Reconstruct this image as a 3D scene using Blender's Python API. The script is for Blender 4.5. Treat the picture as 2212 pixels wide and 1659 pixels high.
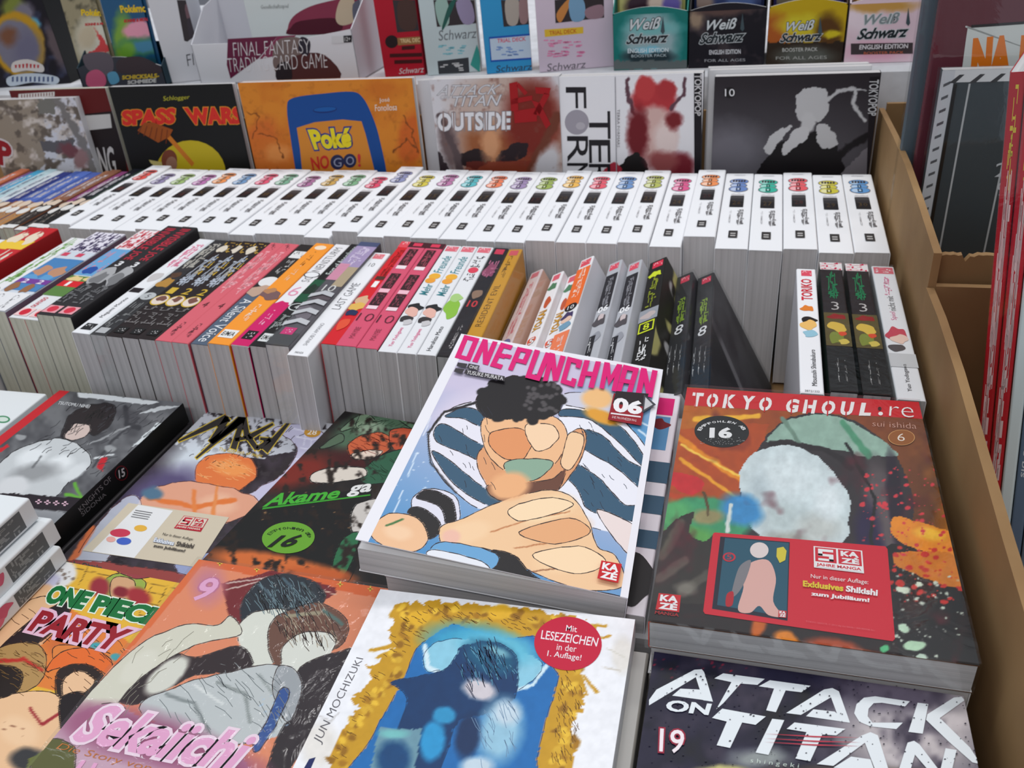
import bpy, math, random
import numpy as np
from mathutils import Matrix, Vector, noise as mnoise

for o in list(bpy.data.objects):
    bpy.data.objects.remove(o)
scene = bpy.context.scene
col = scene.collection
random.seed(7)
S = 0.01          # the plan is in centimetres
TABLE = 75.0      # table top above the shop floor, cm

# ---------------------------------------------------------------- camera
CAM_POS = np.array([3.20865, -25.07563, 40.06565])
CAM_R = np.array([[0.96368992, 0.25293551, -0.08558833],
                  [0.06476519, -0.53236171, -0.84403583],
                  [-0.25905058, 0.80784568, -0.52941303]])
FPX = 1870.0
cam = bpy.data.cameras.new('camera')
cam.sensor_width = 36.0
cam.lens = FPX / 2212.0 * 36.0
cam.clip_start = 0.02
cam.clip_end = 50
cam_ob = bpy.data.objects.new('camera', cam)
col.objects.link(cam_ob)
m = Matrix.Identity(4)
for i in range(3):
    m[i][0] = CAM_R[0][i]
    m[i][1] = -CAM_R[1][i]
    m[i][2] = -CAM_R[2][i]
    m[i][3] = (CAM_POS[i] + (TABLE if i == 2 else 0)) * S
cam_ob.matrix_world = m
scene.camera = cam_ob
cam.dof.use_dof = True
cam.dof.focus_distance = 0.42
cam.dof.aperture_fstop = 22.0

# ---------------------------------------------------------------- world, lights, exposure
world = bpy.data.worlds.new('world')
scene.world = world
world.use_nodes = True
bgn = world.node_tree.nodes['Background']
bgn.inputs[0].default_value = (0.80, 0.86, 0.95, 1)
bgn.inputs[1].default_value = 0.55

def area_light(name, loc, size, size_y, power, colour, target):
    l = bpy.data.lights.new(name, 'AREA')
    l.shape = 'RECTANGLE'
    l.size = size
    l.size_y = size_y
    l.energy = power
    l.color = colour
    o = bpy.data.objects.new(name, l)
    col.objects.link(o)
    o.location = loc
    d = Vector(target) - Vector(loc)
    o.rotation_euler = d.to_track_quat('-Z', 'Y').to_euler()
    return o

area_light('ceiling_tube_and_fill', (-0.3, 1.35, 3.1), 1.6, 0.25, 15, (1.0, 0.98, 0.97), (-0.2, 0.3, 0.8))
area_light('ceiling_tube_and_fill', (-1.7, 0.3, 3.1), 0.25, 1.6, 10, (0.86, 0.96, 1.0), (-0.3, 0.2, 0.8))
area_light('ceiling_tube_and_fill', (0.9, 0.1, 3.1), 0.25, 1.4, 7, (1.0, 0.95, 0.92), (0.0, 0.2, 0.8))
area_light('ceiling_tube_and_fill', (-0.2, -1.6, 3.0), 1.6, 0.25, 22, (1.0, 0.97, 0.96), (-0.2, 0.3, 0.8))  # fill added behind the viewer, brightens page ends facing the camera
area_light('film_glint_light', (-0.2, 0.9, 2.6), 0.12, 0.12, 2.5, (1.0, 0.98, 0.95), (-0.1, 0.1, 0.8))  # small source added to put glints on the plastic wrap
area_light('film_glint_light', (0.4, 1.2, 2.6), 0.12, 0.12, 2.5, (1.0, 0.98, 0.95), (-0.1, 0.1, 0.8))  # second small source added for the wrap glints

vs = scene.view_settings
vs.view_transform = 'Standard'
vs.look = 'None'
vs.gamma = 1.0
vs.use_curve_mapping = False
vs.exposure = -0.12

# ---------------------------------------------------------------- colour, materials
def lin(c):
    if isinstance(c, str):
        c = tuple(int(c[i:i + 2], 16) for i in (0, 2, 4))
    r = []
    for v in c[:3]:
        v = v / 255.0
        r.append(max(0.0035, (v / 12.92 if v <= 0.04045 else ((v + 0.055) / 1.055) ** 2.4) - 0.011))   # ink black, less the sheen of the lacquer
    return tuple(r)

def lin_arr(a):
    a = np.clip(a, 0, 255) / 255.0
    return np.maximum(0.0035, np.where(a <= 0.04045, a / 12.92, ((a + 0.055) / 1.055) ** 2.4) - 0.011)

MATS = {}
def new_mat(name):
    mt = bpy.data.materials.new(name)
    mt.use_nodes = True
    MATS[name] = mt
    nt = mt.node_tree
    return mt, nt, nt.nodes['Principled BSDF']

def print_mat(name, rough, coat):
    mt, nt, b = new_mat(name)
    a = nt.nodes.new('ShaderNodeAttribute')
    a.attribute_name = 'Col'
    nt.links.new(a.outputs['Color'], b.inputs['Base Color'])
    b.inputs['Roughness'].default_value = rough
    b.inputs['Specular IOR Level'].default_value = 0.3
    b.inputs['Coat Weight'].default_value = coat
    b.inputs['Coat Roughness'].default_value = 0.25
    return mt
print_mat('printed_card', 0.5, 0.0)
print_mat('matte_print', 0.7, 0.0)
print_mat('foil_print', 0.25, 0.2)

def page_mat(name, c0, c1):
    mt, nt, b = new_mat(name)
    tc = nt.nodes.new('ShaderNodeTexCoord')
    mp = nt.nodes.new('ShaderNodeMapping')
    mp.inputs['Scale'].default_value = (1.5, 1.5, 1400)
    nz = nt.nodes.new('ShaderNodeTexNoise')
    nz.inputs['Scale'].default_value = 1.0
    nz.inputs['Detail'].default_value = 6
    nz.inputs['Roughness'].default_value = 0.75
    mp2 = nt.nodes.new('ShaderNodeMapping')
    mp2.inputs['Scale'].default_value = (3, 3, 260)
    nz2 = nt.nodes.new('ShaderNodeTexNoise')
    nz2.inputs['Scale'].default_value = 1.0
    nz2.inputs['Detail'].default_value = 2
    rp = nt.nodes.new('ShaderNodeValToRGB')
    rp.color_ramp.elements[0].position = 0.32
    rp.color_ramp.elements[1].position = 0.66
    rp.color_ramp.elements[0].color = (*lin(c0), 1)
    rp.color_ramp.elements[1].color = (*lin(c1), 1)
    mx = nt.nodes.new('ShaderNodeMath')
    mx.operation = 'ADD'
    hf = nt.nodes.new('ShaderNodeMath')
    hf.operation = 'MULTIPLY'
    hf.inputs[1].default_value = 0.5
    nt.links.new(tc.outputs['Object'], mp.inputs[0])
    nt.links.new(mp.outputs[0], nz.inputs['Vector'])
    nt.links.new(tc.outputs['Object'], mp2.inputs[0])
    nt.links.new(mp2.outputs[0], nz2.inputs['Vector'])
    nt.links.new(nz.outputs['Fac'], mx.inputs[0])
    nt.links.new(nz2.outputs['Fac'], mx.inputs[1])
    nt.links.new(mx.outputs[0], hf.inputs[0])
    nt.links.new(hf.outputs[0], rp.inputs[0])
    nt.links.new(rp.outputs[0], b.inputs['Base Color'])
    bp = nt.nodes.new('ShaderNodeBump')
    bp.inputs['Strength'].default_value = 0.35
    bp.inputs['Distance'].default_value = 0.0006
    nt.links.new(hf.outputs[0], bp.inputs['Height'])
    nt.links.new(bp.outputs[0], b.inputs['Normal'])
    b.inputs['Roughness'].default_value = 0.85
    b.inputs['Specular IOR Level'].default_value = 0.15
page_mat('pages_grey', (150, 149, 150), (206, 204, 205))
page_mat('pages_white', (176, 174, 174), (220, 216, 216))
page_mat('pages_cream', (158, 158, 142), (214, 213, 198))

def card_mat():
    mt, nt, b = new_mat('cardboard')
    tc = nt.nodes.new('ShaderNodeTexCoord')
    nz = nt.nodes.new('ShaderNodeTexNoise')
    nz.inputs['Scale'].default_value = 9
    nz.inputs['Detail'].default_value = 8
    mp = nt.nodes.new('ShaderNodeMapping')
    mp.inputs['Scale'].default_value = (140, 140, 3)
    n2 = nt.nodes.new('ShaderNodeTexNoise')
    n2.inputs['Scale'].default_value = 1.0
    rp = nt.nodes.new('ShaderNodeValToRGB')
    rp.color_ramp.elements[0].position = 0.35
    rp.color_ramp.elements[1].position = 0.7
    rp.color_ramp.elements[0].color = (*lin((142, 112, 78)), 1)
    rp.color_ramp.elements[1].color = (*lin((172, 139, 98)), 1)
    nt.links.new(tc.outputs['Object'], nz.inputs['Vector'])
    nt.links.new(nz.outputs['Fac'], rp.inputs[0])
    nt.links.new(rp.outputs[0], b.inputs['Base Color'])
    nt.links.new(tc.outputs['Object'], mp.inputs[0])
    nt.links.new(mp.outputs[0], n2.inputs['Vector'])
    bp = nt.nodes.new('ShaderNodeBump')
    bp.inputs['Strength'].default_value = 0.12
    bp.inputs['Distance'].default_value = 0.001
    nt.links.new(n2.outputs['Fac'], bp.inputs['Height'])
    nt.links.new(bp.outputs[0], b.inputs['Normal'])
    b.inputs['Roughness'].default_value = 0.75
    b.inputs['Specular IOR Level'].default_value = 0.25
card_mat()

def plain(name, c, rough=0.6, spec=0.4, noise_scale=None, c2=None):
    mt, nt, b = new_mat(name)
    b.inputs['Base Color'].default_value = (*lin(c), 1)
    b.inputs['Roughness'].default_value = rough
    b.inputs['Specular IOR Level'].default_value = spec
    if noise_scale:
        tc = nt.nodes.new('ShaderNodeTexCoord')
        nz = nt.nodes.new('ShaderNodeTexNoise')
        nz.inputs['Scale'].default_value = noise_scale
        nz.inputs['Detail'].default_value = 5
        rp = nt.nodes.new('ShaderNodeValToRGB')
        rp.color_ramp.elements[0].color = (*lin(c), 1)
        rp.color_ramp.elements[1].color = (*lin(c2), 1)
        rp.color_ramp.elements[0].position = 0.35
        rp.color_ramp.elements[1].position = 0.65
        nt.links.new(tc.outputs['Object'], nz.inputs['Vector'])
        nt.links.new(nz.outputs['Fac'], rp.inputs[0])
        nt.links.new(rp.outputs[0], b.inputs['Base Color'])
    return mt
plain('white_cloth', (205, 205, 208), 0.9, 0.1, 40, (222, 222, 226))
plain('shop_floor', (92, 90, 92), 0.6, 0.3, 6, (112, 110, 110))
plain('shop_wall', (150, 150, 156), 0.8, 0.2, 3, (162, 162, 168))

def wrap_mat(name, scale, strength, rough, share=0.08, vec=(1, 1, 1)):
    # share: part of the light the film mirrors
    mt = bpy.data.materials.new(name)
    mt.use_nodes = True
    MATS[name] = mt
    nt = mt.node_tree
    nt.nodes.clear()
    out = nt.nodes.new('ShaderNodeOutputMaterial')
    mix = nt.nodes.new('ShaderNodeMixShader')
    tr = nt.nodes.new('ShaderNodeBsdfTransparent')
    tr.inputs[0].default_value = (0.96, 0.97, 0.97, 1)
    gl = nt.nodes.new('ShaderNodeBsdfGlossy')
    gl.inputs['Roughness'].default_value = rough
    fr = nt.nodes.new('ShaderNodeValue')
    fr.outputs[0].default_value = share
    tc = nt.nodes.new('ShaderNodeTexCoord')
    mp = nt.nodes.new('ShaderNodeMapping')
    mp.inputs['Scale'].default_value = vec
    nz = nt.nodes.new('ShaderNodeTexNoise')
    nz.inputs['Scale'].default_value = scale
    nz.inputs['Detail'].default_value = 4
    nz.inputs['Distortion'].default_value = 1.2
    bp = nt.nodes.new('ShaderNodeBump')
    bp.inputs['Strength'].default_value = strength
    bp.inputs['Distance'].default_value = 0.002
    L = nt.links.new
    L(tc.outputs['Object'], mp.inputs[0])
    L(mp.outputs[0], nz.inputs['Vector'])
    L(nz.outputs['Fac'], bp.inputs['Height'])
    L(bp.outputs[0], gl.inputs['Normal'])
    L(fr.outputs[0], mix.inputs[0])
    L(tr.outputs[0], mix.inputs[1])
    L(gl.outputs[0], mix.inputs[2])
    L(mix.outputs[0], out.inputs[0])
wrap_mat('shrink_film', 45, 0.16, 0.08, 0.07)
wrap_mat('crumpled_film', 90, 0.5, 0.1, 0.05)
wrap_mat('clear_sleeve', 25, 0.2, 0.06, 0.09)

# ---------------------------------------------------------------- helpers
def W(p):
    return Vector((p[0] * S, p[1] * S, (p[2] + TABLE) * S))

def frame(origin, ex, ey, ez):
    """world matrix (metres) of a local centimetre-metre frame standing at origin (cm)"""
    mt = Matrix.Identity(4)
    for i in range(3):
        mt[i][0], mt[i][1], mt[i][2] = ex[i], ey[i], ez[i]
    mt.translation = W(origin)
    return mt

def yaw_frame(origin, deg, tilt=(0, 0)):
    r = Matrix.Rotation(math.radians(deg), 4, 'Z') @ Matrix.Rotation(math.radians(tilt[0]), 4, 'X') @ Matrix.Rotation(math.radians(tilt[1]), 4, 'Y')
    r.translation = W(origin)
    return r

class MB:
    def __init__(self):
        self.v, self.f, self.c = [], [], []
    def poly(self, pts, c=(200, 200, 200)):
        n = len(self.v)
        self.v += [tuple(p) for p in pts]
        self.f.append(tuple(range(n, n + len(pts))))
        self.c.append(lin(c))
    def box(self, a, b, c=(200, 200, 200), sides=None):
        x0, y0, z0 = a
        x1, y1, z1 = b
        n = len(self.v)
        self.v += [(x0, y0, z0), (x1, y0, z0), (x1, y1, z0), (x0, y1, z0), (x0, y0, z1), (x1, y0, z1), (x1, y1, z1), (x0, y1, z1)]
        fs = [(3, 2, 1, 0), (4, 5, 6, 7), (0, 1, 5, 4), (1, 2, 6, 5), (2, 3, 7, 6), (3, 0, 4, 7)]
        for k, f in enumerate(fs):
            self.f.append(tuple(n + i for i in f))
            self.c.append(lin(sides[k] if sides and k in sides else c))
    def build(self, name, mat, parent=None, matrix=None, scale=S, smooth=False):
        me = bpy.data.meshes.new(name)
        me.from_pydata([(x * scale, y * scale, z * scale) for x, y, z in self.v], [], self.f)
        at = me.color_attributes.new('Col', 'FLOAT_COLOR', 'CORNER')
        buf = []
        for f, c in zip(self.f, self.c):
            buf += [c[0], c[1], c[2], 1.0] * len(f)
        at.data.foreach_set('color', buf)
        if smooth:
            me.polygons.foreach_set('use_smooth', [True] * len(me.polygons))
        me.materials.append(MATS[mat])
        o = bpy.data.objects.new(name, me)
        col.objects.link(o)
        if parent is not None:
            o.parent = parent
        if matrix is not None:
            if parent is None:
                o.matrix_world = matrix
            else:
                o.matrix_local = matrix
        return o

def thing(name, label, cat, matrix, group=None):
    o = bpy.data.objects.new(name, None)
    o.empty_display_size = 0.02
    col.objects.link(o)
    o.matrix_world = matrix
    o['label'] = label
    o['category'] = cat
    if group:
        o['group'] = group
    return o

def tag(o, label, cat, group=None):
    o['label'] = label
    o['category'] = cat
    if group:
        o['group'] = group
    return o

# lettering: default font curves turned to flat faces, cached
TXT = {}
def text_mesh(body, bold=0.0, shear=0.0, spacing=1.0, res=3):
    key = (body, bold, shear, spacing, res)
    if key in TXT:
        return TXT[key]
    cu = bpy.data.curves.new('lettering', 'FONT')
    cu.body = body
    cu.resolution_u = res
    cu.offset = bold
    cu.shear = shear
    cu.space_character = spacing
    cu.fill_mode = 'FRONT'
    ob = bpy.data.objects.new('lettering', cu)
    me = bpy.data.meshes.new_from_object(ob)
    v = np.array([q.co[:2] for q in me.vertices]) if len(me.vertices) else np.zeros((0, 2))
    f = [tuple(p.vertices) for p in me.polygons]
    bpy.data.objects.remove(ob)
    bpy.data.curves.remove(cu)
    bpy.data.meshes.remove(me)
    TXT[key] = (v, f)
    return TXT[key]

def smooth(pts, n=5):
    """closed Catmull-Rom curve through the points"""
    p = [np.array(q, float) for q in pts]
    out = []
    k = len(p)
    for i in range(k):
        a, b, c, d = p[i - 1], p[i], p[(i + 1) % k], p[(i + 2) % k]
        for j in range(n):
            t = j / n
            out.append(0.5 * ((2 * b) + (-a + c) * t + (2 * a - 5 * b + 4 * c - d) * t * t + (-a + 3 * b - 3 * c + d) * t ** 3))
    return out

def clip_rect(poly, x0, y0, x1, y1):
    def cut(ps, inside, inter):
        out = []
        for i in range(len(ps)):
            a, b = ps[i - 1], ps[i]
            ia, ib = inside(a), inside(b)
            if ib:
                if not ia:
                    out.append(inter(a, b))
                out.append(b)
            elif ia:
                out.append(inter(a, b))
        return out
    def ix(x):
        return lambda a, b: (x, a[1] + (b[1] - a[1]) * (x - a[0]) / (b[0] - a[0]))
    def iy(y):
        return lambda a, b: (a[0] + (b[0] - a[0]) * (y - a[1]) / (b[1] - a[1]), y)
    ps = [tuple(q) for q in poly]
    for ins, it in ((lambda q: q[0] >= x0, ix(x0)), (lambda q: q[0] <= x1, ix(x1)), (lambda q: q[1] >= y0, iy(y0)), (lambda q: q[1] <= y1, iy(y1))):
        if len(ps) < 3:
            return []
        ps = cut(ps, ins, it)
    return ps if len(ps) >= 3 else []

class Plane:
    """flat printable face: local frame of a thing (cm), width and height"""
    def __init__(self, mw, o, ex, ey, n, w, h):
        self.o, self.ex, self.ey, self.n = [np.array(q, float) for q in (o, ex, ey, n)]
        self.w, self.h = w, h
        m4 = np.array(mw)
        self.R = m4[:3, :3]
        self.t = m4[:3, 3] / S - np.array([0, 0, TABLE])
        self.O = self.R @ self.o + self.t
        self.X = self.R @ self.ex
        self.Y = self.R @ self.ey
        self.N = self.R @ self.n
    def loc(self, a, b, lift):
        return self.o + self.ex * a + self.ey * b + self.n * lift
    def uv(self, px):
        """where the sight line of the measured photo point meets this face"""
        d = CAM_R.T @ np.array([(px[0] - 1106.0) / FPX, (px[1] - 829.5) / FPX, 1.0])
        k = ((self.O - CAM_POS) @ self.N) / (d @ self.N)
        q = CAM_POS + k * d - self.O
        return (q @ self.X, q @ self.Y)
    def px_grid(self, A, B):
        P = self.O[:, None] + self.X[:, None] * A + self.Y[:, None] * B
        q = CAM_R @ (P - CAM_POS[:, None])
        return q[0] / q[2] * FPX + 1106.0, q[1] / q[2] * FPX + 829.5

class Printer:
    """collects flat print on a face; every call is one layer higher"""
    def __init__(self, plane, base=0.006, px=True):
        self.p, self.m, self.k, self.base, self.px = plane, MB(), 0, base, px
    def _lift(self):
        return self.base + 0.003 * self.k
    def P(self, q, px=None):
        return self.p.uv(q) if (self.px if px is None else px) else (q[0] * self.p.w, q[1] * self.p.h)
    def raw(self, pts, c, step=True, clip=True):
        if step:
            self.k += 1
        if clip:
            pts = clip_rect(pts, 0, 0, self.p.w, self.p.h)
        if len(pts) >= 3:
            self.m.poly([self.p.loc(a, b, self._lift()) for a, b in pts], c)
    def poly(self, pts, c, step=True):
        self.raw([self.P(q) for q in pts], c, step)
    def blob(self, pts, c, n=5, step=True):
        self.poly(smooth(pts, n), c, step)
    def ell(self, cx, cy, rx, ry, c, ang=0, n=28, step=True):
        a = math.radians(ang)
        pts = []
        for i in range(n):
            t = 2 * math.pi * i / n
            x, y = rx * math.cos(t), ry * math.sin(t)
            pts.append((cx + x * math.cos(a) - y * math.sin(a), cy + x * math.sin(a) + y * math.cos(a)))
        self.poly(pts, c, step)
    def line(self, pts, wd, c, step=True):
        """polyline of a width in face units"""
        if step:
            self.k += 1
        for a, b in zip(pts[:-1], pts[1:]):
            a, b = np.array(a, float), np.array(b, float)
            d = b - a
            L = np.linalg.norm(d)
            if L < 1e-9:
                continue
            nrm = np.array([-d[1], d[0]]) / L * wd / 2
            self.poly([a + nrm, b + nrm, b - nrm, a - nrm], c, False)
    def text(self, body, quad, c, bold=0.0, shear=0.0, outline=None, spacing=1.0, res=3, clip=True):
        """lettering stretched over the quad TL, TR, BR, BL"""
        v0, f0 = text_mesh(body, bold, shear, spacing, res)
        if not len(v0):
            return
        lo, hi = v0.min(0), v0.max(0)
        q = [np.array(self.P(p)) for p in quad]
        todo = [(bold, c)]
        if outline:
            todo = [(bold + outline[1], outline[0])] + todo
        for bd, cc in todo:
            v, f = text_mesh(body, bd, shear, spacing, res)
            s = (v - lo) / (hi - lo)
            self.k += 1
            lift = self._lift()
            P2 = []
            for a, b in s:
                P2.append((1 - b) * ((1 - a) * q[3] + a * q[2]) + b * ((1 - a) * q[0] + a * q[1]))
            for fc in f:
                pp = [tuple(P2[i]) for i in fc]
                if clip:
                    pp = clip_rect(pp, 0, 0, self.p.w, self.p.h)
                if len(pp) >= 3:
                    self.m.poly([self.p.loc(a, b, lift) for a, b in pp], cc)
    def build(self, name, parent, mat='printed_card', label=None):
        if not self.m.f:
            return None
        o = self.m.build(name, mat, parent)
        if label:
            o['label'] = label
        return o

# ---- painted (soft) print on a fine grid of vertices
def seg_dist(X, Y, a, b):
    ax, ay = a
    dx, dy = b[0] - ax, b[1] - ay
    L = dx * dx + dy * dy + 1e-9
    t = np.clip(((X - ax) * dx + (Y - ay) * dy) / L, 0, 1)
    return np.hypot(X - ax - t * dx, Y - ay - t * dy)

def in_poly(X, Y, pts):
    r = np.zeros(X.shape, bool)
    n = len(pts)
    for i in range(n):
        x0, y0 = pts[i - 1]
        x1, y1 = pts[i]
        if y0 == y1:
            continue
        c = ((y0 > Y) != (y1 > Y)) & (X < (x1 - x0) * (Y - y0) / (y1 - y0) + x0)
        r ^= c
    return r

def vnoise(X, Y, sc, seed):
    rng = np.random.RandomState(seed)
    tab = rng.rand(64, 64)
    x, y = X / sc, Y / sc
    xi, yi = np.floor(x).astype(int), np.floor(y).astype(int)
    fx, fy = x - xi, y - yi
    fx, fy = fx * fx * (3 - 2 * fx), fy * fy * (3 - 2 * fy)
    g = lambda i, j: tab[(xi + i) % 64, (yi + j) % 64]
    return (g(0, 0) * (1 - fx) + g(1, 0) * fx) * (1 - fy) + (g(0, 1) * (1 - fx) + g(1, 1) * fx) * fy

def fbm(X, Y, sc, seed):
    return vnoise(X, Y, sc, seed) * 0.55 + vnoise(X, Y, sc / 2.1, seed + 1) * 0.28 + vnoise(X, Y, sc / 4.3, seed + 2) * 0.17

def paint(plane, name, parent, bg, strokes, cell=0.085, warp=0, warp_scale=40, mottle=0, mat='printed_card', rect=None, lift=0.004, use_px=True, seed=3, ink=None, ink_w=1.7):
    """painted print: strokes
       ('e',cx,cy,rx,ry,ang,col,soft) ellipse  ('p',pts,col) patch  ('s',pts,col) smooth patch
       ('l',pts,width,col) line  ('n',col,scale,lo,hi,alpha) cloud  ('d',n,box,rmin,rmax,col) drops  ('g',p0,p1,c0,c1) ramp"""
    a0, b0, a1, b1 = rect if rect else (0, 0, plane.w, plane.h)
    na = max(2, int((a1 - a0) / cell) + 1)
    nb = max(2, int((b1 - b0) / cell) + 1)
    A, B = np.meshgrid(np.linspace(a0, a1, na), np.linspace(b0, b1, nb))
    A, B = A.ravel(), B.ravel()
    if use_px:
        X, Y = plane.px_grid(A, B)
    else:
        X, Y = A / plane.w * 100, B / plane.h * 100
    X0, Y0 = X, Y
    if warp:
        X = X + (fbm(X0, Y0, warp_scale, seed) - 0.5) * 2 * warp
        Y = Y + (fbm(X0 + 77, Y0 - 31, warp_scale, seed + 9) - 0.5) * 2 * warp
    C = np.tile(np.array(bg, float), (len(X), 1))
    rng = np.random.RandomState(seed)
    def put(al, cc):
        nonlocal C
        al = np.clip(al, 0, 1)[:, None]
        C = C * (1 - al) + np.array(cc, float) * al
    for s in strokes:
        k = s[0]
        if k == 'e':
            _, cx, cy, rx, ry, ang, cc, soft = s
            t = math.radians(ang)
            dx, dy = X - cx, Y - cy
            u = (dx * math.cos(t) + dy * math.sin(t)) / rx
            v = (-dx * math.sin(t) + dy * math.cos(t)) / ry
            r = np.hypot(u, v)
            put((1 - r) / max(soft, 1e-3) + 0.5, cc)
        elif k in 'ps':
            pts = s[1] if k == 'p' else smooth(s[1], 6)
            put(in_poly(X, Y, pts).astype(float) * (s[3] if len(s) > 3 else 1), s[2])
        elif k == 'l':
            d = np.min([seg_dist(X, Y, a, b) for a, b in zip(s[1][:-1], s[1][1:])], axis=0)
            put((s[2] / 2 - d) / (s[2] * 0.25 + 0.5) + 0.5, s[3])
        elif k == 'n':
            _, cc, sc, lo, hi, al = s
            f = fbm(X0 + 311, Y0 + 177, sc, seed + 20 + int(sc))
            put((f - lo) / (hi - lo) * al if hi > lo else (lo - f) / (lo - hi) * al, cc)
        elif k == 'd':
            _, n, bx, r0, r1, cc = s
            for i in range(n):
                cx, cy = rng.uniform(bx[0], bx[2]), rng.uniform(bx[1], bx[3])
                r = r0 + (r1 - r0) * rng.rand() ** 2.5
                put((r - np.hypot(X - cx, (Y - cy) * 1.3)) / 2 + 0.5, cc)
        elif k == 'g':
            _, p0, p1, c0, c1 = s
            d = np.array(p1, float) - np.array(p0, float)
            t = np.clip(((X - p0[0]) * d[0] + (Y - p0[1]) * d[1]) / (d @ d), 0, 1)[:, None]
            C = np.array(c0, float) * (1 - t) + np.array(c1, float) * t
    if mottle:
        C = C * (1 + (fbm(X0, Y0, 14, seed + 5) - 0.5)[:, None] * mottle)
    L = lin_arr(C)
    P = plane.o[:, None] + plane.ex[:, None] * A + plane.ey[:, None] * B + plane.n[:, None] * lift
    V = (P.T * S)
    idx = np.arange(na * nb).reshape(nb, na)
    F = np.stack([idx[:-1, :-1], idx[:-1, 1:], idx[1:, 1:], idx[1:, :-1]], -1).reshape(-1, 4)
    me = bpy.data.meshes.new(name)
    me.vertices.add(len(V))
    me.vertices.foreach_set('co', V.ravel())
    me.loops.add(F.size)
    me.loops.foreach_set('vertex_index', F.ravel())
    me.polygons.add(len(F))
    me.polygons.foreach_set('loop_start', np.arange(0, F.size, 4))
    me.update(calc_edges=True)
    at = me.color_attributes.new('Col', 'FLOAT_COLOR', 'POINT')
    at.data.foreach_set('color', np.concatenate([L, np.ones((len(L), 1))], 1).ravel())
    me.materials.append(MATS[mat])
    o = bpy.data.objects.new(name, me)
    col.objects.link(o)
    o.parent = parent
    if ink:
        pr = Printer(plane, base=lift + .002)
        for si, s in enumerate(strokes):
            if s[0] == 's':
                q = np.array(smooth(s[1], 6) + smooth(s[1], 6)[:1])
                x, y = q[:, 0], q[:, 1]
                # undo the warp so that the line follows the painted edge
                xi, yi = x.copy(), y.copy()
                for _ in range(4):
                    if not warp:
                        break
                    xi = x - (fbm(xi, yi, warp_scale, seed) - 0.5) * 2 * warp
                    yi = y - (fbm(xi + 77, yi - 31, warp_scale, seed + 9) - 0.5) * 2 * warp
                hid = np.zeros(len(x), bool)      # later patches cover earlier lines
                for s2 in strokes[si + 1:]:
                    if s2[0] in 'ps':
                        hid |= in_poly(x, y, s2[1] if s2[0] == 'p' else smooth(s2[1], 6))
                    elif s2[0] == 'e':
                        t = math.radians(s2[5])
                        dx, dy = x - s2[1], y - s2[2]
                        hid |= np.hypot((dx * math.cos(t) + dy * math.sin(t)) / s2[3], (-dx * math.sin(t) + dy * math.cos(t)) / s2[4]) < 1
                for i in range(len(x) - 1):
                    if not (hid[i] or hid[i + 1]):
                        pr.line([(xi[i], yi[i]), (xi[i + 1], yi[i + 1])], ink_w * (0.7 + 0.6 * ((i * 7 + si * 3) % 11) / 10), ink, step=False)
            elif s[0] == 'h':      # short pen strokes scattered inside a patch
                _, pts, ang, n_, ln_, wd_, cc_ = s
                q = np.array(pts, float)
                rg_ = np.random.RandomState(seed + si)
                k_ = 0
                for _ in range(n_ * 6):
                    if k_ >= n_:
                        break
                    c_ = q.min(0) + rg_.rand(2) * (q.max(0) - q.min(0))
                    if not in_poly(np.array([c_[0]]), np.array([c_[1]]), pts)[0]:
                        continue
                    a_ = math.radians(ang + rg_.uniform(-16, 16))
                    d_ = np.array([math.cos(a_), math.sin(a_)]) * ln_ * rg_.uniform(.4, 1) / 2
                    bend = np.array([-d_[1], d_[0]]) * rg_.uniform(-.25, .25)
                    pr.line([c_ - d_, c_ + bend, c_ + d_], wd_, cc_, step=False)
                    k_ += 1
        pr.k = 0
        pr.build('ink_lines', parent)
    return o

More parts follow.
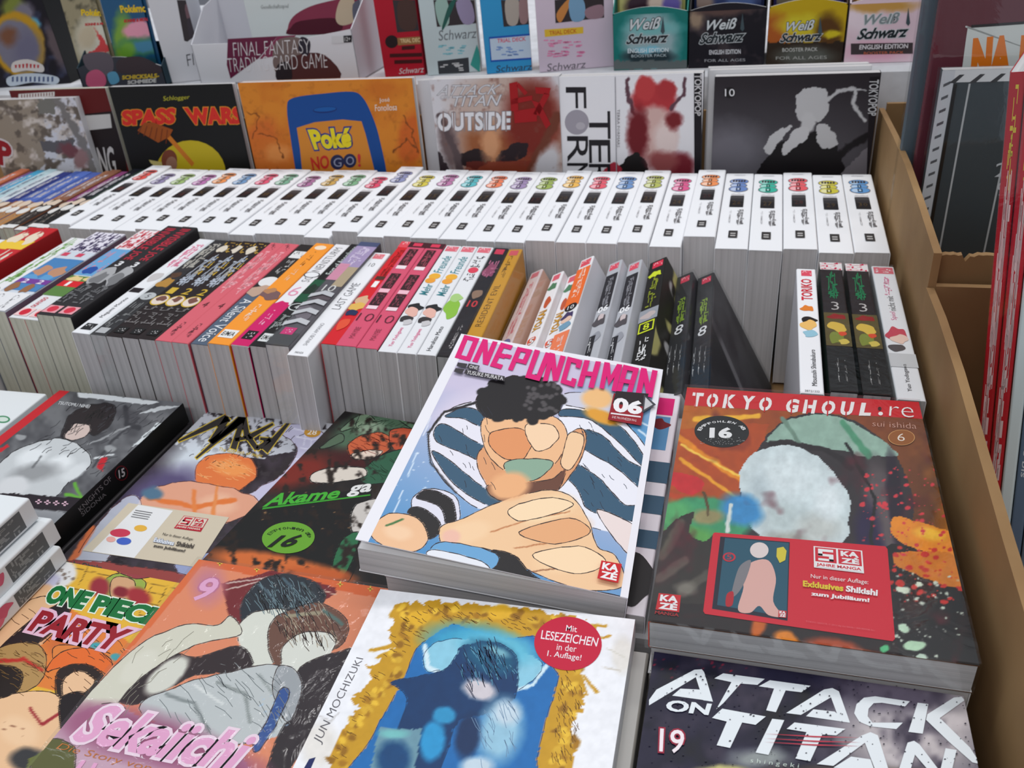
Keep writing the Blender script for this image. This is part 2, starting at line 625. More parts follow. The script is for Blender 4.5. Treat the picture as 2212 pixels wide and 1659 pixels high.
# ---------------------------------------------------------------- a paperback
class Book:
    """local frame: x from the spine (0) to the fore edge (w), y foot to head, z back cover (0) to front cover (t)"""
    def __init__(self, name, label, w, h, t, mw, cover, spine=None, back=None, page='pages_grey', flip=False, wrap=None, group=None, cat='book', front=True, hard=0.0):
        self.w, self.h, self.t = w, h, t
        self.root = thing(name, label, cat, mw, group)
        spine = spine or cover
        back = back or cover
        e = 0.045 + hard * 0.2
        # cover: a thin sheet folded round the spine; flip puts the spine at x = w
        fx = (lambda x: w - x) if flip else (lambda x: x)
        r = min(0.11, t * 0.25)
        over = hard * 0.25
        outer = [(w + over, t)] + [(r - r * math.sin(q), t - r + r * math.cos(q)) for q in (0, 0.4, 0.8, 1.2, math.pi / 2)] + [(r - r * math.cos(q), r - r * math.sin(q)) for q in (0, 0.4, 0.8, 1.2, math.pi / 2)] + [(w + over, 0)]
        inner = [(w + over, t - e)] + [(e + 0.03, t - e)] * 1 + [(e, t - e - 0.03)] * 4 + [(e, e + 0.03)] * 4 + [(e + 0.03, e)] + [(w + over, e)]
        m = MB()
        n = len(outer)
        for i in range(n - 1):
            if i == 0 and not front:
                continue
            cc = cover if i == 0 else (back if i == n - 2 else spine)
            o0, o1, i0, i1 = outer[i], outer[i + 1], inner[min(i, len(inner) - 1)], inner[min(i + 1, len(inner) - 1)]
            q = lambda p, y: (fx(p[0]), y, p[1])
            y0, y1 = -over, h + over
            quads = [[q(o0, y0), q(o1, y0), q(o1, y1), q(o0, y1)], [q(i1, y0), q(i0, y0), q(i0, y1), q(i1, y1)], [q(o0, y0), q(i0, y0), q(i1, y0), q(o1, y0)], [q(o1, y1), q(i1, y1), q(i0, y1), q(o0, y1)]]
            for k, qd in enumerate(quads):
                m.poly(qd if flip else qd[::-1], cc if k != 1 else (225, 225, 225))
        for a, b in ((outer[0], inner[0]), (outer[-1], inner[-1])):
            if a is outer[0] and not front:
                continue
            m.poly([(fx(a[0]), -over, a[1]), (fx(b[0]), -over, b[1]), (fx(b[0]), h + over, b[1]), (fx(a[0]), h + over, a[1])], cover if hard else (235, 235, 235))
        self.cover = m.build('cover', 'printed_card', self.root)
        pm = MB()
        xs = (0.06, w - 0.05)
        if flip:
            xs = (0.05, w - 0.06)
        pm.box((xs[0], 0.02, e), (xs[1], h - 0.02, t - e))
        pm.build('page_block', page, self.root)
        if wrap:
            wm = MB()
            g = 0.05
            wm.box((-g - (0 if flip else .1), -g, -0.0), (w + g + (.1 if flip else 0), h + g, t + 0.17))
            wm.build('plastic_wrap', wrap, self.root)
        mw = self.root.matrix_world
        self.front = Plane(mw, (0, 0, t), (1, 0, 0), (0, 1, 0), (0, 0, 1), w, h)
        if flip:
            self.spine = Plane(mw, (w, 0, t), (0, 0, -1), (0, 1, 0), (1, 0, 0), t, h)
        else:
            self.spine = Plane(mw, (0, 0, 0), (0, 0, 1), (0, 1, 0), (-1, 0, 0), t, h)

def mw_of(book_matrix):
    return book_matrix

def spine_text(pr, body, a0, a1, b0, b1, c, rot=90, bold=0.0, shear=0.0, outline=None, res=2):
    """lettering on a spine: a across, b along (0..1); rot 90 reads foot to head, -90 head to foot, 0 across"""
    if rot == 90:
        q = [(a0, b0), (a0, b1), (a1, b1), (a1, b0)]
    elif rot == -90:
        q = [(a1, b1), (a1, b0), (a0, b0), (a0, b1)]
    elif rot == 180:
        q = [(a1, b0), (a0, b0), (a0, b1), (a1, b1)]
    else:
        q = [(a0, b1), (a1, b1), (a1, b0), (a0, b0)]
    pr.text(body, q, c, bold, shear, outline, res=res)

def spine_items(pr, items):
    for it in items:
        k = it[0]
        if k == 'r':
            _, a0, a1, b0, b1, c = it
            pr.poly([(a0, b0), (a1, b0), (a1, b1), (a0, b1)], c)
        elif k == 'e':
            pr.ell(it[1], it[2], it[3], it[4], it[5])
        elif k == 'b':
            _, a, b, ra, rb, c, sd = it
            rg = random.Random(sd)
            pts = [(a + ra * math.cos(t) * rg.uniform(.6, 1.15), b + rb * math.sin(t) * rg.uniform(.6, 1.15)) for t in [2 * math.pi * i / 9 for i in range(9)]]
            pr.blob(pts, c, 4)
        elif k == 't':
            spine_text(pr, *it[1:])
        elif k == 'z':
            small_logo(pr, it[1], it[2], it[3], it[4])
        elif k == 'k':    # a run of tiny illegible marks
            _, a0, a1, b0, b1, c, n = it
            rg = random.Random(n)
            pr.k += 1
            for i in range(n):
                a, b = rg.uniform(a0, a1), rg.uniform(b0, b1)
                da, db = (a1 - a0) * rg.uniform(.1, .5), (b1 - b0) * rg.uniform(.02, .06)
                if rg.random() < .5:
                    da, db = (a1 - a0) * .1, (b1 - b0) * rg.uniform(.1, .25)
                pr.poly([(a - da / 2, b - db / 2), (a + da / 2, b - db / 2), (a + da / 2, b + db / 2), (a - da / 2, b + db / 2)], c, False)

RED = (206, 40, 62)
def small_logo(pr, a0, a1, b0, b1, upright=True):
    """publisher's square: KA over ZE in white on red"""
    pr.poly([(a0, b0), (a1, b0), (a1, b1), (a0, b1)], RED)
    am, bm = (a0 + a1) / 2, (b0 + b1) / 2
    da, db = (a1 - a0) * 0.42, (b1 - b0) * 0.4
    pr.text('KA', [(am - da, b1 - db * 0.2), (am + da, b1 - db * 0.2), (am + da, bm + db * 0.08), (am - da, bm + db * 0.08)], (240, 235, 235), 0.03, res=1)
    pr.text('ZÉ', [(am - da, bm - db * 0.0), (am + da, bm - db * 0.0), (am + da, b0 + db * 0.2), (am - da, b0 + db * 0.2)], (240, 235, 235), 0.03, res=1)

ORD = ['first', 'second', 'third', 'fourth', 'fifth', 'sixth', 'seventh', 'eighth', 'ninth', 'tenth', 'eleventh', 'twelfth', 'thirteenth', 'fourteenth', 'fifteenth', 'sixteenth', 'seventeenth', 'eighteenth', 'nineteenth', 'twentieth', 'twenty-first', 'twenty-second', 'twenty-third', 'twenty-fourth', 'twenty-fifth', 'twenty-sixth', 'twenty-seventh', 'twenty-eighth', 'twenty-ninth', 'thirtieth']
# ---------------------------------------------------------------- structure
def struct(name, mb, mat, parent=None):
    o = mb.build(name, mat, parent, matrix=Matrix.Translation(W((0, 0, 0))))
    o['kind'] = 'structure'
    return o

mb = MB(); mb.box((-260, -160, -80), (220, 330, -75))
struct('floor', mb, 'shop_floor')
mb = MB(); mb.box((-260, 325, -75), (220, 330, 200))
struct('wall_back', mb, 'shop_wall')

# table under the boxes
t = thing('display_table', 'white cloth covered table carrying the cardboard boxes of books', 'table', Matrix.Translation(W((0, 0, -75))))
mb = MB(); mb.box((-130, -30, 71.5), (60, 61.8, 74.6)); mb.build('table_top', 'white_cloth', t)
for lx in (-125, 51):
    for ly in (-26, 53):
        mb = MB(); mb.box((lx, ly, 0), (lx + 4, ly + 4, 71.5)); mb.build('leg', 'shop_wall', t)

# raised shelf behind, covered with a white cloth whose front falls in folds
sh = thing('raised_shelf', 'raised shelf under white cloth carrying the card game boxes', 'shelf', Matrix.Translation(W((0, 0, -75))))
mb = MB()
nx = 240
ZS = 19.6
prof = []
for i in range(nx + 1):
    x = -135 + 195 * i / nx
    prof.append((x, 63.9 + 0.5 * math.sin(x * 0.55) + 0.35 * math.sin(x * 1.31 + 1) + (0.8 * math.sin((x - 12) * 0.9) if x > 8 else 0)))
for i in range(nx):
    (xa, ya), (xb, yb) = prof[i], prof[i + 1]
    mb.poly([(xa, ya, 40), (xb, yb, 40), (xb, 63.2, 75 + ZS - 0.4), (xa, 63.2, 75 + ZS - 0.4)])
    mb.poly([(xa, 63.2, 75 + ZS - 0.4), (xb, 63.2, 75 + ZS - 0.4), (xb, 63.6, 75 + ZS), (xa, 63.6, 75 + ZS)])
    mb.poly([(xa, 63.6, 75 + ZS), (xb, 63.6, 75 + ZS), (xb, 125, 75 + ZS), (xa, 125, 75 + ZS)])
mb.build('shelf_cloth', 'white_cloth', sh, smooth=True)
for lx in (-130, 54):
    for ly in (66, 120):
        mb = MB(); mb.box((lx, ly, 0), (lx + 3, ly + 3, 75 + ZS - 0.6)); mb.build('leg', 'shop_wall', sh)
mb = MB(); mb.box((-130, 64, 92.5), (57, 124, 94.2)); mb.build('shelf_board', 'shop_wall', sh)

# cardboard boxes
def panel(parent, pts, nrm, th, name='panel', torn=None):
    """corrugated sheet: outline points in cm, extruded by th along nrm"""
    m = MB()
    a = [np.array(p, float) for p in pts]
    b = [p + np.array(nrm) * th for p in a]
    m.poly(a[::-1]); m.poly(b)
    k = len(a)
    for i in range(k):
        j = (i + 1) % k
        m.poly([a[i], a[j], b[j], b[i]])
    o = m.build(name, 'cardboard', parent)
    bv = o.modifiers.new('bevel', 'BEVEL')
    bv.width = 0.0012
    bv.segments = 2
    return o

BX = 13.35
box1 = thing('cardboard_box', 'large open brown cardboard box holding the rows of paperbacks', 'box', Matrix.Translation(W((0, 0, 0))))
# near right wall, bowed slightly
near = [(BX, -30, 0.1)] + [(BX, 26.4, 0.1)] + [(BX, 26.4, 15.25), (BX, 22, 15.6), (BX, 16, 15.7), (BX, 4, 15.3), (BX, -8, 15.2), (BX, -30, 15.2)]
panel(box1, near, (1, 0, 0), 0.45, 'side_wall')
far = [(BX + 0.1, 26.5, 0.1), (BX + 0.1, 61.1, 0.1), (BX + 0.1, 61.1, 16.5), (BX + 0.1, 50, 17.3), (BX + 0.1, 42, 17.65), (BX + 0.1, 34, 17.6), (BX + 0.1, 26.5, 17.45)]
panel(box1, far, (1, 0, 0), 0.45, 'side_wall')
panel(box1, [(-128, 61.2, 0.1), (BX, 61.2, 0.1), (BX, 61.2, 16.5), (-128, 61.2, 16.5)], (0, 1, 0), 0.45, 'back_wall')
panel(box1, [(-128, -30, -0.3), (BX, -30, -0.3), (BX, 61.6, -0.3), (-128, 61.6, -0.3)], (0, 0, 1), 0.35, 'base')

box2 = thing('cardboard_box', 'second cardboard box beyond the torn flap, filled with sleeved books', 'box', Matrix.Translation(W((0, 0, 0))))
torn = [(14.0, 27.6, 0.1), (34, 27.6, 0.1), (34, 27.6, 16.6)]
rg = random.Random(4)
xx = 33.5
while xx > 14.1:
    torn.append((xx, 27.6, 16.85 + rg.uniform(-0.07, 0.07) - (0.45 if 15.35 < xx < 15.6 else 0)))
    xx -= 0.22
panel(box2, torn, (0, 1, 0), 0.45, 'front_wall')
panel(box2, [(14.0, 60.3, 0.1), (34, 60.3, 0.1), (34, 60.3, 17.1), (14.0, 60.3, 17.1)], (0, 1, 0), 0.45, 'back_wall')
panel(box2, [(34, 28.1, 0.1), (34, 60.2, 0.1), (34, 60.2, 17), (34, 28.1, 17)], (1, 0, 0), 0.45, 'side_wall')
panel(box2, [(14, 27.6, -0.3), (34.4, 27.6, -0.3), (34.4, 60.7, -0.3), (14, 60.7, -0.3)], (0, 0, 1), 0.35, 'base')

box3 = thing('cardboard_box', 'front right cardboard box holding upright magazines beside the book box', 'box', Matrix.Translation(W((0, 0, 0))))
panel(box3, [(13.9, 26.4, 0.1), (34, 26.4, 0.1), (34, 26.4, 15.4), (13.9, 26.4, 15.35)], (0, 1, 0), 0.45, 'back_wall')
panel(box3, [(34, -10, 0.1), (34, 26.3, 0.1), (34, 26.3, 15.9), (34, -10, 15.9)], (1, 0, 0), 0.45, 'side_wall')
panel(box3, [(13.9, -10, -0.3), (34.4, -10, -0.3), (34.4, 26.8, -0.3), (13.9, 26.8, -0.3)], (0, 0, 1), 0.35, 'base')

# ---------------------------------------------------------------- white row: thirty thick volumes, spines up
def spine_up(x, y, z, lean=0.0, yaw=0.0, pitch=0.0):
    a = math.radians(lean)
    r = Matrix.Rotation(math.radians(yaw), 3, 'Z') @ Matrix.Rotation(math.radians(pitch), 3, 'X')
    ex = r @ Vector((math.sin(a), 0, -math.cos(a)))
    ey = r @ Vector((0, 1, 0))
    ez = r @ Vector((math.cos(a), 0, math.sin(a)))
    return frame((x, y, z), ex, ey, ez)

OVAL = [('red', (232, 92, 84)), ('violet grey', (150, 140, 178)), ('pale green', (160, 190, 120)), ('purple', (190, 120, 180)), ('orange', (238, 152, 92)), ('blue', (120, 158, 200)),
        ('pink red', (228, 92, 122)), ('sea green', (122, 176, 148)), ('plum', (174, 116, 160)), ('gold', (206, 166, 92)), ('green', (128, 180, 140)), ('red', (226, 82, 110)), ('slate blue', (142, 150, 190)),
        ('yellow', (214, 200, 84)), ('mauve', (190, 126, 170)), ('cyan', (92, 188, 196)), ('orange red', (240, 132, 96)), ('violet', (164, 144, 184)), ('olive green', (158, 180, 92)), ('amber', (238, 186, 92)),
        ('red', (232, 92, 110)), ('blue', (112, 150, 200)), ('yellow green', (180, 188, 100)), ('magenta', (220, 92, 142)), ('orange', (240, 148, 92)), ('blue', (110, 138, 194)), ('teal', (60, 182, 158)), ('red', (232, 96, 104)), ('yellow', (206, 196, 70)), ('sky blue', (100, 156, 212))]
xr = 12.95
TW = 75.9 / 30
for k in range(30):
    t_ = TW - 0.05
    x = xr - (30 - k) * TW
    cx = x + TW / 2
    y = 38.05 + 1.5 * (12.9 - cx) / 76 + random.uniform(-0.25, 0.25)
    z = 12.35 + random.uniform(-0.15, 0.12)
    if k == 24: y += 1.4; z += 0.1
    if k == 13 - 1: z += 0.25; y += .4
    if k == 27: y += 0.4; z += .1
    if k == 0: z += 0.35; y += .3
    cn, cc = OVAL[k]
    b = Book('white_volume', 'white paperback with %s ovals, %s from left in the white row' % (cn, ORD[k]), 12.0, 17.1 if k != 24 else 15.7, t_, spine_up(x, y, z, lean=random.uniform(-0.8, 0.8) - 1.2 * (1 - k / 30)),
             (236, 237, 240), (240, 241, 244), (232, 232, 235), 'pages_white', group='thick white volumes in the back row')
    pr = Printer(b.spine, px=False)
    dark = tuple(int(v * 0.45) for v in cc)
    pale = tuple(int(v * 0.45 + 255 * 0.55) for v in cc)
    # three stacked ovals, dark rims
    for (bb, ra, rb, fill) in ((0.875, 0.34, 0.042, cc), (0.815, 0.30, 0.036, cc), (0.76, 0.34, 0.045, cc)):
        pr.ell(0.5, bb, ra, rb, (120, 116, 120))
        pr.ell(0.5, bb, ra - 0.03, rb - 0.006, fill)
        pr.ell(0.36, bb - 0.004, 0.13, rb * 0.55, pale)
    for i in range(5):
        pr.poly([(0.27 + i * 0.095, 0.866), (0.34 + i * 0.095, 0.866), (0.35 + i * 0.095, 0.894), (0.28 + i * 0.095, 0.894)], (70, 64, 66), i == 0)
    for (q0, q1, bb) in ((0.44, 0.56, 0.815), (0.42, 0.58, 0.757)):
        pr.poly([(q0, bb - 0.022), (q1, bb - 0.022), (q1, bb + 0.022), (q0, bb + 0.022)], dark)
        pr.poly([(q0 + .045, bb - 0.012), (q1 - .045, bb - 0.012), (q1 - .045, bb + 0.012), (q0 + .045, bb + 0.012)], pale)
    pr.poly([(0.28, 0.66), (0.72, 0.66), (0.72, 0.69), (0.64, 0.683), (0.55, 0.694), (0.44, 0.684), (0.36, 0.692), (0.28, 0.683)], (205, 203, 205))
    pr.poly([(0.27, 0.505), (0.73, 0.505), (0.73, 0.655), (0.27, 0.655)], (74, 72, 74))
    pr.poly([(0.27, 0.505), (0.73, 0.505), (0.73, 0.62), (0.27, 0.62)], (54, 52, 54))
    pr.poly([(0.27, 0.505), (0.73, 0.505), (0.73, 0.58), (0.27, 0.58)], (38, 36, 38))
    pr.text(str(k + 1), [(0.36, 0.585), (0.64, 0.585), (0.64, 0.535), (0.36, 0.535)], (92, 74, 48) if k % 3 else (84, 50, 46), -0.01, res=1)
    spine_items(pr, [('k', 0.56, 0.76, 0.29, 0.48, (112, 110, 112), 40), ('k', 0.31, 0.36, 0.30, 0.47, (160, 158, 160), 24)])
    pr.poly([(0.36, 0.12), (0.64, 0.12), (0.64, 0.20), (0.36, 0.20)], (58, 56, 56))
    pr.k += 1
    for bb in (0.135, 0.16):
        pr.poly([(0.42, bb), (0.58, bb), (0.58, bb + 0.012), (0.42, bb + 0.012)], (190, 188, 186), False)
    pr.poly([(0.3, 0.965), (0.7, 0.965), (0.7, 0.972), (0.3, 0.972)], (205, 205, 210))
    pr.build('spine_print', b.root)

# coloured spines left of the white row
far_left = [
    ('dark green', (44, 62, 54), (30, 30, 32)), ('black', (34, 36, 42), (26, 26, 28)), ('magenta', (142, 72, 120), (38, 34, 36)), ('brown', (138, 92, 70), (48, 40, 38)), ('tan', (160, 110, 80), (60, 50, 46)),
    ('blue', (78, 98, 168), (176, 124, 70)), ('bright blue', (84, 110, 184), (168, 120, 76)), ('royal blue', (70, 92, 160), (160, 104, 60)), ('navy', (44, 54, 120), (120, 84, 60)), ('white', (206, 214, 218), (198, 206, 210)),
    ('pale aqua', (182, 206, 212), (170, 130, 100)), ('cyan', (70, 158, 196), (196, 200, 202)), ('violet', (120, 98, 150), (210, 208, 206)), ('orange', (196, 112, 80), (196, 196, 198))]
x = -63.15
for k, (nm, c1, c2) in enumerate(far_left):
    t_ = 1.28
    x -= t_ + 0.04
    b = Book('slim_paperback', '%s spined slim paperback, %s to the left of the white row' % (nm, ORD[k]), 11.5, 17.2, t_, spine_up(x, 39.6 + random.uniform(-.4, .4), 12.0 + random.uniform(-.2, .2), lean=-2), c1, c1, c1, 'pages_cream', group='slim paperbacks left of the white row' if k % 3 == 0 else None)
    pr = Printer(b.spine, px=False)
    lc = (214, 210, 214) if sum(c1) < 500 else (120, 130, 150)
    spine_items(pr, [('r', 0, 1, 0, 0.44, c2), ('k', .3, .7, .52, .92, lc, 40), ('b', .5, .40, .5, .06, (216, 196, 176), k), ('e', .5, .30, .42, .05, (224, 222, 218)), ('k', .35, .65, .06, .24, (170, 160, 150), 16), ('r', 0, 1, .0, .05, (226, 224, 222)), ('k', .3, .7, .22, .27, (40, 40, 40), 6)])
    pr.build('spine_print', b.root)

# ---------------------------------------------------------------- middle row, spines up
WHT, BLK = (232, 232, 234), (30, 30, 32)
PK = (216, 92, 112)
KZ = ('z', .16, .84, .915, .985)
def mid(label, x, y, z, t, cover, spine, items, page='pages_grey', wrap=None, lean=-3.5, h=17.3, w=11.5, back=None, yaw=0.0, pitch=0.0, name='paperback', group='paperbacks in the middle row'):
    if -28.5 < x < -14 and not yaw:
        yaw = 1.2 if x < -27 else (2.1 if x < -24 else 3.1)
    b = Book(name, 'paperback, ' + label, w, h, t, spine_up(x, y, z, lean, yaw, pitch), cover, spine, back or cover, page, wrap=wrap, group=group)
    pr = Printer(b.spine, px=False)
    spine_items(pr, items)
    pr.build('spine_print', b.root)
    return b

scr = lambda b0, b1, c, n=26, a0=.25, a1=.75: ('k', a0, a1, b0, b1, c, n)
# far left of the middle row
for i in range(2):
    mid('white spine with bold black scribbles, %s from the left edge of the middle row' % ORD[i], -66.6 + i * 2.2, 22.0, 12.0, 2.1, WHT, WHT, [scr(.1, .95, (44, 44, 46), 34, .12, .9), ('b', .5, .4, .35, .05, (50, 52, 54), i), ('b', .5, .75, .4, .05, (60, 60, 62), i + 4)], 'pages_cream', h=15)
for i in range(2):
    mid('red spine with white letters and yellow patch, %s of two at far left' % ('left' if i == 0 else 'right'), -62.1 + i * 1.62, 21.6, 13.5, 1.58, (158, 34, 36), (196, 36, 42), [('r', 0, 1, .68, .80, (236, 196, 60)), ('b', .5, .85, .45, .10, (230, 214, 190), 3 + i), ('k', .1, .9, .86, .98, (200, 60, 70), 12), ('k', .15, .85, .12, .62, (232, 222, 206), 34)], 'pages_cream', h=15)
mid('white spine with green lettering and small 4, left of the lilac pair', -57.6, 22.0, 12.65, 1.5, WHT, WHT, [('k', .25, .75, .36, .95, (120, 172, 84), 46), ('e', .5, .27, .34, .03, (150, 160, 150)), ('e', .5, .27, .29, .025, WHT), ('t', '4', .38, .62, .258, .282, (90, 100, 90), 0), ('b', .4, .14, .5, .05, (232, 160, 180), 2)], 'pages_cream', h=14.4)
for i in range(2):
    mid('white and lilac striped spine with purple 2, %s of the pair' % ('left' if i == 0 else 'right'), -55.95 + i * 1.63, 22.6 - i * .15, 12.6, 1.6, (120, 104, 122), (206, 214, 224),
        [('r', 0, 1, .72, 1, (226, 222, 232)), ('k', .06, .94, .73, .98, (64, 50, 92), 46), ('r', .1, .5, .655, .70, (206, 70, 96)), ('r', 0, 1, .22, .62, (74, 130, 184)), ('b', .5, .46, .5, .07, (190, 140, 110), i + 1), ('b', .4, .36, .5, .06, (96, 156, 204), i), ('r', 0, 1, .30, .355, (118, 60, 150)), ('t', '2', .34, .66, .305, .35, (236, 230, 240), 0, .02), ('b', .3, .25, .34, .06, (150, 104, 70), 6 + i), ('r', 0, 1, 0, .19, (230, 230, 232)), ('k', .35, .62, .02, .17, (60, 56, 64), 16)], 'pages_cream', back=(40, 60, 90), h=15.3)
for i in range(2):
    mid('white, blue and green spine with red 1 and red dot, %s of the pair' % ('left' if i == 0 else 'right'), -52.0 + i * 1.6, 21.9 - i * .15, 12.35, 1.56, (186, 30, 44), (224, 226, 228),
        [('r', 0, 1, .76, 1, (236, 226, 228)), ('k', .06, .94, .77, .98, (206, 60, 76), 46), ('r', 0, 1, .44, .75, (108, 164, 210)), ('k', .1, .5, .46, .72, (226, 130, 130), 20), ('b', .6, .50, .4, .05, (40, 80, 160), i), ('r', 0, 1, .22, .43, (92, 130, 66)), ('b', .5, .40, .5, .03, (226, 200, 140), 3 + i), ('r', 0, 1, .315, .375, (214, 36, 44)), ('t', '1', .4, .6, .322, .368, (240, 236, 236), 0, .03), ('t', 'OKAYADO', .34, .62, .10, .20, (206, 50, 70), 90, .01), ('r', .1, .9, .02, .09, (238, 200, 200)), ('e', .5, .055, .26, .03, (206, 36, 56))], 'pages_cream')
for i in range(2):
    mid('black spine with red lettering and white 3, %s of the pair' % ('left' if i == 0 else 'right'), -48.75 + i * 1.62, 21.5 - i * .1, 13.0, 1.58, (38, 36, 38), (44, 42, 44),
        [('t', 'INVISIBLE', .2, .8, .70, .97, (190, 46, 66), -90, .015), ('t', 'JOE', .2, .8, .575, .68, (190, 46, 66), -90, .015), ('t', '3', .34, .66, .50, .555, (226, 226, 228), 0, .03), ('b', .5, .40, .55, .11, (168, 168, 170), i), ('b', .55, .37, .4, .07, (120, 120, 122), i + 3), ('k', .15, .85, .12, .30, (112, 112, 114), 30), ('r', .12, .88, .02, .085, (226, 160, 168)), ('e', .5, .053, .26, .027, (210, 50, 72))], 'pages_cream')
mid('white spine with small black diamond, right of the black pair', -44.9, 20.3, 12.3, 1.62, WHT, (234, 235, 238), [('k', .2, .8, .68, .95, (226, 130, 160), 40), ('b', .5, .55, .4, .06, (200, 196, 196), 8), ('r', .1, .7, .385, .43, (40, 30, 36)), ('t', 'Megumi Morino', .36, .62, .14, .33, (60, 60, 64), 90), ('r', .22, .78, .03, .085, (40, 40, 42)), ('k', .3, .7, .04, .075, (230, 230, 230), 8)])
mid('dark film wrapped spine with white 5 badge, left of the three gold ovals', -43.2, 20.2, 12.3, 1.38, (42, 42, 44), (46, 44, 46), [('k', .15, .85, .68, .97, (196, 190, 180), 40), ('b', .5, .50, .5, .06, (190, 140, 60), 3), ('b', .5, .58, .4, .04, (90, 60, 40), 9), ('e', .5, .36, .45, .036, (196, 198, 200)), ('t', '5', .4, .6, .342, .378, (60, 60, 64), 0), ('k', .2, .8, .05, .3, (130, 130, 130), 20), ('r', .2, .8, .015, .06, (190, 190, 192))], wrap='crumpled_film')
for i in range(3):
    mid('black spine with gold numeral and gold ringed oval, %s of the three' % ORD[i], -41.75 + i * 1.43, 20.1 - i * .05, 12.3, 1.38, (44, 34, 34), (40, 32, 32),
        [('k', .1, .9, .86, .98, (198, 160, 70), 16), ('b', .3, .9, .3, .05, (216, 206, 190), i), ('k', .2, .78, .50, .84, (180, 188, 200), 44), ('k', .55, .95, .60, .80, (206, 170, 60), 14), ('t', ['1', '2', '2'][i], .3, .75, .40, .46, (206, 172, 60), 0, .01), ('e', .5, .335, .5, .052, (206, 172, 62)), ('e', .5, .335, .43, .044, (226, 210, 196)), ('b', .5, .35, .3, .03, (120, 80, 70), i), ('k', .15, .85, .12, .27, (120, 116, 116), 26), ('r', .2, .8, .03, .08, (30, 30, 32)), ('k', .28, .72, .04, .07, (216, 214, 214), 6)])
for i in range(2):
    mid('dusty pink spine with faint pale lettering and black 4, %s of the pair' % ('left' if i == 0 else 'right'), -37.45 + i * 1.42, 19.9 - i * .1, 12.3, 1.37, (206, 96, 108), (214, 100, 112),
        [('k', .2, .8, .46, .90, (234, 160, 168), 60), ('k', .3, .7, .92, .99, (120, 60, 70), 12), ('t', '4', .36, .64, .30, .35, (90, 40, 46), 0, .0), ('k', .35, .65, .05, .16, (110, 56, 66), 22)])
mid('slate spine with pale lettering, between pink and orange', -34.55, 19.9, 12.2, 1.5, (84, 96, 112), (84, 98, 116), [('r', 0, 1, .48, 1, (40, 38, 38)), ('r', .12, .88, .84, .92, (226, 226, 226)), ('k', .2, .8, .85, .91, (40, 40, 40), 8), ('k', .3, .7, .66, .82, (190, 188, 186), 20), ('e', .5, .58, .5, .05, (226, 226, 226)), ('b', .5, .48, .6, .06, (190, 160, 140), 5), ('t', 'A Silent Voice', .24, .8, .02, .40, (226, 230, 234), -90, .0, 0.0, None, 3)])
mid('bright orange spine with dark script and white logo', -32.98, 19.7, 12.45, 1.7, (238, 146, 44), (244, 152, 50), [('e', .5, .95, .3, .025, (244, 222, 196)), ('k', .4, .6, .74, .9, (130, 80, 40), 14), ('k', .4, .6, .58, .74, (236, 214, 190), 14), ('b', .5, .44, .6, .05, (120, 90, 90), 4), ('b', .3, .47, .3, .03, (180, 130, 90), 5), ('k', .35, .65, .2, .34, (250, 226, 200), 22), ('r', .16, .84, .05, .115, (232, 232, 230)), ('t', 'E/M/A', .22, .78, .065, .10, (40, 40, 40), 0, .02)])
mid('white and magenta spine with large pink 6', -31.2, 19.8, 12.35, 1.35, (196, 28, 96), (234, 232, 234), [('t', 'SONNENSTURM', .25, .75, .58, .96, (92, 92, 96), 90, -.008), ('e', .5, .655, .5, .03, (70, 70, 74)), ('e', .5, .655, .42, .025, (234, 234, 236)), ('t', '6', .2, .8, .44, .53, (232, 150, 178), 0, -.01), ('r', 0, 1, 0, .36, (206, 32, 102)), ('b', .5, .36, .5, .03, (206, 32, 102), 3), ('k', .35, .65, .17, .3, (240, 190, 210), 14), ('r', .2, .8, .05, .12, (30, 26, 30)), ('k', .28, .72, .06, .11, (226, 216, 220), 6)])
mid('black and dark green spine with white ringed 4', -29.75, 19.8, 12.4, 1.42, (28, 32, 32), (22, 30, 28), [('t', 'Fort of Apocalypse', .26, .78, .66, .97, (206, 216, 212), 90, .01), ('r', 0, 1, .38, .60, (18, 84, 58)), ('b', .4, .50, .5, .06, (24, 50, 40), 3), ('e', .5, .335, .45, .034, (216, 222, 220)), ('e', .5, .335, .38, .028, (30, 34, 34)), ('t', '4', .38, .62, .318, .352, (226, 228, 228), 0), ('k', .2, .8, .14, .27, (150, 156, 154), 28), ('r', .2, .8, .035, .10, (220, 222, 222)), ('t', 'E/M/A', .26, .74, .05, .085, (40, 40, 40), 0, .02)])
b = mid('film wrapped grey and lilac spine crossed by tape strips with 10, magenta logo', -28.2, 19.4, 12.8, 1.75, (84, 80, 88), (92, 88, 94), [('r', 0, 1, .95, 1, (70, 80, 120)), ('r', 0, 1, .72, .95, (176, 156, 196)), ('k', .2, .8, .74, .94, (226, 210, 236), 30), ('r', 0, .5, .58, .75, (222, 150, 176)), ('r', .5, 1, .52, .72, (190, 170, 140)), ('t', '10', .25, .8, .47, .53, (226, 224, 222), 0, .0), ('b', .6, .42, .5, .04, (96, 84, 90), 3), ('b', .4, .27, .5, .07, (120, 112, 120), 4), ('r', 0, 1, 0, .10, (72, 72, 74)), ('r', .2, .72, .085, .14, (214, 50, 120)), ('k', .3, .62, .095, .13, (240, 220, 230), 6)], wrap='shrink_film', page='pages_white')
pr = Printer(b.spine, base=0.1, px=False)
for bb in (.18, .27, .35, .43):
    pr.line([(0.0, bb - .02), (.5, bb + .02), (1, bb)], 0.035, (206, 206, 210))
pr.build('tape_strip', b.root)
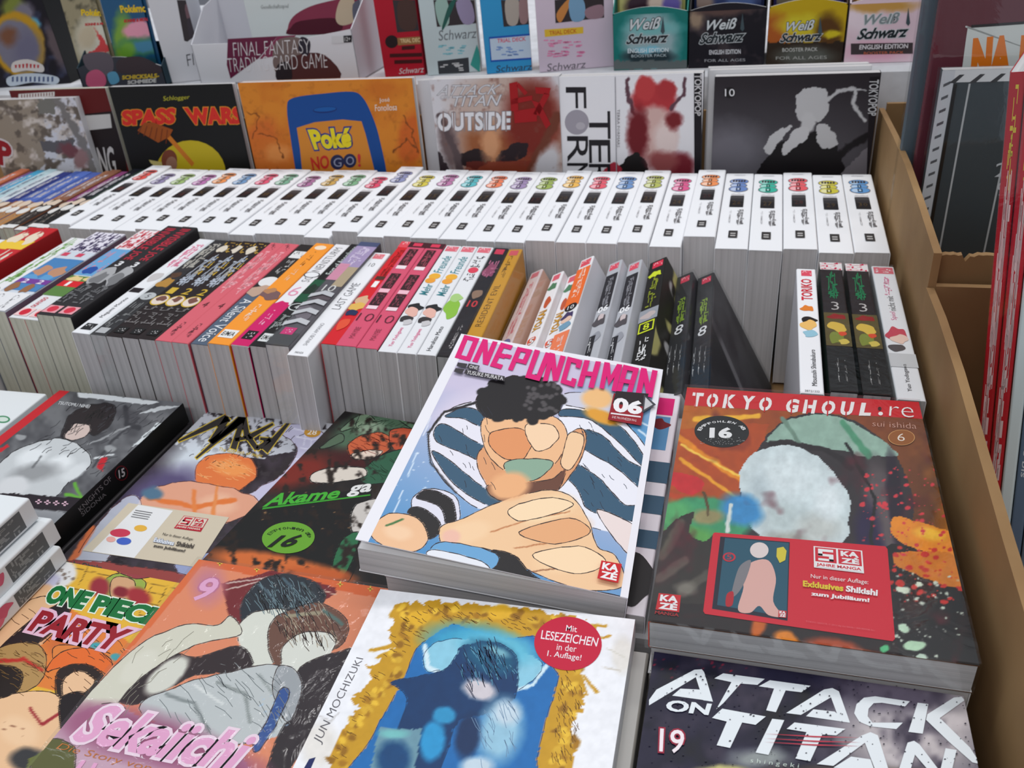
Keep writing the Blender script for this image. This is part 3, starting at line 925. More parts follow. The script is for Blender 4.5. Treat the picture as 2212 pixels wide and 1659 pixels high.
mid('white spine with thin grey lettering, left of the red one', -26.38, 18.8, 12.45, 1.52, WHT, (238, 238, 241), [('r', .22, .78, .93, .985, (226, 120, 130)), ('k', .3, .7, .935, .98, (240, 225, 226), 8), ('t', '10', .35, .65, .84, .88, (90, 90, 94), 0, -.01), ('t', 'LAST GAME', .3, .72, .40, .66, (96, 96, 102), 90, -.014), ('t', 'SHINOBU AMANO', .38, .58, .08, .27, (130, 130, 134), 90, -.014), ('t', 'MANGA', .3, .7, .015, .03, (120, 120, 124), 0)], h=16.6)
mid('red spine with lettering and white 1, left of the pink pair', -24.75, 20.6, 12.4, 1.2, (206, 32, 40), (212, 36, 44), [('r', 0, 1, .93, 1, (226, 80, 92)), ('k', .2, .8, .935, .995, (240, 210, 212), 8), ('k', .3, .72, .62, .92, (150, 24, 30), 40), ('r', .2, .8, .575, .61, (80, 50, 40)), ('t', '1', .34, .66, .50, .56, (244, 240, 238), 0, .03), ('b', .5, .37, .5, .05, (216, 176, 140), 2), ('b', .4, .31, .6, .04, (224, 180, 90), 5), ('b', .4, .26, .5, .03, (40, 50, 86), 7), ('b', .5, .16, .4, .06, (226, 84, 56), 8)])
for i in range(2):
    mid('pink spine with black panels and large 10, %s of the pair' % ('left' if i == 0 else 'right'), -23.55 + i * 1.6, 20.4 - i * .15, 12.45, 1.52, (40, 28, 32), (214, 86, 114),
        [('r', 0, 1, .94, 1, (70, 30, 40)), ('r', .25, .75, .955, .99, (216, 60, 88)), ('r', .2, .72, .74, .92, (66, 36, 42)), ('k', .28, .64, .75, .91, (170, 80, 96), 22), ('r', .2, .72, .70, .735, (240, 226, 230)), ('r', .2, .72, .50, .65, (58, 36, 40)), ('k', .28, .64, .51, .64, (150, 70, 86), 22), ('r', .2, .72, .46, .495, (240, 190, 204)), ('r', .2, .72, .34, .455, (56, 34, 40)), ('k', .28, .64, .35, .445, (150, 70, 86), 16), ('r', .2, .72, .305, .335, (240, 214, 222)), ('t', '10', .12, .88, .20, .265, (84, 40, 52), 0, -.018), ('t', 'MAYBE', .38, .62, .06, .15, (140, 60, 78), 90, -.01)], back=(40, 28, 32))
for i in range(2):
    mid('white spine with teal script and pink author name, %s of the pair' % ('left' if i == 0 else 'right'), -20.3 + i * 1.38, 20.0 - i * .05, 12.4, 1.32, (226, 226, 228), (230, 231, 234),
        [('r', .12, .88, .935, .99, (224, 110, 124)), ('k', .2, .8, .94, .985, (240, 222, 224), 8), ('t', 'Freunde', .25, .8, .70, .88, (64, 140, 150), 90, .005, .2), ('e', .5, .665, .34, .03, (236, 176, 60)), ('e', .4, .62, .3, .026, (236, 160, 60)), ('t', 'Mehr', .25, .75, .48, .585, (64, 140, 150), 90, .005, .2), ('b', .5, .37, .46, .035, (40, 42, 44), 2), ('b', .5, .325, .42, .045, (230, 180, 166), 4), ('b', .4, .265, .5, .03, (60, 56, 58), 7), ('b', .6, .235, .3, .03, (200, 198, 200), 9), ('t', 'Yuo Yodogawa', .38, .64, .04, .19, (220, 70, 130), 90, .0)])
mid('white spine with green splash and red ring, right of the teal lettered pair', -17.55, 20.0, 12.35, 1.32, (222, 224, 224), (230, 231, 234), [('r', .12, .88, .935, .99, (224, 110, 124)), ('k', .2, .8, .94, .985, (240, 222, 224), 8), ('k', .25, .75, .78, .89, (70, 70, 74), 26), ('e', .5, .745, .3, .03, (220, 70, 90)), ('k', .25, .75, .63, .71, (70, 70, 74), 20), ('b', .5, .38, .5, .09, (140, 190, 70), 4), ('b', .4, .47, .4, .04, (170, 206, 130), 6), ('t', 'Haruhisa Moto', .38, .62, .03, .22, (70, 72, 76), 90)])
mid('black spine with dark pink lettering and red 10, left of the ochre one', -16.18, 20.0, 12.3, 1.2, (36, 34, 36), (38, 34, 38), [('r', .2, .8, .93, .985, (214, 60, 88)), ('b', .5, .76, .42, .09, (150, 76, 104), 3), ('k', .15, .85, .68, .86, (190, 110, 140), 20), ('b', .5, .52, .4, .05, (150, 120, 100), 8), ('t', '10', .2, .8, .40, .46, (206, 60, 66), 0, .02), ('k', .42, .6, .06, .26, (176, 170, 170), 24)], wrap='crumpled_film')
mid('ochre yellow spine with brown lettering, last upright one before the leaning books', -14.9, 20.0, 12.3, 1.15, (206, 146, 52), (216, 156, 44), [('r', .2, .8, .93, .985, (222, 92, 100)), ('k', .25, .6, .70, .92, (130, 92, 30), 22), ('t', 'RESIDENT EVIL', .28, .66, .24, .62, (96, 66, 30), 90, -.012)], wrap='clear_sleeve', lean=2, h=17.0)
# leaning group
LE = 26.0
def leaner(label, x, z, t, cover, spine, items, wrap=None, yaw=2.5, h=17.3, lean=LE):
    return mid(label, x, 19.9, z, t, cover, spine, items, 'pages_white', wrap, lean, h, 11.3, yaw=yaw, group='leaning paperbacks in the middle row')
leaner('leaning pale peach spine with pink lettering, nearest the ochre book', -13.45, 10.1, 1.15, (214, 170, 150), (232, 214, 214), [('r', .2, .8, .93, .985, (222, 120, 130)), ('k', .3, .7, .40, .90, (226, 140, 150), 40), ('e', .5, .30, .4, .05, (120, 120, 180))], wrap='clear_sleeve')
for i in range(2):
    leaner('leaning white spine with orange lettering, %s of the pair' % ('left' if i == 0 else 'right'), -11.65 + i * 1.28, 10.0 - i * .1, 1.08, (222, 218, 220), (236, 234, 236), [('r', .2, .8, .925, .985, (220, 100, 116)), ('b', .5, .86, .4, .045, (80, 130, 96), 3), ('b', .55, .70, .3, .06, (196, 90, 56), 6), ('t', 'YO-KAI', .22, .8, .44, .62, (220, 160, 50), 90, .02, 0, ((50, 44, 40), .03)), ('b', .5, .36, .4, .04, (226, 90, 60), 8), ('t', '5', .3, .7, .33, .38, (240, 236, 236), 0, .02, 0, ((60, 60, 60), .03))])
leaner('leaning orange and white spine with black 10 disc', -9.25, 11.35, 1.2, (206, 206, 212), (232, 232, 234), [('r', .14, .86, .92, .985, (222, 80, 96)), ('k', .2, .8, .93, .98, (240, 214, 216), 8), ('r', 0, 1, .52, .90, (238, 112, 50)), ('k', .3, .7, .60, .88, (244, 214, 196), 34), ('e', .5, .515, .42, .034, (36, 34, 36)), ('t', '10', .28, .72, .498, .532, (240, 240, 240), 0, .0), ('b', .5, .44, .45, .04, (70, 60, 100), 3), ('b', .5, .40, .35, .03, (232, 196, 176), 5), ('b', .5, .35, .5, .04, (120, 160, 186), 9), ('r', 0, 1, 0, .30, (238, 130, 90)), ('k', .3, .7, .1, .27, (230, 220, 220), 20)])
for i in range(2):
    leaner('leaning silver and black spine with white 06, %s of the pair' % ('left' if i == 0 else 'right'), -7.0 + i * 1.55, 11.1 + i * .05, 1.2, (196, 198, 204), (182, 184, 190), [('r', .18, .82, .92, .98, (220, 80, 100)), ('k', .24, .76, .93, .975, (240, 214, 218), 8), ('r', .08, .92, .54, .87, (44, 44, 48)), ('k', .32, .7, .58, .85, (140, 140, 146), 40), ('t', '06', .16, .86, .51, .565, (238, 238, 240), 0, .03), ('b', .5, .44, .45, .06, (84, 80, 84), 3), ('b', .5, .47, .26, .03, (206, 190, 190), 7), ('b', .5, .30, .4, .05, (150, 152, 160), 9), ('r', .1, .5, .12, .32, (40, 40, 44)), ('k', .18, .42, .14, .30, (210, 210, 212), 12)])
b = leaner('leaning black and lime spine with boxed 8 and spotted cover', -3.8, 11.3, 1.45, (156, 158, 158), (34, 34, 32), [('r', .24, .84, .925, .985, (214, 50, 76)), ('k', .3, .78, .935, .975, (240, 214, 218), 8), ('b', .5, .86, .4, .03, (206, 220, 50), 3), ('t', 'W', .14, .86, .83, .88, (206, 220, 50), 180, .04), ('k', .3, .74, .55, .82, (140, 150, 46), 30), ('r', 0, 1, .43, .53, (150, 154, 162)), ('b', .5, .47, .4, .03, (190, 176, 174), 5), ('r', .1, .9, .335, .42, (206, 220, 50)), ('r', .17, .83, .345, .41, (34, 34, 32)), ('t', '8', .34, .66, .353, .402, (206, 220, 50), 0, .01), ('k', .3, .7, .12, .30, (226, 226, 226), 24)])
paint(b.front, 'cover_artwork', b.root, (168, 168, 168), [('n', (40, 38, 34), 26, .50, .54, 1), ('n', (176, 172, 110), 34, .62, .66, 1)], cell=.12, use_px=False)
for i in range(2):
    b = leaner('leaning dark grey spine with green script and 8, %s of the pair' % ('left' if i == 0 else 'right'), -1.7 + i * 1.6, 10.15, 1.36, (64, 62, 66), (52, 52, 54), [('r', .3, .84, .92, .975, (206, 60, 84)), ('k', .36, .78, .93, .97, (240, 214, 218), 8), ('k', .3, .72, .56, .78, (140, 170, 60), 40), ('k', .74, .84, .60, .74, (110, 130, 60), 10), ('t', '8', .28, .76, .45, .525, (230, 230, 232), 0, .0, .15), ('k', .12, .22, .16, .38, (200, 200, 202), 18), ('k', .42, .5, .16, .38, (200, 200, 202), 18), ('k', .7, .78, .16, .36, (180, 180, 182), 18)], wrap='shrink_film')
    if i:
        paint(b.front, 'cover_artwork', b.root, (72, 70, 74), [('p', [(0, 52), (100, 30), (100, 0), (0, 0)], (34, 32, 36)), ('l', [(0, 56), (100, 34)], 6, (116, 114, 118)), ('n', (46, 40, 46), 30, .5, .7, .8), ('e', 72, 26, 10, 8, 0, (170, 40, 70), .5), ('e', 50, 12, 12, 5, 0, (150, 40, 60), .6)], cell=.12, use_px=False)
# right hand four
mid('white spine with red lettering and orange badge, standing alone in the gap', 6.25, 18.3, 12.35, 1.32, (214, 210, 214), (238, 239, 242), [('r', .24, .78, .93, .985, (222, 80, 100)), ('k', .3, .72, .94, .98, (240, 214, 218), 8), ('t', 'TORIKO', .2, .76, .70, .90, (206, 46, 60), 90, .025), ('b', .48, .63, .36, .03, (226, 130, 50), 3), ('b', .5, .53, .42, .03, (40, 34, 34), 6), ('b', .5, .485, .38, .045, (238, 190, 110), 5), ('b', .55, .42, .4, .035, (150, 196, 214), 9), ('t', 'Mitsutoshi Shimabukuro', .5, .72, .05, .30, (44, 44, 48), 90), ('t', '387/21332', .2, .8, .008, .02, (90, 90, 94), 0)], lean=-.5, wrap=None, h=16.5)
for i in range(2):
    mid('black wrapped spine with green lettering and yellow patch, %s of the pair' % ('left' if i == 0 else 'right'), 7.85 + i * 1.72, 18.5 + i * -.1, 12.35 + .1, 1.5, (30, 52, 44), (44, 38, 40), [('r', 0, 1, .93, 1, (236, 230, 230)), ('k', .08, .92, .935, .995, (220, 50, 90), 26), ('k', .3, .66, .68, .92, (36, 130, 84), 44), ('t', '3', .34, .66, .575, .64, (196, 190, 188), 0, -.01), ('r', 0, 1, .30, .55, (96, 84, 50)), ('b', .55, .52, .42, .025, (150, 40, 40), 3), ('b', .5, .44, .42, .04, (222, 186, 80), 4), ('b', .4, .36, .4, .05, (130, 140, 60), 7), ('b', .7, .39, .2, .02, (220, 80, 50), 8), ('b', .7, .33, .25, .025, (214, 190, 90), 9), ('r', 0, 1, 0, .29, (32, 28, 28)), ('k', .34, .40, .06, .22, (190, 188, 186), 18), ('k', .62, .68, .06, .20, (170, 168, 166), 14)], wrap='crumpled_film', lean=-.5)
mid('white spine with pink lettering against the cardboard wall', 11.32, 18.2, 12.4, 1.5, (222, 222, 224), (236, 236, 239), [('r', .08, .92, .93, .99, (222, 110, 124)), ('k', .14, .86, .94, .985, (244, 226, 228), 14), ('k', .38, .66, .74, .90, (226, 140, 170), 30), ('t', 'nicht mit', .38, .66, .61, .73, (70, 70, 74), 90, -.008), ('t', 'Spiel', .38, .66, .535, .60, (226, 120, 160), 90, -.008), ('b', .5, .43, .46, .06, (206, 80, 96), 3), ('b', .55, .39, .34, .035, (240, 206, 190), 5), ('b', .4, .33, .4, .03, (90, 84, 86), 8), ('r', 0, 1, .20, .29, (206, 206, 208)), ('t', 'Yuo Yodogawa', .42, .62, .05, .22, (70, 70, 74), 90)], wrap='shrink_film', lean=-.5)
# ---------------------------------------------------------------- books lying flat, covers up
def flat(name, label, x, y_top, z, w, h, t, yaw, cover, spine=None, flip=False, wrap=None, page='pages_grey', tilt=(0, 0), group=None, **kw):
    """x, y_top: head-left corner of the front cover; z: height of the cover"""
    r = Matrix.Rotation(math.radians(yaw), 3, 'Z') @ Matrix.Rotation(math.radians(tilt[0]), 3, 'X') @ Matrix.Rotation(math.radians(tilt[1]), 3, 'Y')
    o = Vector((x, y_top, z)) - r @ Vector((0, h, t))
    m4 = r.to_4x4()
    m4.translation = W(o)
    return Book(name, label, w, h, t, m4, cover, spine, None, page, flip, wrap, group, **kw)

def stack_under(label, n, x, y_top, ztop, w, h, t, yaw=0, cover=(214, 214, 216), dx=0.0, flip=True):
    rg = random.Random(int(abs(x) * 10) + n)
    z = ztop
    for i in range(n):
        if z - t < 0.1:
            break
        flat('stacked_paperback', label + ', %s from top' % ORD[i], x + dx * i + rg.uniform(0, .12), y_top - rg.uniform(0, .25), z, w, h, t, yaw + rg.uniform(-.3, .3), cover, flip=flip, group=label)
        z -= t + 0.03

def kaze(pr, tl, tr, br, bl, word=True):
    q = [np.array(v, float) for v in (tl, tr, br, bl)]
    at = lambda a, b: tuple((1 - b) * ((1 - a) * q[0] + a * q[1]) + b * ((1 - a) * q[3] + a * q[2]))
    pr.poly([at(0, 0), at(1, 0), at(1, 1), at(0, 1)], (200, 28, 40))
    pr.text('KA', [at(.1, .08), at(.9, .08), at(.9, .46), at(.1, .46)], (240, 236, 236), .045)
    pr.text('ZÉ', [at(.1, .46), at(.9, .46), at(.9, .92), at(.1, .92)], (240, 236, 236), .045)
    if word:
        pr.text('MANGA', [at(0, 1.07), at(1, 1.07), at(1, 1.26), at(0, 1.26)], (170, 24, 34), .02)

def arc_text(pr, body, cx, cy, rx, ry, a0, a1, size, c, bold=0.0):
    """letters set along an arc of the ellipse, angles in degrees (photo sense, 0 right, -90 up)"""
    n = len(body)
    for i, ch in enumerate(body):
        if ch == ' ':
            continue
        a = math.radians(a0 + (a1 - a0) * (i + .5) / n)
        x, y = cx + rx * math.cos(a), cy + ry * math.sin(a)
        ux, uy = math.cos(a) , math.sin(a) * ry / rx
        tx, ty = -math.sin(a), math.cos(a) * ry / rx
        L = math.hypot(tx, ty); tx, ty = tx / L, ty / L
        h2, w2 = size, size * .42
        P = lambda s, r: (x + tx * s * w2 + ux * r * h2, y + ty * s * w2 + uy * r * h2)
        pr.text(ch, [P(-1, 1), P(1, 1), P(1, 0), P(-1, 0)], c, bold)

# ---- large book with red title band, beside the cardboard wall
b = flat('paperback', 'flat film wrapped paperback with red title band and red sticker beside cardboard wall', 0.0, 18.05, 12.4, 12.4, 18.05, 1.55, 0, (96, 60, 34), (210, 60, 40), wrap='shrink_film')
TG = b
paint(b.front, 'cover_artwork', b.root, (150, 84, 34), [
    ('g', (1480, 900), (2080, 1350), (176, 78, 30), (70, 52, 34)),
    ('n', (196, 122, 40), 120, .5, .75, .7),
    ('p', [(1440, 930), (1660, 915), (1600, 1120), (1430, 1090)], (186, 76, 30), .7),
    ('l', [(1450, 935), (1560, 1010), (1640, 1060)], 12, (232, 140, 30)), ('l', [(1470, 990), (1590, 1075)], 8, (236, 160, 40)), ('l', [(1500, 905), (1640, 900)], 10, (240, 178, 50)), ('l', [(1470, 960), (1600, 1030)], 5, (250, 200, 80)),
    ('p', [(1420, 1060), (1600, 1080), (1600, 1200), (1410, 1200)], (196, 70, 34), .8),
    # big dark mass at the right with greenish upper edge
    ('s', [(1640, 960), (1700, 905), (1790, 893), (1880, 930), (1950, 1010), (1975, 1110), (1965, 1230), (1900, 1300), (1790, 1290), (1690, 1260), (1610, 1180), (1595, 1060)], (54, 48, 50)),
    ('s', [(1655, 950), (1700, 910), (1790, 897), (1870, 930), (1940, 985), (1860, 985), (1780, 965), (1700, 950)], (150, 180, 164)),
    ('n', (120, 150, 132), 44, .58, .66, .0), ('l', [(1690, 905), (1730, 960)], 10, (112, 140, 124)), ('l', [(1820, 915), (1880, 985)], 14, (84, 150, 116)), ('l', [(1665, 955), (1780, 970), (1840, 1010)], 12, (40, 34, 36)),
    ('e', 1905, 1120, 34, 120, -8, (96, 86, 88), .5), ('e', 1880, 1180, 30, 90, -6, (44, 34, 66), .6), ('e', 1935, 1090, 16, 110, -6, (40, 28, 44), .5),
    ('l', [(1830, 960), (1890, 1080), (1880, 1200)], 7, (28, 22, 26)),
    # pale rounded field
    ('s', [(1603, 1010), (1640, 970), (1720, 965), (1790, 1010), (1832, 1070), (1835, 1130), (1826, 1165), (1770, 1190), (1680, 1178), (1615, 1130), (1598, 1065)], (208, 220, 222)),
    ('e', 1705, 1030, 70, 40, 12, (222, 232, 234), .9), ('e', 1690, 1120, 60, 30, 12, (190, 202, 202), .9), ('e', 1770, 1140, 46, 30, 0, (196, 200, 196), .9), ('e', 1640, 1070, 22, 50, 0, (188, 200, 204), 1.0), ('e', 1790, 1085, 30, 36, 0, (226, 234, 236), .8), ('e', 1700, 1165, 50, 16, 8, (170, 172, 164), .9),
    # round green and blue field
    ('e', 1520, 1125, 100, 52, 4, (66, 150, 104), .15), ('e', 1600, 1100, 46, 34, 20, (62, 140, 196), .5), ('e', 1450, 1110, 46, 30, 0, (88, 170, 104), .6), ('e', 1530, 1115, 34, 16, 0, (150, 140, 96), .6), ('l', [(1575, 1090), (1575, 1150)], 8, (220, 226, 220)), ('e', 1490, 1160, 60, 24, 0, (92, 160, 80), .6),
    ('s', [(1440, 1026), (1480, 1022), (1520, 1040), (1510, 1065), (1470, 1062)], (206, 44, 48)),
    ('l', [(1520, 1065), (1530, 1110)], 6, (90, 70, 44)),
    # dark lower half
    ('s', [(1410, 1190), (1450, 1130), (1500, 1105), (1490, 1150), (1520, 1170), (1560, 1170), (1560, 1420), (1390, 1400), (1395, 1260)], (52, 46, 42)),
    ('l', [(1425, 1250), (1480, 1210)], 20, (96, 88, 78)), ('l', [(1430, 1200), (1470, 1130)], 20, (92, 84, 72)), ('l', [(1470, 1280), (1530, 1240)], 18, (84, 78, 70)), ('e', 1480, 1270, 22, 14, 0, (120, 114, 104), .8),
    ('p', [(1380, 1300), (2200, 1330), (2200, 1480), (1380, 1480)], (40, 30, 28)),
    ('s', [(1900, 1190), (2000, 1180), (2080, 1200), (2140, 1480), (1960, 1440), (1920, 1300)], (34, 24, 30)),
    ('n', (90, 30, 40), 60, .6, .8, .6),
    ('s', [(1935, 1115), (2020, 1140), (2060, 1155), (2070, 1200), (2000, 1190), (1930, 1160)], (232, 140, 40)), ('s', [(1960, 1190), (2060, 1200), (2075, 1265), (2000, 1250), (1930, 1215)], (206, 120, 40)), ('e', 2010, 1155, 30, 12, 12, (248, 190, 60), .8),
    ('e', 1700, 1385, 30, 20, 30, (224, 130, 36), .4), ('e', 1640, 1350, 16, 30, 20, (196, 96, 30), .5), ('e', 1800, 1400, 60, 20, 8, (170, 70, 34), .6), ('e', 1880, 1420, 50, 14, 8, (206, 90, 40), .6),
    ('d', 130, (1860, 1010, 2040, 1220), 1.2, 6, (214, 60, 70)), ('d', 70, (1920, 1180, 2080, 1300), 1.5, 9, (196, 50, 44)), ('d', 60, (1925, 1230, 2090, 1430), 1.2, 5, (196, 206, 190)), ('e', 1950, 1275, 16, 7, 0, (208, 218, 196), .2), ('e', 1950, 1360, 14, 9, 30, (196, 224, 196), .2), ('e', 1975, 1395, 26, 10, -5, (186, 220, 186), .2), ('e', 1990, 1420, 12, 9, 0, (196, 216, 196), .2), ('e', 1910, 1400, 9, 6, 0, (90, 190, 130), .3), ('e', 1985, 1262, 8, 6, 0, (208, 218, 196), .2)],
    warp=6, warp_scale=34, mottle=.16, cell=.06)
pr = Printer(b.front)
pr.raw([pr.P((1400, 834)), pr.P((2060, 870)), pr.P((2060, 909)), pr.P((1400, 871))], (204, 38, 44))
ttl = [('T', 1494, 848, 1518, 878), ('O', 1527, 850, 1551, 880), ('K', 1563, 852, 1589, 882), ('Y', 1602, 855, 1629, 885), ('O', 1640, 858, 1667, 888), ('G', 1698, 862, 1725, 892), ('H', 1736, 864, 1762, 894), ('O', 1775, 866, 1804, 896), ('U', 1816, 868, 1843, 898), ('L', 1858, 871, 1883, 899)]
for ch, x0, y0, x1, y1 in ttl:
    s = -3
    pr.text(ch, [(x0 + 3, y0), (x1 + 3, y0 + 1.5), (x1 + s, y1 + .5), (x0 + s, y1)], (240, 234, 232), .05)
pr.k += 1
for ch, x0, y0, x1, y1 in ttl:      # stencil gaps
    xm = (x0 + x1) / 2
    if ch in 'OGU':
        pr.poly([(xm - 1.5, y0 - 2), (xm + 1.5, y0 - 2), (xm - 1, y1 + 3), (xm - 4, y1 + 3)], (204, 38, 44), False)
    if ch in 'KHT':
        pr.poly([(x0 + 9, y0 - 1), (x0 + 11, y0 - 1), (x0 + 8, y1 + 2), (x0 + 6, y1 + 2)], (204, 38, 44), False)
pr.ell(1900, 884, 4, 4, (80, 20, 22)); pr.ell(1902, 895, 5, 4, (240, 234, 232))
pr.text('re', [(1922, 879), (1972, 882), (1974, 904), (1920, 900)], (240, 234, 232), -.015)
pr.text('sui ishida', [(1885, 911), (1978, 916), (1980, 928), (1884, 922)], (226, 176, 160), -.02)
for rr, cc in ((1.0, (206, 150, 90)), (.94, (150, 88, 36))):
    pr.ell(1947, 947, 29 * rr, 17 * rr, cc)
pr.text('6', [(1939, 938), (1954, 939), (1954, 955), (1938, 954)], (240, 228, 216), -.01)
pr.build('cover_lettering', b.root)
pr = Printer(b.front, base=.022)
pr.ell(1559, 933, 59, 34, (26, 24, 26), 3, 40)
arc_text(pr, 'EMPFOHLEN AB', 1559, 935, 45, 21, -168, -12, 9, (232, 230, 230), .02)
pr.text('16', [(1533, 925), (1582, 925), (1581, 949), (1532, 948)], (236, 234, 234), .05)
rg = random.Random(3); pr.k += 1
for i in range(60):
    px_, py_ = 1559 + rg.uniform(-48, 48), 952 + rg.uniform(-6, 10)
    pr.poly([(px_, py_), (px_ + 2, py_), (px_ + 1.5, py_ + 1.2)], (190, 190, 188), False)
pr.build('age_sticker', b.root, label='black oval age sticker reading 16')
pr = Printer(b.front, base=.022)
pr.poly([(1540, 1154), (1544, 1151), (1912, 1181), (1917, 1187), (1933, 1381), (1928, 1386), (1523, 1327), (1519, 1321)], (208, 34, 52))
pr.poly([(1556, 1160), (1706, 1172), (1701, 1342), (1538, 1316)], (24, 30, 48))
pr.poly([(1566, 1163), (1704, 1174), (1699, 1334), (1549, 1308)], (36, 84, 104))
# plain pink column on the picture card
pr.blob([(1625, 1215), (1660, 1212), (1676, 1250), (1670, 1300), (1690, 1332), (1660, 1330), (1640, 1310), (1620, 1325), (1594, 1318), (1606, 1270), (1600, 1240)], (222, 172, 162))
pr.blob([(1600, 1222), (1622, 1212), (1612, 1250), (1596, 1280), (1580, 1290), (1588, 1250)], (128, 124, 128))
pr.blob([(1570, 1285), (1584, 1280), (1582, 1308), (1568, 1310)], (180, 30, 44))
pr.ell(1640, 1190, 20, 17, (226, 210, 206))
for rr, cc in ((1, (200, 40, 56)), (.72, (36, 84, 104))):
    pr.ell(1575, 1205, 14 * rr, 10 * rr, cc)
pr.text('5', [(1570, 1200), (1580, 1200), (1580, 1210), (1570, 1210)], (200, 40, 56))
pr.poly([(1678, 1186), (1692, 1183), (1699, 1192), (1696, 1212), (1684, 1218), (1677, 1204)], (214, 196, 60))
kaze(pr, (1682, 1320), (1699, 1322), (1698, 1337), (1681, 1335), False)
# anniversary logo
def anniversary(pr, at, fg, bgc):
    pr.poly([at(0, 0), at(1, 0), at(1, 1), at(0, 1)], fg)
    pr.poly([at(.03, .04), at(.46, .04), at(.46, .70), at(.03, .70)], bgc)
    pr.poly([at(.50, .04), at(.97, .04), at(.97, .70), at(.50, .70)], bgc, False)
    pr.k += 1
    for a0, b0, a1, b1 in ((.09, .10, .40, .22), (.09, .22, .18, .42), (.09, .32, .40, .43), (.31, .43, .40, .64), (.09, .54, .40, .64)):
        pr.poly([at(a0, b0), at(a1, b0), at(a1, b1), at(a0, b1)], fg, False)
    pr.text('KA', [at(.55, .10), at(.92, .10), at(.92, .34), at(.55, .34)], fg, .05)
    pr.text('ZÉ', [at(.55, .36), at(.92, .36), at(.92, .65), at(.55, .65)], fg, .05)
    pr.poly([at(.03, .74), at(.97, .74), at(.97, .96), at(.03, .96)], fg)
    pr.text('JAHRE MANGA', [at(.05, .78), at(.95, .78), at(.95, .95), at(.05, .95)], bgc, .03)
def quad_at(tl, tr, br, bl):
    q = [np.array(v, float) for v in (tl, tr, br, bl)]
    return lambda a, b: tuple((1 - b) * ((1 - a) * q[0] + a * q[1]) + b * ((1 - a) * q[3] + a * q[2]))
anniversary(pr, quad_at((1757, 1182), (1862, 1192), (1866, 1241), (1758, 1228)), (238, 234, 234), (208, 34, 52))
pr.text('Nur in dieser Auflage:', [(1751, 1243), (1875, 1256), (1875, 1268), (1751, 1254)], (240, 232, 230), .0)
pr.text('Exklusives', [(1734, 1257), (1822, 1267), (1821, 1281), (1734, 1270)], (226, 196, 50), .04)
pr.text('Shikishi', [(1827, 1268), (1896, 1277), (1895, 1291), (1826, 1281)], (242, 236, 236), .04)
pr.text('zum Jubiläum!', [(1752, 1281), (1878, 1296), (1877, 1307), (1751, 1292)], (242, 236, 236), .04)
pr.text('TOKYO GHOUL © 2011 by Sui Ishida / SHUEISHA Inc.', [(1740, 1344), (1890, 1364), (1890, 1368), (1740, 1348)], (226, 120, 128), -.01, res=1)
pr.build('promo_sticker', b.root, label='red rectangular promotional sticker')
pr = Printer(b.front, base=.03)
kaze(pr, (1423, 1282), (1471, 1287), (1467, 1324), (1416, 1318))
pr.build('publisher_logo', b.root)
stack_under('plain paperback stacked beneath the red banded book', 7, 0.0, 17.9, 10.8, 12.35, 17.8, 1.5)

# ---- dark navy book with big white lettering, bottom right
b = flat('paperback', 'flat navy paperback with huge white scratched title and red glowing 19', 0.27, -0.12, 10.75, 11.85, 17.5, 1.6, 0, (34, 32, 50), (30, 28, 40))
paint(b.front, 'cover_artwork', b.root, (38, 36, 56), [
    ('n', (24, 24, 38), 90, .45, .7, .8), ('e', 1960, 1600, 170, 90, 10, (190, 182, 184), 1.0), ('e', 2060, 1540, 60, 60, 0, (196, 188, 190), 1.0), ('e', 1930, 1500, 120, 30, 8, (96, 88, 104), 1.0), ('e', 1640, 1640, 60, 20, 0, (140, 146, 146), 1.0),
    ('n', (60, 54, 70), 60, .5, .75, .8), ('e', 1850, 1680, 200, 24, 0, (90, 76, 60), .8), ('e', 1560, 1668, 60, 14, 0, (190, 184, 120), .6), ('d', 40, (1400, 1420, 1650, 1480), .8, 2.2, (150, 40, 60))], warp=10, warp_scale=60, mottle=.1)
pr = Printer(b.front)
WL = (226, 232, 236)
def letter(polys):
    for p in polys:
        pr.poly(p, WL)
# traced block letters: A T T A C K / T I T A N
letter([[(1402, 1512), (1418, 1490), (1500, 1447), (1516, 1446), (1521, 1452), (1540, 1516), (1519, 1513), (1503, 1463), (1402, 1524)], [(1452, 1503), (1470, 1488), (1512, 1490), (1522, 1498), (1530, 1514)]])
letter([[(1543, 1466), (1562, 1455), (1652, 1467), (1636, 1480), (1600, 1477), (1563, 1519), (1547, 1533), (1580, 1474)]])
letter([[(1639, 1483), (1663, 1470), (1751, 1482), (1731, 1496), (1697, 1492), (1676, 1539), (1655, 1535), (1672, 1488)]])
letter([[(1698, 1541), (1780, 1490), (1798, 1487), (1812, 1494), (1836, 1562), (1814, 1559), (1795, 1507), (1730, 1545)], [(1741, 1548), (1757, 1533), (1803, 1538), (1812, 1546), (1822, 1560)]])
letter([[(1965, 1516), (1955, 1527), (1905, 1519), (1887, 1520), (1876, 1532), (1874, 1548), (1884, 1562), (1950, 1562), (1936, 1576), (1880, 1570), (1856, 1560), (1845, 1542), (1850, 1522), (1866, 1508), (1890, 1505)]])
letter([[(1982, 1519), (2005, 1522), (1993, 1586), (1962, 1582)], [(2003, 1544), (2060, 1508), (2077, 1506), (2083, 1514), (2030, 1552), (2095, 1616), (2118, 1652), (2100, 1648), (2050, 1604), (2000, 1556)]])
letter([[(1538, 1552), (1560, 1532), (1654, 1549), (1632, 1567), (1603, 1562), (1577, 1617), (1548, 1611), (1570, 1560)]])
letter([[(1668, 1554), (1694, 1557), (1660, 1632), (1632, 1627)]])
letter([[(1699, 1576), (1716, 1562), (1826, 1576), (1806, 1590), (1776, 1588), (1750, 1646), (1718, 1640), (1742, 1583)]])
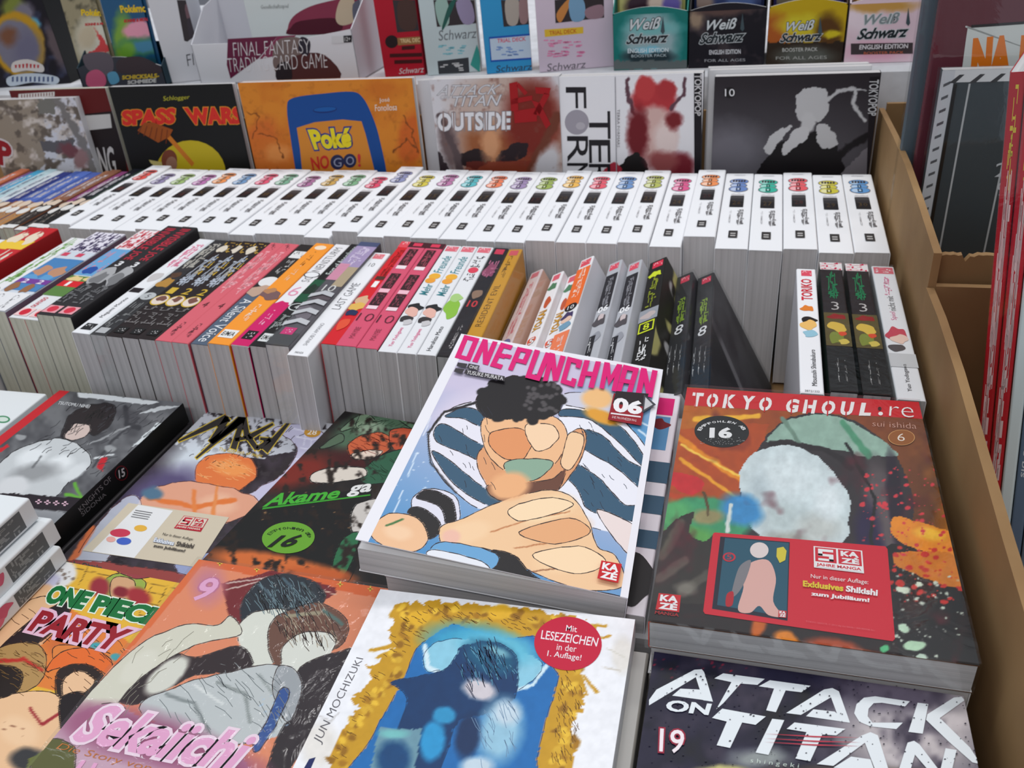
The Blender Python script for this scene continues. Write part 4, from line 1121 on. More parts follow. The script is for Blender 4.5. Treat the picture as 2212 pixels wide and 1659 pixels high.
letter([[(1764, 1652), (1862, 1590), (1880, 1583), (1896, 1590), (1924, 1680), (1896, 1680), (1868, 1606), (1800, 1656)], [(1800, 1660), (1838, 1636), (1880, 1642), (1890, 1670)]])
letter([[(1940, 1668), (1960, 1606), (1974, 1602), (1986, 1610), (2030, 1668), (2042, 1618), (2066, 1622), (2050, 1690), (2026, 1690), (1976, 1632), (1962, 1680)]])
pr.text('ON', [(1442, 1513), (1538, 1522), (1530, 1547), (1436, 1537)], WL, .04)
rg = random.Random(9); pr.k += 1
for i in range(330):
    px_, py_ = rg.uniform(1402, 2110), rg.uniform(1450, 1656)
    s = rg.uniform(.8, 3.2)
    pr.poly([(px_, py_ - s * .6), (px_ + s, py_), (px_ + s * .3, py_ + s * .7), (px_ - s * .9, py_ + s * .3)], (40, 38, 54), False)
pr.text('19', [(1426, 1575), (1480, 1580), (1474, 1631), (1424, 1626)], (240, 228, 232), .01, outline=((150, 36, 60), .05))
pr.k += 1
for y0 in (1590, 1600, 1608):
    pr.poly([(1650, y0 - 3), (1760, y0 + 2), (1860, y0 + 6), (1760, y0 + 5)], (190, 50, 70), False)
pr.text('s h i n g e k i', [(1622, 1640), (1726, 1652), (1724, 1664), (1620, 1652)], (206, 220, 210), -.01)
pr.build('cover_lettering', b.root)
stack_under('plain paperback stacked beneath the navy book', 6, 0.25, -0.3, 9.1, 11.8, 17.4, 1.5)

# ---- white cover with golden frame
b = flat('paperback', 'flat white paperback with golden ornate frame round a blue field and round red sticker', -12.62, 1.02, 11.0, 11.9, 17.5, 1.45, 1.2, (238, 238, 242), (234, 234, 236), flip=True)
rg = random.Random(12)
def wob(pts, amp, n=9):
    out = []
    for i in range(len(pts)):
        a, c_ = np.array(pts[i - 1], float), np.array(pts[i], float)
        for k in range(n):
            q = a + (c_ - a) * k / n
            out.append(tuple(q + np.array([rg.uniform(-amp, amp), rg.uniform(-amp, amp)])))
    return out
GOLD = (200, 152, 44)
def gold_frame():
    ring = wob([(858, 1305), (950, 1300), (1030, 1305), (1140, 1312), (1235, 1330), (1290, 1355), (1255, 1440), (1262, 1520), (1235, 1560), (1242, 1640), (1200, 1780), (690, 1780), (720, 1610), (775, 1525), (760, 1510), (800, 1470), (795, 1440), (850, 1400), (840, 1380)], 6)
    st = [('p', ring, GOLD)]
    for l_, w_ in (([(850, 1395), (800, 1405)], 8), ([(860, 1400), (815, 1420)], 6), ([(1260, 1460), (1290, 1495)], 7), ([(1255, 1465), (1268, 1500)], 6), ([(1265, 1350), (1310, 1352)], 6), ([(1280, 1380), (1318, 1375)], 6), ([(860, 1310), (845, 1330)], 10)):
        st.append(('l', l_, w_, GOLD))
    r2 = random.Random(5)
    edge = [(870, 1320), (900, 1345), (930, 1320), (975, 1325), (1020, 1335), (1060, 1320), (1110, 1325), (1160, 1345), (1210, 1345), (1250, 1360), (870, 1380), (880, 1360), (860, 1420), (850, 1450), (830, 1470), (820, 1490), (800, 1510), (790, 1540), (775, 1560), (755, 1590), (740, 1620), (730, 1650), (1245, 1400), (1240, 1440), (1230, 1480), (1245, 1500), (1225, 1540), (1215, 1580), (1230, 1600), (1210, 1630), (1200, 1655)]
    for (ex_, ey_) in edge:
        for k in range(4):
            px_, py_ = ex_ + r2.uniform(-16, 16), ey_ + r2.uniform(-12, 12)
            st.append(('e', px_, py_, r2.uniform(6, 13), r2.uniform(4, 8), r2.uniform(0, 180), r2.choice([(232, 188, 62), (168, 120, 38), (150, 106, 36), (214, 170, 56)]), .5))
    for cx_, cy_ in ((905, 1335), (1080, 1322)):
        st.append(('e', cx_, cy_, 26, 16, -10, (226, 176, 50), .3))
    return st
paint(b.front, 'cover_artwork', b.root, (238, 239, 243), [('e', 690, 1610, 40, 50, 0, (228, 224, 218), .6), ('e', 1345, 1415, 24, 40, 0, (226, 222, 216), .5), ('l', [(1300, 1440), (1340, 1450)], 3, (206, 200, 190)), ('l', [(1310, 1400), (1350, 1420)], 3, (210, 206, 196)), ('l', [(690, 1545), (715, 1560), (730, 1540)], 3, (206, 204, 204))] + gold_frame() + [
    # blue inner field
    ('s', [(978, 1348), (1010, 1358), (1080, 1378), (1150, 1375), (1180, 1395), (1195, 1440), (1205, 1470), (1178, 1560), (1160, 1640), (1130, 1780), (700, 1780), (800, 1600), (820, 1560), (870, 1470), (900, 1400), (940, 1370)], (40, 110, 176)),
    ('e', 1030, 1400, 110, 50, 10, (64, 160, 198), .6), ('s', [(915, 1420), (940, 1390), (1000, 1380), (1100, 1400), (1170, 1430), (1150, 1470), (1080, 1500), (960, 1450), (925, 1450)], (140, 200, 222)), ('e', 1080, 1400, 80, 30, 10, (100, 186, 212), .8), ('l', [(918, 1395), (925, 1440), (960, 1460)], 10, (214, 236, 244)), ('l', [(1180, 1440), (1150, 1480), (1090, 1500)], 8, (206, 230, 240)),
    ('s', [(845, 1475), (900, 1462), (960, 1445), (985, 1415), (1000, 1395), (1060, 1385), (1110, 1410), (1120, 1460), (1110, 1510), (1060, 1540), (990, 1560), (960, 1640), (900, 1760), (800, 1760), (850, 1600), (880, 1510)], (28, 62, 104)),
    ('e', 1060, 1420, 56, 34, 20, (36, 92, 124), .6), ('e', 1075, 1408, 26, 8, 20, (120, 176, 192), .9), ('e', 1035, 1490, 36, 22, 15, (206, 200, 206), .5),
    ('e', 960, 1545, 24, 18, 0, (54, 148, 196), .4), ('e', 935, 1600, 26, 44, 10, (50, 150, 204), .4), ('e', 1080, 1580, 46, 66, 14, (150, 194, 216), .7), ('e', 1095, 1540, 30, 26, 0, (196, 214, 226), .7), ('e', 1010, 1590, 26, 50, 10, (36, 56, 92), .5), ('e', 1030, 1655, 36, 20, 0, (196, 214, 226), .6),
    ('p', [(822, 1572), (912, 1576), (890, 1680), (790, 1690)], (110, 150, 166)), ('e', 850, 1640, 36, 40, 20, (30, 74, 120), .5), ('e', 850, 1585, 30, 10, 0, (120, 190, 190), .8), ('h', [(985, 1415), (1060, 1385), (1120, 1460), (1000, 1500)], 70, 60, 44, 1.4, (22, 44, 76)), ('h', [(985, 1415), (1060, 1385), (1120, 1460), (1000, 1470)], 70, 30, 34, 1.3, (90, 150, 176)), ('h', [(870, 1330), (950, 1305), (1280, 1350), (1250, 1370), (960, 1345), (880, 1400), (800, 1500), (740, 1650), (720, 1640), (800, 1470)], 30, 160, 18, 1.3, (112, 78, 24)), ('h', [(1250, 1400), (1262, 1520), (1235, 1640), (1190, 1655), (1210, 1470)], 70, 90, 18, 1.3, (112, 78, 24)), ('h', [(1020, 1540), (1110, 1510), (1130, 1640), (1040, 1660)], 70, 26, 44, 1.2, (110, 140, 170))], warp=3, warp_scale=12, cell=.07, mottle=.08, ink=(34, 60, 96), ink_w=1.2)
pr = Printer(b.front)
pr.text('JUN MOCHIZUKI', [(676, 1598), (770, 1420), (790, 1424), (696, 1610)], (92, 90, 96), -.005)
pr.text('1', [(668, 1640), (682, 1636), (668, 1668), (652, 1668)], (40, 48, 96), .02)
pr.build('cover_lettering', b.root)
pr = Printer(b.front, base=.022)
pr.ell(1227, 1391, 73, 58, (196, 24, 62), 4, 44)
pr.text('Mit', [(1224, 1351), (1247, 1354), (1246, 1367), (1222, 1364)], (240, 226, 230), .005)
pr.text('LESEZEICHEN', [(1171, 1362), (1294, 1379), (1289, 1398), (1168, 1381)], (240, 226, 230), .01)
pr.text('in der', [(1204, 1391), (1246, 1396), (1245, 1410), (1202, 1405)], (240, 226, 230), .0)
pr.text('1. Auflage!', [(1184, 1406), (1257, 1416), (1254, 1432), (1181, 1422)], (240, 226, 230), .005)
pr.build('round_sticker', b.root, label='round red sticker with white lettering')
for i, (dx_, dy_) in enumerate(((.95, .35), (1.05, .1), (1.15, .3), (1.0, 0), (1.1, .2), (1.0, .1))):
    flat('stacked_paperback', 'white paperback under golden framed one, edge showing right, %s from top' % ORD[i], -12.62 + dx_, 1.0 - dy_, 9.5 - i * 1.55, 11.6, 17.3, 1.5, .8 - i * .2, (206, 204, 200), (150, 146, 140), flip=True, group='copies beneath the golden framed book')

# ---- orange cover
b = flat('paperback', 'flat film wrapped orange paperback with pink glowing lettering and numeral 9', -24.2, 2.98, 9.2, 11.5, 17.5, 1.35, -1.3, (222, 124, 84), (226, 130, 90), wrap='crumpled_film', flip=True)
paint(b.front, 'cover_artwork', b.root, (232, 142, 104), [
    ('p', [(420, 1200), (830, 1270), (820, 1292), (432, 1222)], (224, 104, 52)), ('p', [(420, 1200), (452, 1206), (250, 1440), (225, 1440)], (228, 112, 60)),
    ('p', [(478, 1262), (590, 1232), (725, 1268), (728, 1282), (560, 1360), (500, 1350)], (120, 36, 40)), ('l', [(490, 1262), (610, 1240)], 2.5, (216, 190, 180)), ('l', [(488, 1275), (560, 1255)], 2.5, (216, 190, 180)), ('l', [(690, 1270), (726, 1284)], 2.5, (220, 180, 160)),
    # dark masses
    ('s', [(520, 1310), (550, 1262), (600, 1240), (670, 1252), (702, 1282), (690, 1312), (640, 1330), (570, 1322), (530, 1345)], (40, 46, 54)), ('l', [(560, 1262), (600, 1300)], 5, (90, 110, 122)), ('l', [(610, 1250), (650, 1295)], 6, (78, 100, 112)), ('l', [(650, 1258), (680, 1290)], 4, (96, 118, 124)),
    ('s', [(520, 1345), (560, 1320), (615, 1316), (640, 1340), (600, 1420), (560, 1450), (515, 1385)], (226, 226, 214)),
    ('s', [(520, 1395), (420, 1420), (340, 1405), (250, 1500), (300, 1520), (420, 1460), (540, 1450)], (48, 34, 36)),
    ('s', [(470, 1350), (500, 1330), (520, 1370), (420, 1395), (340, 1440), (270, 1500), (190, 1620), (110, 1620), (190, 1500), (300, 1395), (400, 1350)], (220, 216, 198)),
    ('e', 300, 1440, 50, 22, -38, (226, 222, 206), .3), ('e', 360, 1460, 58, 24, -40, (222, 220, 208), .3),
    ('s', [(585, 1345), (640, 1312), (700, 1305), (748, 1340), (745, 1385), (700, 1410), (640, 1400), (600, 1440), (580, 1400)], (112, 76, 62)), ('l', [(620, 1330), (690, 1325)], 8, (160, 150, 124)), ('l', [(700, 1318), (738, 1350)], 8, (90, 116, 110)),
    ('s', [(612, 1395), (660, 1365), (715, 1370), (722, 1400), (680, 1440), (640, 1460), (610, 1450)], (226, 226, 216)),
    ('s', [(390, 1480), (480, 1455), (590, 1435), (640, 1470), (655, 1530), (600, 1590), (480, 1610), (400, 1590), (300, 1530)], (198, 202, 202)), ('l', [(360, 1500), (420, 1520), (450, 1580)], 9, (142, 148, 148)), ('l', [(470, 1475), (530, 1500), (540, 1560)], 8, (150, 156, 154)), ('l', [(560, 1460), (600, 1510), (590, 1580)], 7, (160, 166, 164)), ('l', [(420, 1480), (480, 1520)], 6, (226, 228, 226)),
    ('s', [(650, 1440), (760, 1400), (790, 1400), (600, 1700), (560, 1720), (600, 1590), (640, 1520)], (46, 36, 40)), ('s', [(600, 1440), (640, 1450), (650, 1500), (620, 1560), (590, 1500)], (164, 168, 172)),
    ('s', [(604, 1490), (626, 1496), (600, 1560), (560, 1620), (545, 1612), (580, 1550)], (54, 86, 150)), ('d', 30, (560, 1500, 620, 1600), 1, 2.4, (170, 200, 226)),
    ('s', [(100, 1600), (220, 1520), (330, 1560), (500, 1620), (560, 1720), (400, 1760), (60, 1720)], (206, 168, 186)),
    ('e', 300, 1590, 150, 50, 12, (150, 76, 112), .9), ('e', 440, 1640, 130, 40, 15, (158, 84, 120), .9), ('e', 200, 1560, 50, 36, 0, (166, 96, 130), .9), ('e', 560, 1690, 60, 20, 0, (226, 222, 200), .5),
    ('s', [(100, 1600), (160, 1615), (150, 1680), (60, 1690)], (96, 96, 50)), ('e', 450, 1265, 34, 40, 10, (206, 130, 140), .9), ('h', [(520, 1310), (600, 1240), (702, 1282), (640, 1330)], 62, 60, 40, 1.6, (110, 132, 140)), ('h', [(520, 1310), (600, 1240), (702, 1282), (640, 1330)], 62, 50, 34, 1.5, (24, 28, 34)), ('h', [(585, 1345), (700, 1305), (748, 1385), (640, 1400)], 64, 50, 34, 1.5, (64, 40, 34)), ('h', [(585, 1345), (700, 1305), (748, 1385), (640, 1400)], 64, 40, 34, 1.5, (168, 150, 128)), ('h', [(390, 1480), (590, 1435), (655, 1530), (480, 1610), (300, 1530)], 52, 36, 60, 1.5, (120, 126, 128)), ('h', [(470, 1350), (500, 1330), (420, 1395), (190, 1620), (110, 1620), (300, 1395)], -42, 16, 60, 1.1, (140, 134, 118))], warp=3, warp_scale=26, cell=.08, ink=(70, 56, 54))
pr = Printer(b.front)
pr.text('9', [(446, 1246), (480, 1252), (452, 1298), (404, 1298)], (232, 170, 206), .02, outline=((196, 120, 150), .04))
pr.k += 1
for cx_, cy_ in ((475, 1217), (555, 1230), (735, 1262), (800, 1272)):
    pr.poly([(cx_ - 6, cy_ - 1), (cx_ + 6, cy_), (cx_ + 6, cy_ + 2), (cx_ - 6, cy_ + 1)], (226, 190, 70), False)
    pr.poly([(cx_ - 1, cy_ - 6), (cx_ + 2, cy_ - 6), (cx_ + 1, cy_ + 6), (cx_ - 2, cy_ + 6)], (226, 190, 70), False)
pr.text('Sekaiichi', [(215, 1518), (560, 1588), (510, 1672), (150, 1600)], (236, 170, 208), .03, .25, outline=((246, 220, 234), .055))
pr.text('Die Story von', [(130, 1605), (330, 1652), (322, 1672), (118, 1622)], (206, 120, 50), -.01, .2)
pr.text('H', [(168, 1640), (212, 1650), (196, 1700), (140, 1690)], (236, 170, 208), .03, .25)
pr.build('cover_lettering', b.root)
stack_under('plain paperback stacked beneath the orange book', 4, -22.9, 2.7, 6.4, 10.6, 17.3, 1.5, -1)

# ---- yellow puzzle wall cover, bottom left
b = flat('paperback', 'flat yellow and orange paperback with green and dark red title, at lower left', -34.27, 2.85, 7.75, 11.4, 17.4, 1.05, -2.6, (226, 176, 60), (220, 160, 60), flip=True)
paint(b.front, 'cover_artwork', b.root, (226, 178, 62), [
    ('l', [(150, 1225), (400, 1275)], 1.6, (120, 90, 40)), ('l', [(130, 1240), (390, 1292)], 1.6, (120, 90, 40)), ('l', [(120, 1262), (380, 1318)], 1.6, (120, 90, 40)), ('l', [(300, 1330), (360, 1345)], 1.6, (120, 90, 40)), ('l', [(190, 1225), (170, 1262)], 1.6, (120, 90, 40)), ('l', [(330, 1260), (300, 1330)], 1.6, (120, 90, 40)), ('l', [(360, 1270), (320, 1350)], 1.6, (120, 90, 40)), ('l', [(160, 1212), (135, 1262)], 1.6, (120, 90, 40)),
    ('p', [(0, 1290), (60, 1262), (300, 1400), (260, 1520), (60, 1480), (-60, 1420)], (222, 128, 62)),
    ('e', 118, 1240, 48, 34, -8, (226, 226, 226), .2), ('d', 34, (86, 1218, 160, 1265), 2, 5, (130, 116, 106)), ('e', 84, 1262, 48, 16, -16, (196, 194, 216), .3),
    ('e', 90, 1284, 30, 22, -20, (230, 184, 140), .3), ('s', [(0, 1360), (60, 1300), (110, 1290), (140, 1330), (80, 1400), (-20, 1430)], (228, 184, 142)), ('s', [(80, 1330), (150, 1300), (130, 1350), (40, 1420), (-20, 1440), (-10, 1410)], (46, 40, 42)),
    ('s', [(220, 1262), (250, 1240), (300, 1248), (315, 1265), (290, 1300), (240, 1300)], (150, 170, 76)), ('s', [(246, 1250), (290, 1254), (285, 1292), (240, 1288)], (206, 160, 120)), ('e', 262, 1280, 18, 12, 0, (130, 40, 50), .4), ('s', [(255, 1225), (330, 1215), (338, 1240), (300, 1250), (262, 1240)], (150, 66, 70)), ('e', 215, 1268, 22, 22, 0, (150, 50, 60), .5), ('e', 300, 1290, 26, 20, 20, (160, 50, 56), .5),
    ('e', 160, 1400, 60, 30, 10, (206, 110, 60), .6), ('s', [(120, 1395), (200, 1400), (250, 1420), (220, 1460), (130, 1450)], (220, 130, 66)),
    ('s', [(-60, 1440), (0, 1400), (60, 1388), (98, 1410), (90, 1470), (40, 1500), (-60, 1520)], (176, 140, 88)), ('l', [(-20, 1430), (50, 1424), (90, 1448)], 8, (186, 54, 46)), ('s', [(-40, 1445), (30, 1440), (50, 1470), (20, 1510), (-40, 1520)], (44, 36, 34)),
    ('s', [(100, 1450), (130, 1410), (190, 1400), (235, 1420), (240, 1460), (200, 1440), (140, 1440)], (226, 110, 52)), ('s', [(120, 1470), (140, 1440), (200, 1438), (225, 1470), (190, 1500), (130, 1510)], (50, 40, 38)), ('s', [(138, 1470), (170, 1450), (205, 1470), (175, 1500), (140, 1505)], (232, 190, 150)),
    ('s', [(-40, 1540), (30, 1500), (120, 1500), (140, 1560), (100, 1640), (-40, 1660)], (232, 190, 148)), ('l', [(65, 1530), (90, 1565), (135, 1540)], 7, (160, 50, 56)), ('s', [(130, 1510), (190, 1500), (170, 1560), (140, 1600)], (40, 34, 36)), ('e', 40, 1580, 44, 30, 20, (238, 200, 160), .5), ('l', [(10, 1560), (50, 1575)], 2, (150, 100, 76)), ('l', [(5, 1575), (50, 1590)], 2, (150, 100, 76)), ('e', 60, 1640, 40, 24, 0, (60, 60, 62), .5), ('p', [(60, 1640), (130, 1600), (120, 1700), (40, 1720)], (110, 116, 60)), ('e', 210, 1395, 16, 8, 0, (70, 160, 170), .4), ('e', 250, 1420, 12, 8, 0, (70, 160, 170), .4), ('h', [(0, 1290), (300, 1400), (260, 1520), (60, 1480)], 40, 60, 26, 1.3, (90, 56, 40)), ('h', [(-40, 1400), (90, 1388), (90, 1470), (40, 1500)], 20, 40, 22, 1.2, (120, 90, 50))], warp=3, warp_scale=22, cell=.08, ink=(60, 46, 40))
pr = Printer(b.front)
pr.text('ONE', [(116, 1262), (206, 1280), (176, 1318), (92, 1302)], (24, 112, 60), .06, outline=((226, 236, 222), .05))
pr.text('PIECE', [(214, 1284), (366, 1318), (330, 1354), (192, 1322)], (24, 112, 60), .06, outline=((226, 236, 222), .05))
pr.text('PARTY', [(92, 1318), (290, 1362), (246, 1408), (58, 1362)], (150, 36, 46), .04, outline=((226, 186, 206), .10))
pr.build('cover_lettering', b.root)
stack_under('plain paperback stacked beneath the yellow book', 3, -35.0, -3.0, 6.0, 11.2, 12.0, 1.5, -2)

# ---- fighter cover on top, leaning over the pile: cover sheet lifted off its pages
Rv = Vector((.04, .16, .03))
R3 = Matrix.Rotation(Rv.length, 3, Rv.normalized())
R3b = R3 @ Matrix.Rotation(math.radians(-2.6), 3, 'Y')
o_bl = Vector((-13.54, 1.40, 13.65))
wB, hB, tB = 12.6, 18.0, 1.55
hinge = o_bl + R3 @ Vector((wB, 0, 0))
org = hinge - R3b @ Vector((wB, 0, tB))
m4 = R3b.to_4x4(); m4.translation = W(org)
b = Book('paperback', 'paperback with magenta title and striped artwork lying tilted on top of pile', wB, hB, tB, m4, (236, 234, 240), (232, 230, 238), (230, 230, 234), 'pages_grey', flip=True, front=False)
OPM = b
rel = m4.inverted() @ Matrix.Translation(W(o_bl)) @ R3.to_4x4()
mb = MB(); mb.box((0, 0, -.045), (wB, hB, 0), (238, 236, 242))
fc = mb.build('front_cover', 'printed_card', b.root, matrix=rel)
# first page under the lifted cover
mb = MB(); mb.poly([(0.1, .02, tB - .03), (wB - .1, .02, tB - .03), (wB - .1, hB - .02, tB - .03), (0.1, hB - .02, tB - .03)], (226, 226, 226))
mb.build('top_page', 'matte_print', b.root)
pl = Plane(Matrix.Translation(W(o_bl)) @ R3.to_4x4(), (0, 0, 0), (1, 0, 0), (0, 1, 0), (0, 0, 1), wB, hB)
NAVY, TAN, TAN2, BK = (60, 92, 116), (240, 196, 150), (226, 160, 108), (40, 38, 40)
paint(pl, 'cover_artwork', fc, (206, 196, 220), [
    ('g', (1000, 840), (860, 1160), (204, 196, 220), (84, 146, 198)),
    ('e', 1330, 960, 110, 120, 0, (92, 150, 196), .8), ('e', 1010, 880, 90, 30, -20, (214, 206, 226), .9),
    ('d', 30, (830, 940, 960, 1150), 1.2, 3, (220, 232, 244)), ('l', [(900, 980), (880, 1030)], 3, (210, 228, 244)), ('l', [(870, 1060), (850, 1110)], 3, (210, 228, 244)), ('l', [(930, 900), (915, 940)], 3, (220, 226, 240)), ('l', [(1380, 930), (1420, 960)], 4, (206, 226, 240)), ('l', [(1360, 900), (1420, 930)], 4, (206, 226, 240)),
    # striped rounded field, left
    ('s', [(930, 930), (980, 880), (1060, 865), (1140, 880), (1180, 1000), (1150, 1100), (1060, 1110), (980, 1060), (935, 1000)], (232, 230, 240)),
    ('s', [(962, 900), (1000, 880), (1040, 890), (1070, 920), (1060, 930), (1000, 905)], NAVY), ('s', [(938, 930), (960, 915), (1020, 950), (1090, 990), (1080, 1010), (1000, 980), (945, 955)], NAVY), ('s', [(934, 980), (960, 985), (1040, 1050), (1100, 1090), (1060, 1095), (980, 1045)], NAVY), ('l', [(925, 935), (960, 890), (1040, 866)], 5, BK), ('l', [(925, 935), (930, 1000), (985, 1065)], 4, BK),
    ('s', [(890, 1080), (930, 1055), (985, 1075), (990, 1130), (950, 1150), (905, 1130)], (226, 224, 236)), ('s', [(900, 1075), (930, 1058), (975, 1080), (985, 1130), (965, 1140), (950, 1095)], BK), ('s', [(882, 1105), (905, 1095), (945, 1120), (950, 1150), (920, 1165), (890, 1140)], BK),
    # striped rounded field, right
    ('s', [(1215, 880), (1260, 870), (1330, 895), (1390, 960), (1402, 1010), (1380, 1140), (1330, 1150), (1230, 1120), (1180, 1040), (1200, 960)], (236, 236, 244)),
    ('s', [(1215, 885), (1280, 890), (1350, 930), (1400, 1000), (1390, 1010), (1330, 950), (1270, 905), (1212, 900)], NAVY), ('s', [(1256, 930), (1300, 940), (1350, 990), (1398, 1020), (1392, 1060), (1330, 1010), (1256, 965)], NAVY), ('s', [(1215, 1020), (1240, 1000), (1290, 1030), (1320, 1060), (1350, 1090), (1390, 1095), (1385, 1125), (1330, 1120), (1270, 1100), (1250, 1060)], NAVY),
    # warm overlapping rounded fields
    ('s', [(1030, 1000), (1060, 960), (1180, 960), (1255, 925), (1262, 975), (1215, 1050), (1150, 1090), (1070, 1070)], (224, 160, 114)),
    ('s', [(1050, 900), (1120, 885), (1205, 905), (1225, 950), (1190, 1010), (1120, 1030), (1060, 990), (1040, 940)], (240, 188, 142)),
    ('s', [(1060, 935), (1120, 925), (1150, 950), (1130, 990), (1090, 990), (1060, 965)], (228, 152, 102)), ('s', [(1140, 915), (1195, 920), (1205, 950), (1165, 975), (1140, 950)], (248, 212, 174)),
    ('s', [(1090, 1000), (1150, 990), (1195, 1000), (1160, 1035), (1110, 1040)], (142, 172, 150)),
    ('s', [(1050, 1050), (1110, 1045), (1190, 1035), (1225, 1010), (1200, 1065), (1140, 1090), (1075, 1080)], (110, 72, 58)),
    ('s', [(1230, 935), (1258, 940), (1258, 970), (1232, 1015), (1212, 1005), (1218, 970)], (244, 204, 162)),
    ('s', [(950, 1140), (1000, 1120), (1080, 1085), (1170, 1060), (1230, 1070), (1270, 1120), (1290, 1180), (1330, 1200), (1350, 1260), (1310, 1275), (1240, 1270), (1140, 1230), (1110, 1200), (1010, 1180), (960, 1180)], (242, 200, 156)),
    ('e', 1100, 1050, 44, 30, -10, (238, 178, 128), .4), ('e', 1180, 1100, 60, 26, -14, (248, 216, 172), .6), ('e', 1200, 1150, 70, 26, -14, (240, 192, 146), .6), ('e', 1220, 1210, 60, 26, -4, (248, 210, 166), .6), ('e', 1010, 1150, 50, 22, -14, (246, 208, 166), .5), ('l', [(1060, 1150), (1150, 1120), (1230, 1105)], 3, (196, 130, 86)), ('l', [(1110, 1185), (1200, 1170), (1250, 1150)], 3, (190, 124, 82)), ('l', [(1150, 1235), (1220, 1225), (1270, 1200)], 3, (150, 96, 66)), ('e', 975, 1160, 20, 16, 0, (240, 190, 170), .4), ('s', [(1100, 1100), (1180, 1075), (1240, 1090), (1180, 1115), (1120, 1125)], (250, 220, 180)), ('s', [(1120, 1150), (1230, 1120), (1275, 1150), (1200, 1175)], (232, 172, 124)), ('s', [(1150, 1200), (1250, 1180), (1310, 1215), (1240, 1240)], (250, 218, 178)),
    ('h', [(1260, 900), (1390, 1000), (1370, 1130), (1230, 1090)], 60, 24, 22, 1.2, (50, 60, 76)), ('h', [(940, 930), (1060, 880), (1100, 1080), (980, 1050)], 70, 20, 22, 1.2, (50, 50, 60)),
    ('s', [(800, 1150), (840, 1110), (900, 1120), (925, 1160), (900, 1190), (840, 1185)], (240, 192, 150)), ('e', 860, 1150, 30, 16, 10, (246, 206, 168), .6), ('l', [(835, 1135), (870, 1122)], 4, (70, 120, 70)),
    ('s', [(1060, 1190), (1110, 1200), (1150, 1240), (1200, 1265), (1330, 1285), (1340, 1300), (1160, 1262), (1060, 1236)], BK), ('s', [(960, 1170), (1070, 1195), (1060, 1230), (990, 1215), (930, 1195)], (110, 166, 210)), ('s', [(940, 1188), (1040, 1212), (1050, 1238), (930, 1205)], (232, 234, 240)), ('s', [(1290, 1100), (1390, 1150), (1376, 1200), (1340, 1180)], (236, 220, 216)),
    ('s', [(1180, 868), (1220, 850), (1290, 850), (1340, 870), (1330, 900), (1250, 880)], (206, 206, 220)), ('e', 1290, 860, 34, 22, 0, (240, 190, 130), .4), ('e', 1300, 900, 40, 14, 20, (226, 160, 60), .5),
    # dark curly cloud
    ('s', [(1030, 880), (1035, 850), (1080, 820), (1120, 812), (1170, 825), (1205, 845), (1215, 875), (1190, 900), (1130, 905), (1060, 905)], BK)] +
    [('e', 1125 + 84 * math.cos(a) + random.uniform(-6, 6), 862 + 42 * math.sin(a) + random.uniform(-5, 5), random.uniform(9, 16), random.uniform(8, 13), 0, BK, .2) for a in [i * .22 for i in range(29)]] +
    [('e', 1125 + random.uniform(10, 84), 850 + random.uniform(-30, 40), 5, 4, 0, (84, 80, 82), .6) for i in range(36)], warp=2, warp_scale=16, cell=.065, ink=(56, 46, 46))
pr = Printer(pl)
MAG = (222, 30, 118)
# white margin down the left edge
pr.raw([(0, 0), (.62, 0), (.62, hB), (0, hB)], (236, 235, 241))
pr.raw([(0, hB - .45), (wB, hB - .45), (wB, hB), (0, hB)], (236, 235, 241))
pr.raw([(wB - .35, 0), (wB, 0), (wB, hB), (wB - .35, hB)], (236, 235, 241))
# block letters, traced as quads
W_ = .33
BLOCK = {'O': [(0, 0, W_, 1), (1 - W_, 0, 1, 1), (0, 0, 1, .17), (0, .83, 1, 1)], 'N': [(0, 0, W_, 1), (1 - W_, 0, 1, 1), [(0, 0), (W_, 0), (1, 1), (1 - W_, 1)]], 'E': [(0, 0, .42, 1), (0, 0, 1, .18), (0, .40, .85, .58), (0, .82, 1, 1)],
         'P': [(0, 0, W_, 1), (0, 0, 1, .17), (0, .46, 1, .63), (1 - W_, 0, 1, .63)], 'U': [(0, 0, W_, 1), (1 - W_, 0, 1, 1), (0, .83, 1, 1)], 'C': [(0, 0, W_, 1), (0, 0, 1, .17), (0, .83, 1, 1), (1 - W_, 0, 1, .3), (1 - W_, .7, 1, 1)],
         'H': [(0, 0, W_, 1), (1 - W_, 0, 1, 1), (0, .41, 1, .58)], 'M': [(0, 0, .28, 1), (.72, 0, 1, 1), [(0, 0), (.3, 0), (.5, .45), (.5, .85)], [(1, 0), (.7, 0), (.5, .45), (.5, .85)]], 'A': [(0, 0, W_, 1), (1 - W_, 0, 1, 1), (0, 0, 1, .17), (0, .5, 1, .66)], '-': [(0, 0, 1, 1)]}
def block(ch, quad):
    f_ = quad_at(*quad)
    pr.k += 1
    for s_ in BLOCK[ch]:
        pts = s_ if isinstance(s_, list) else [(s_[0], s_[1]), (s_[2], s_[1]), (s_[2], s_[3]), (s_[0], s_[3])]
        pr.poly([f_(u, v) for u, v in pts], MAG)
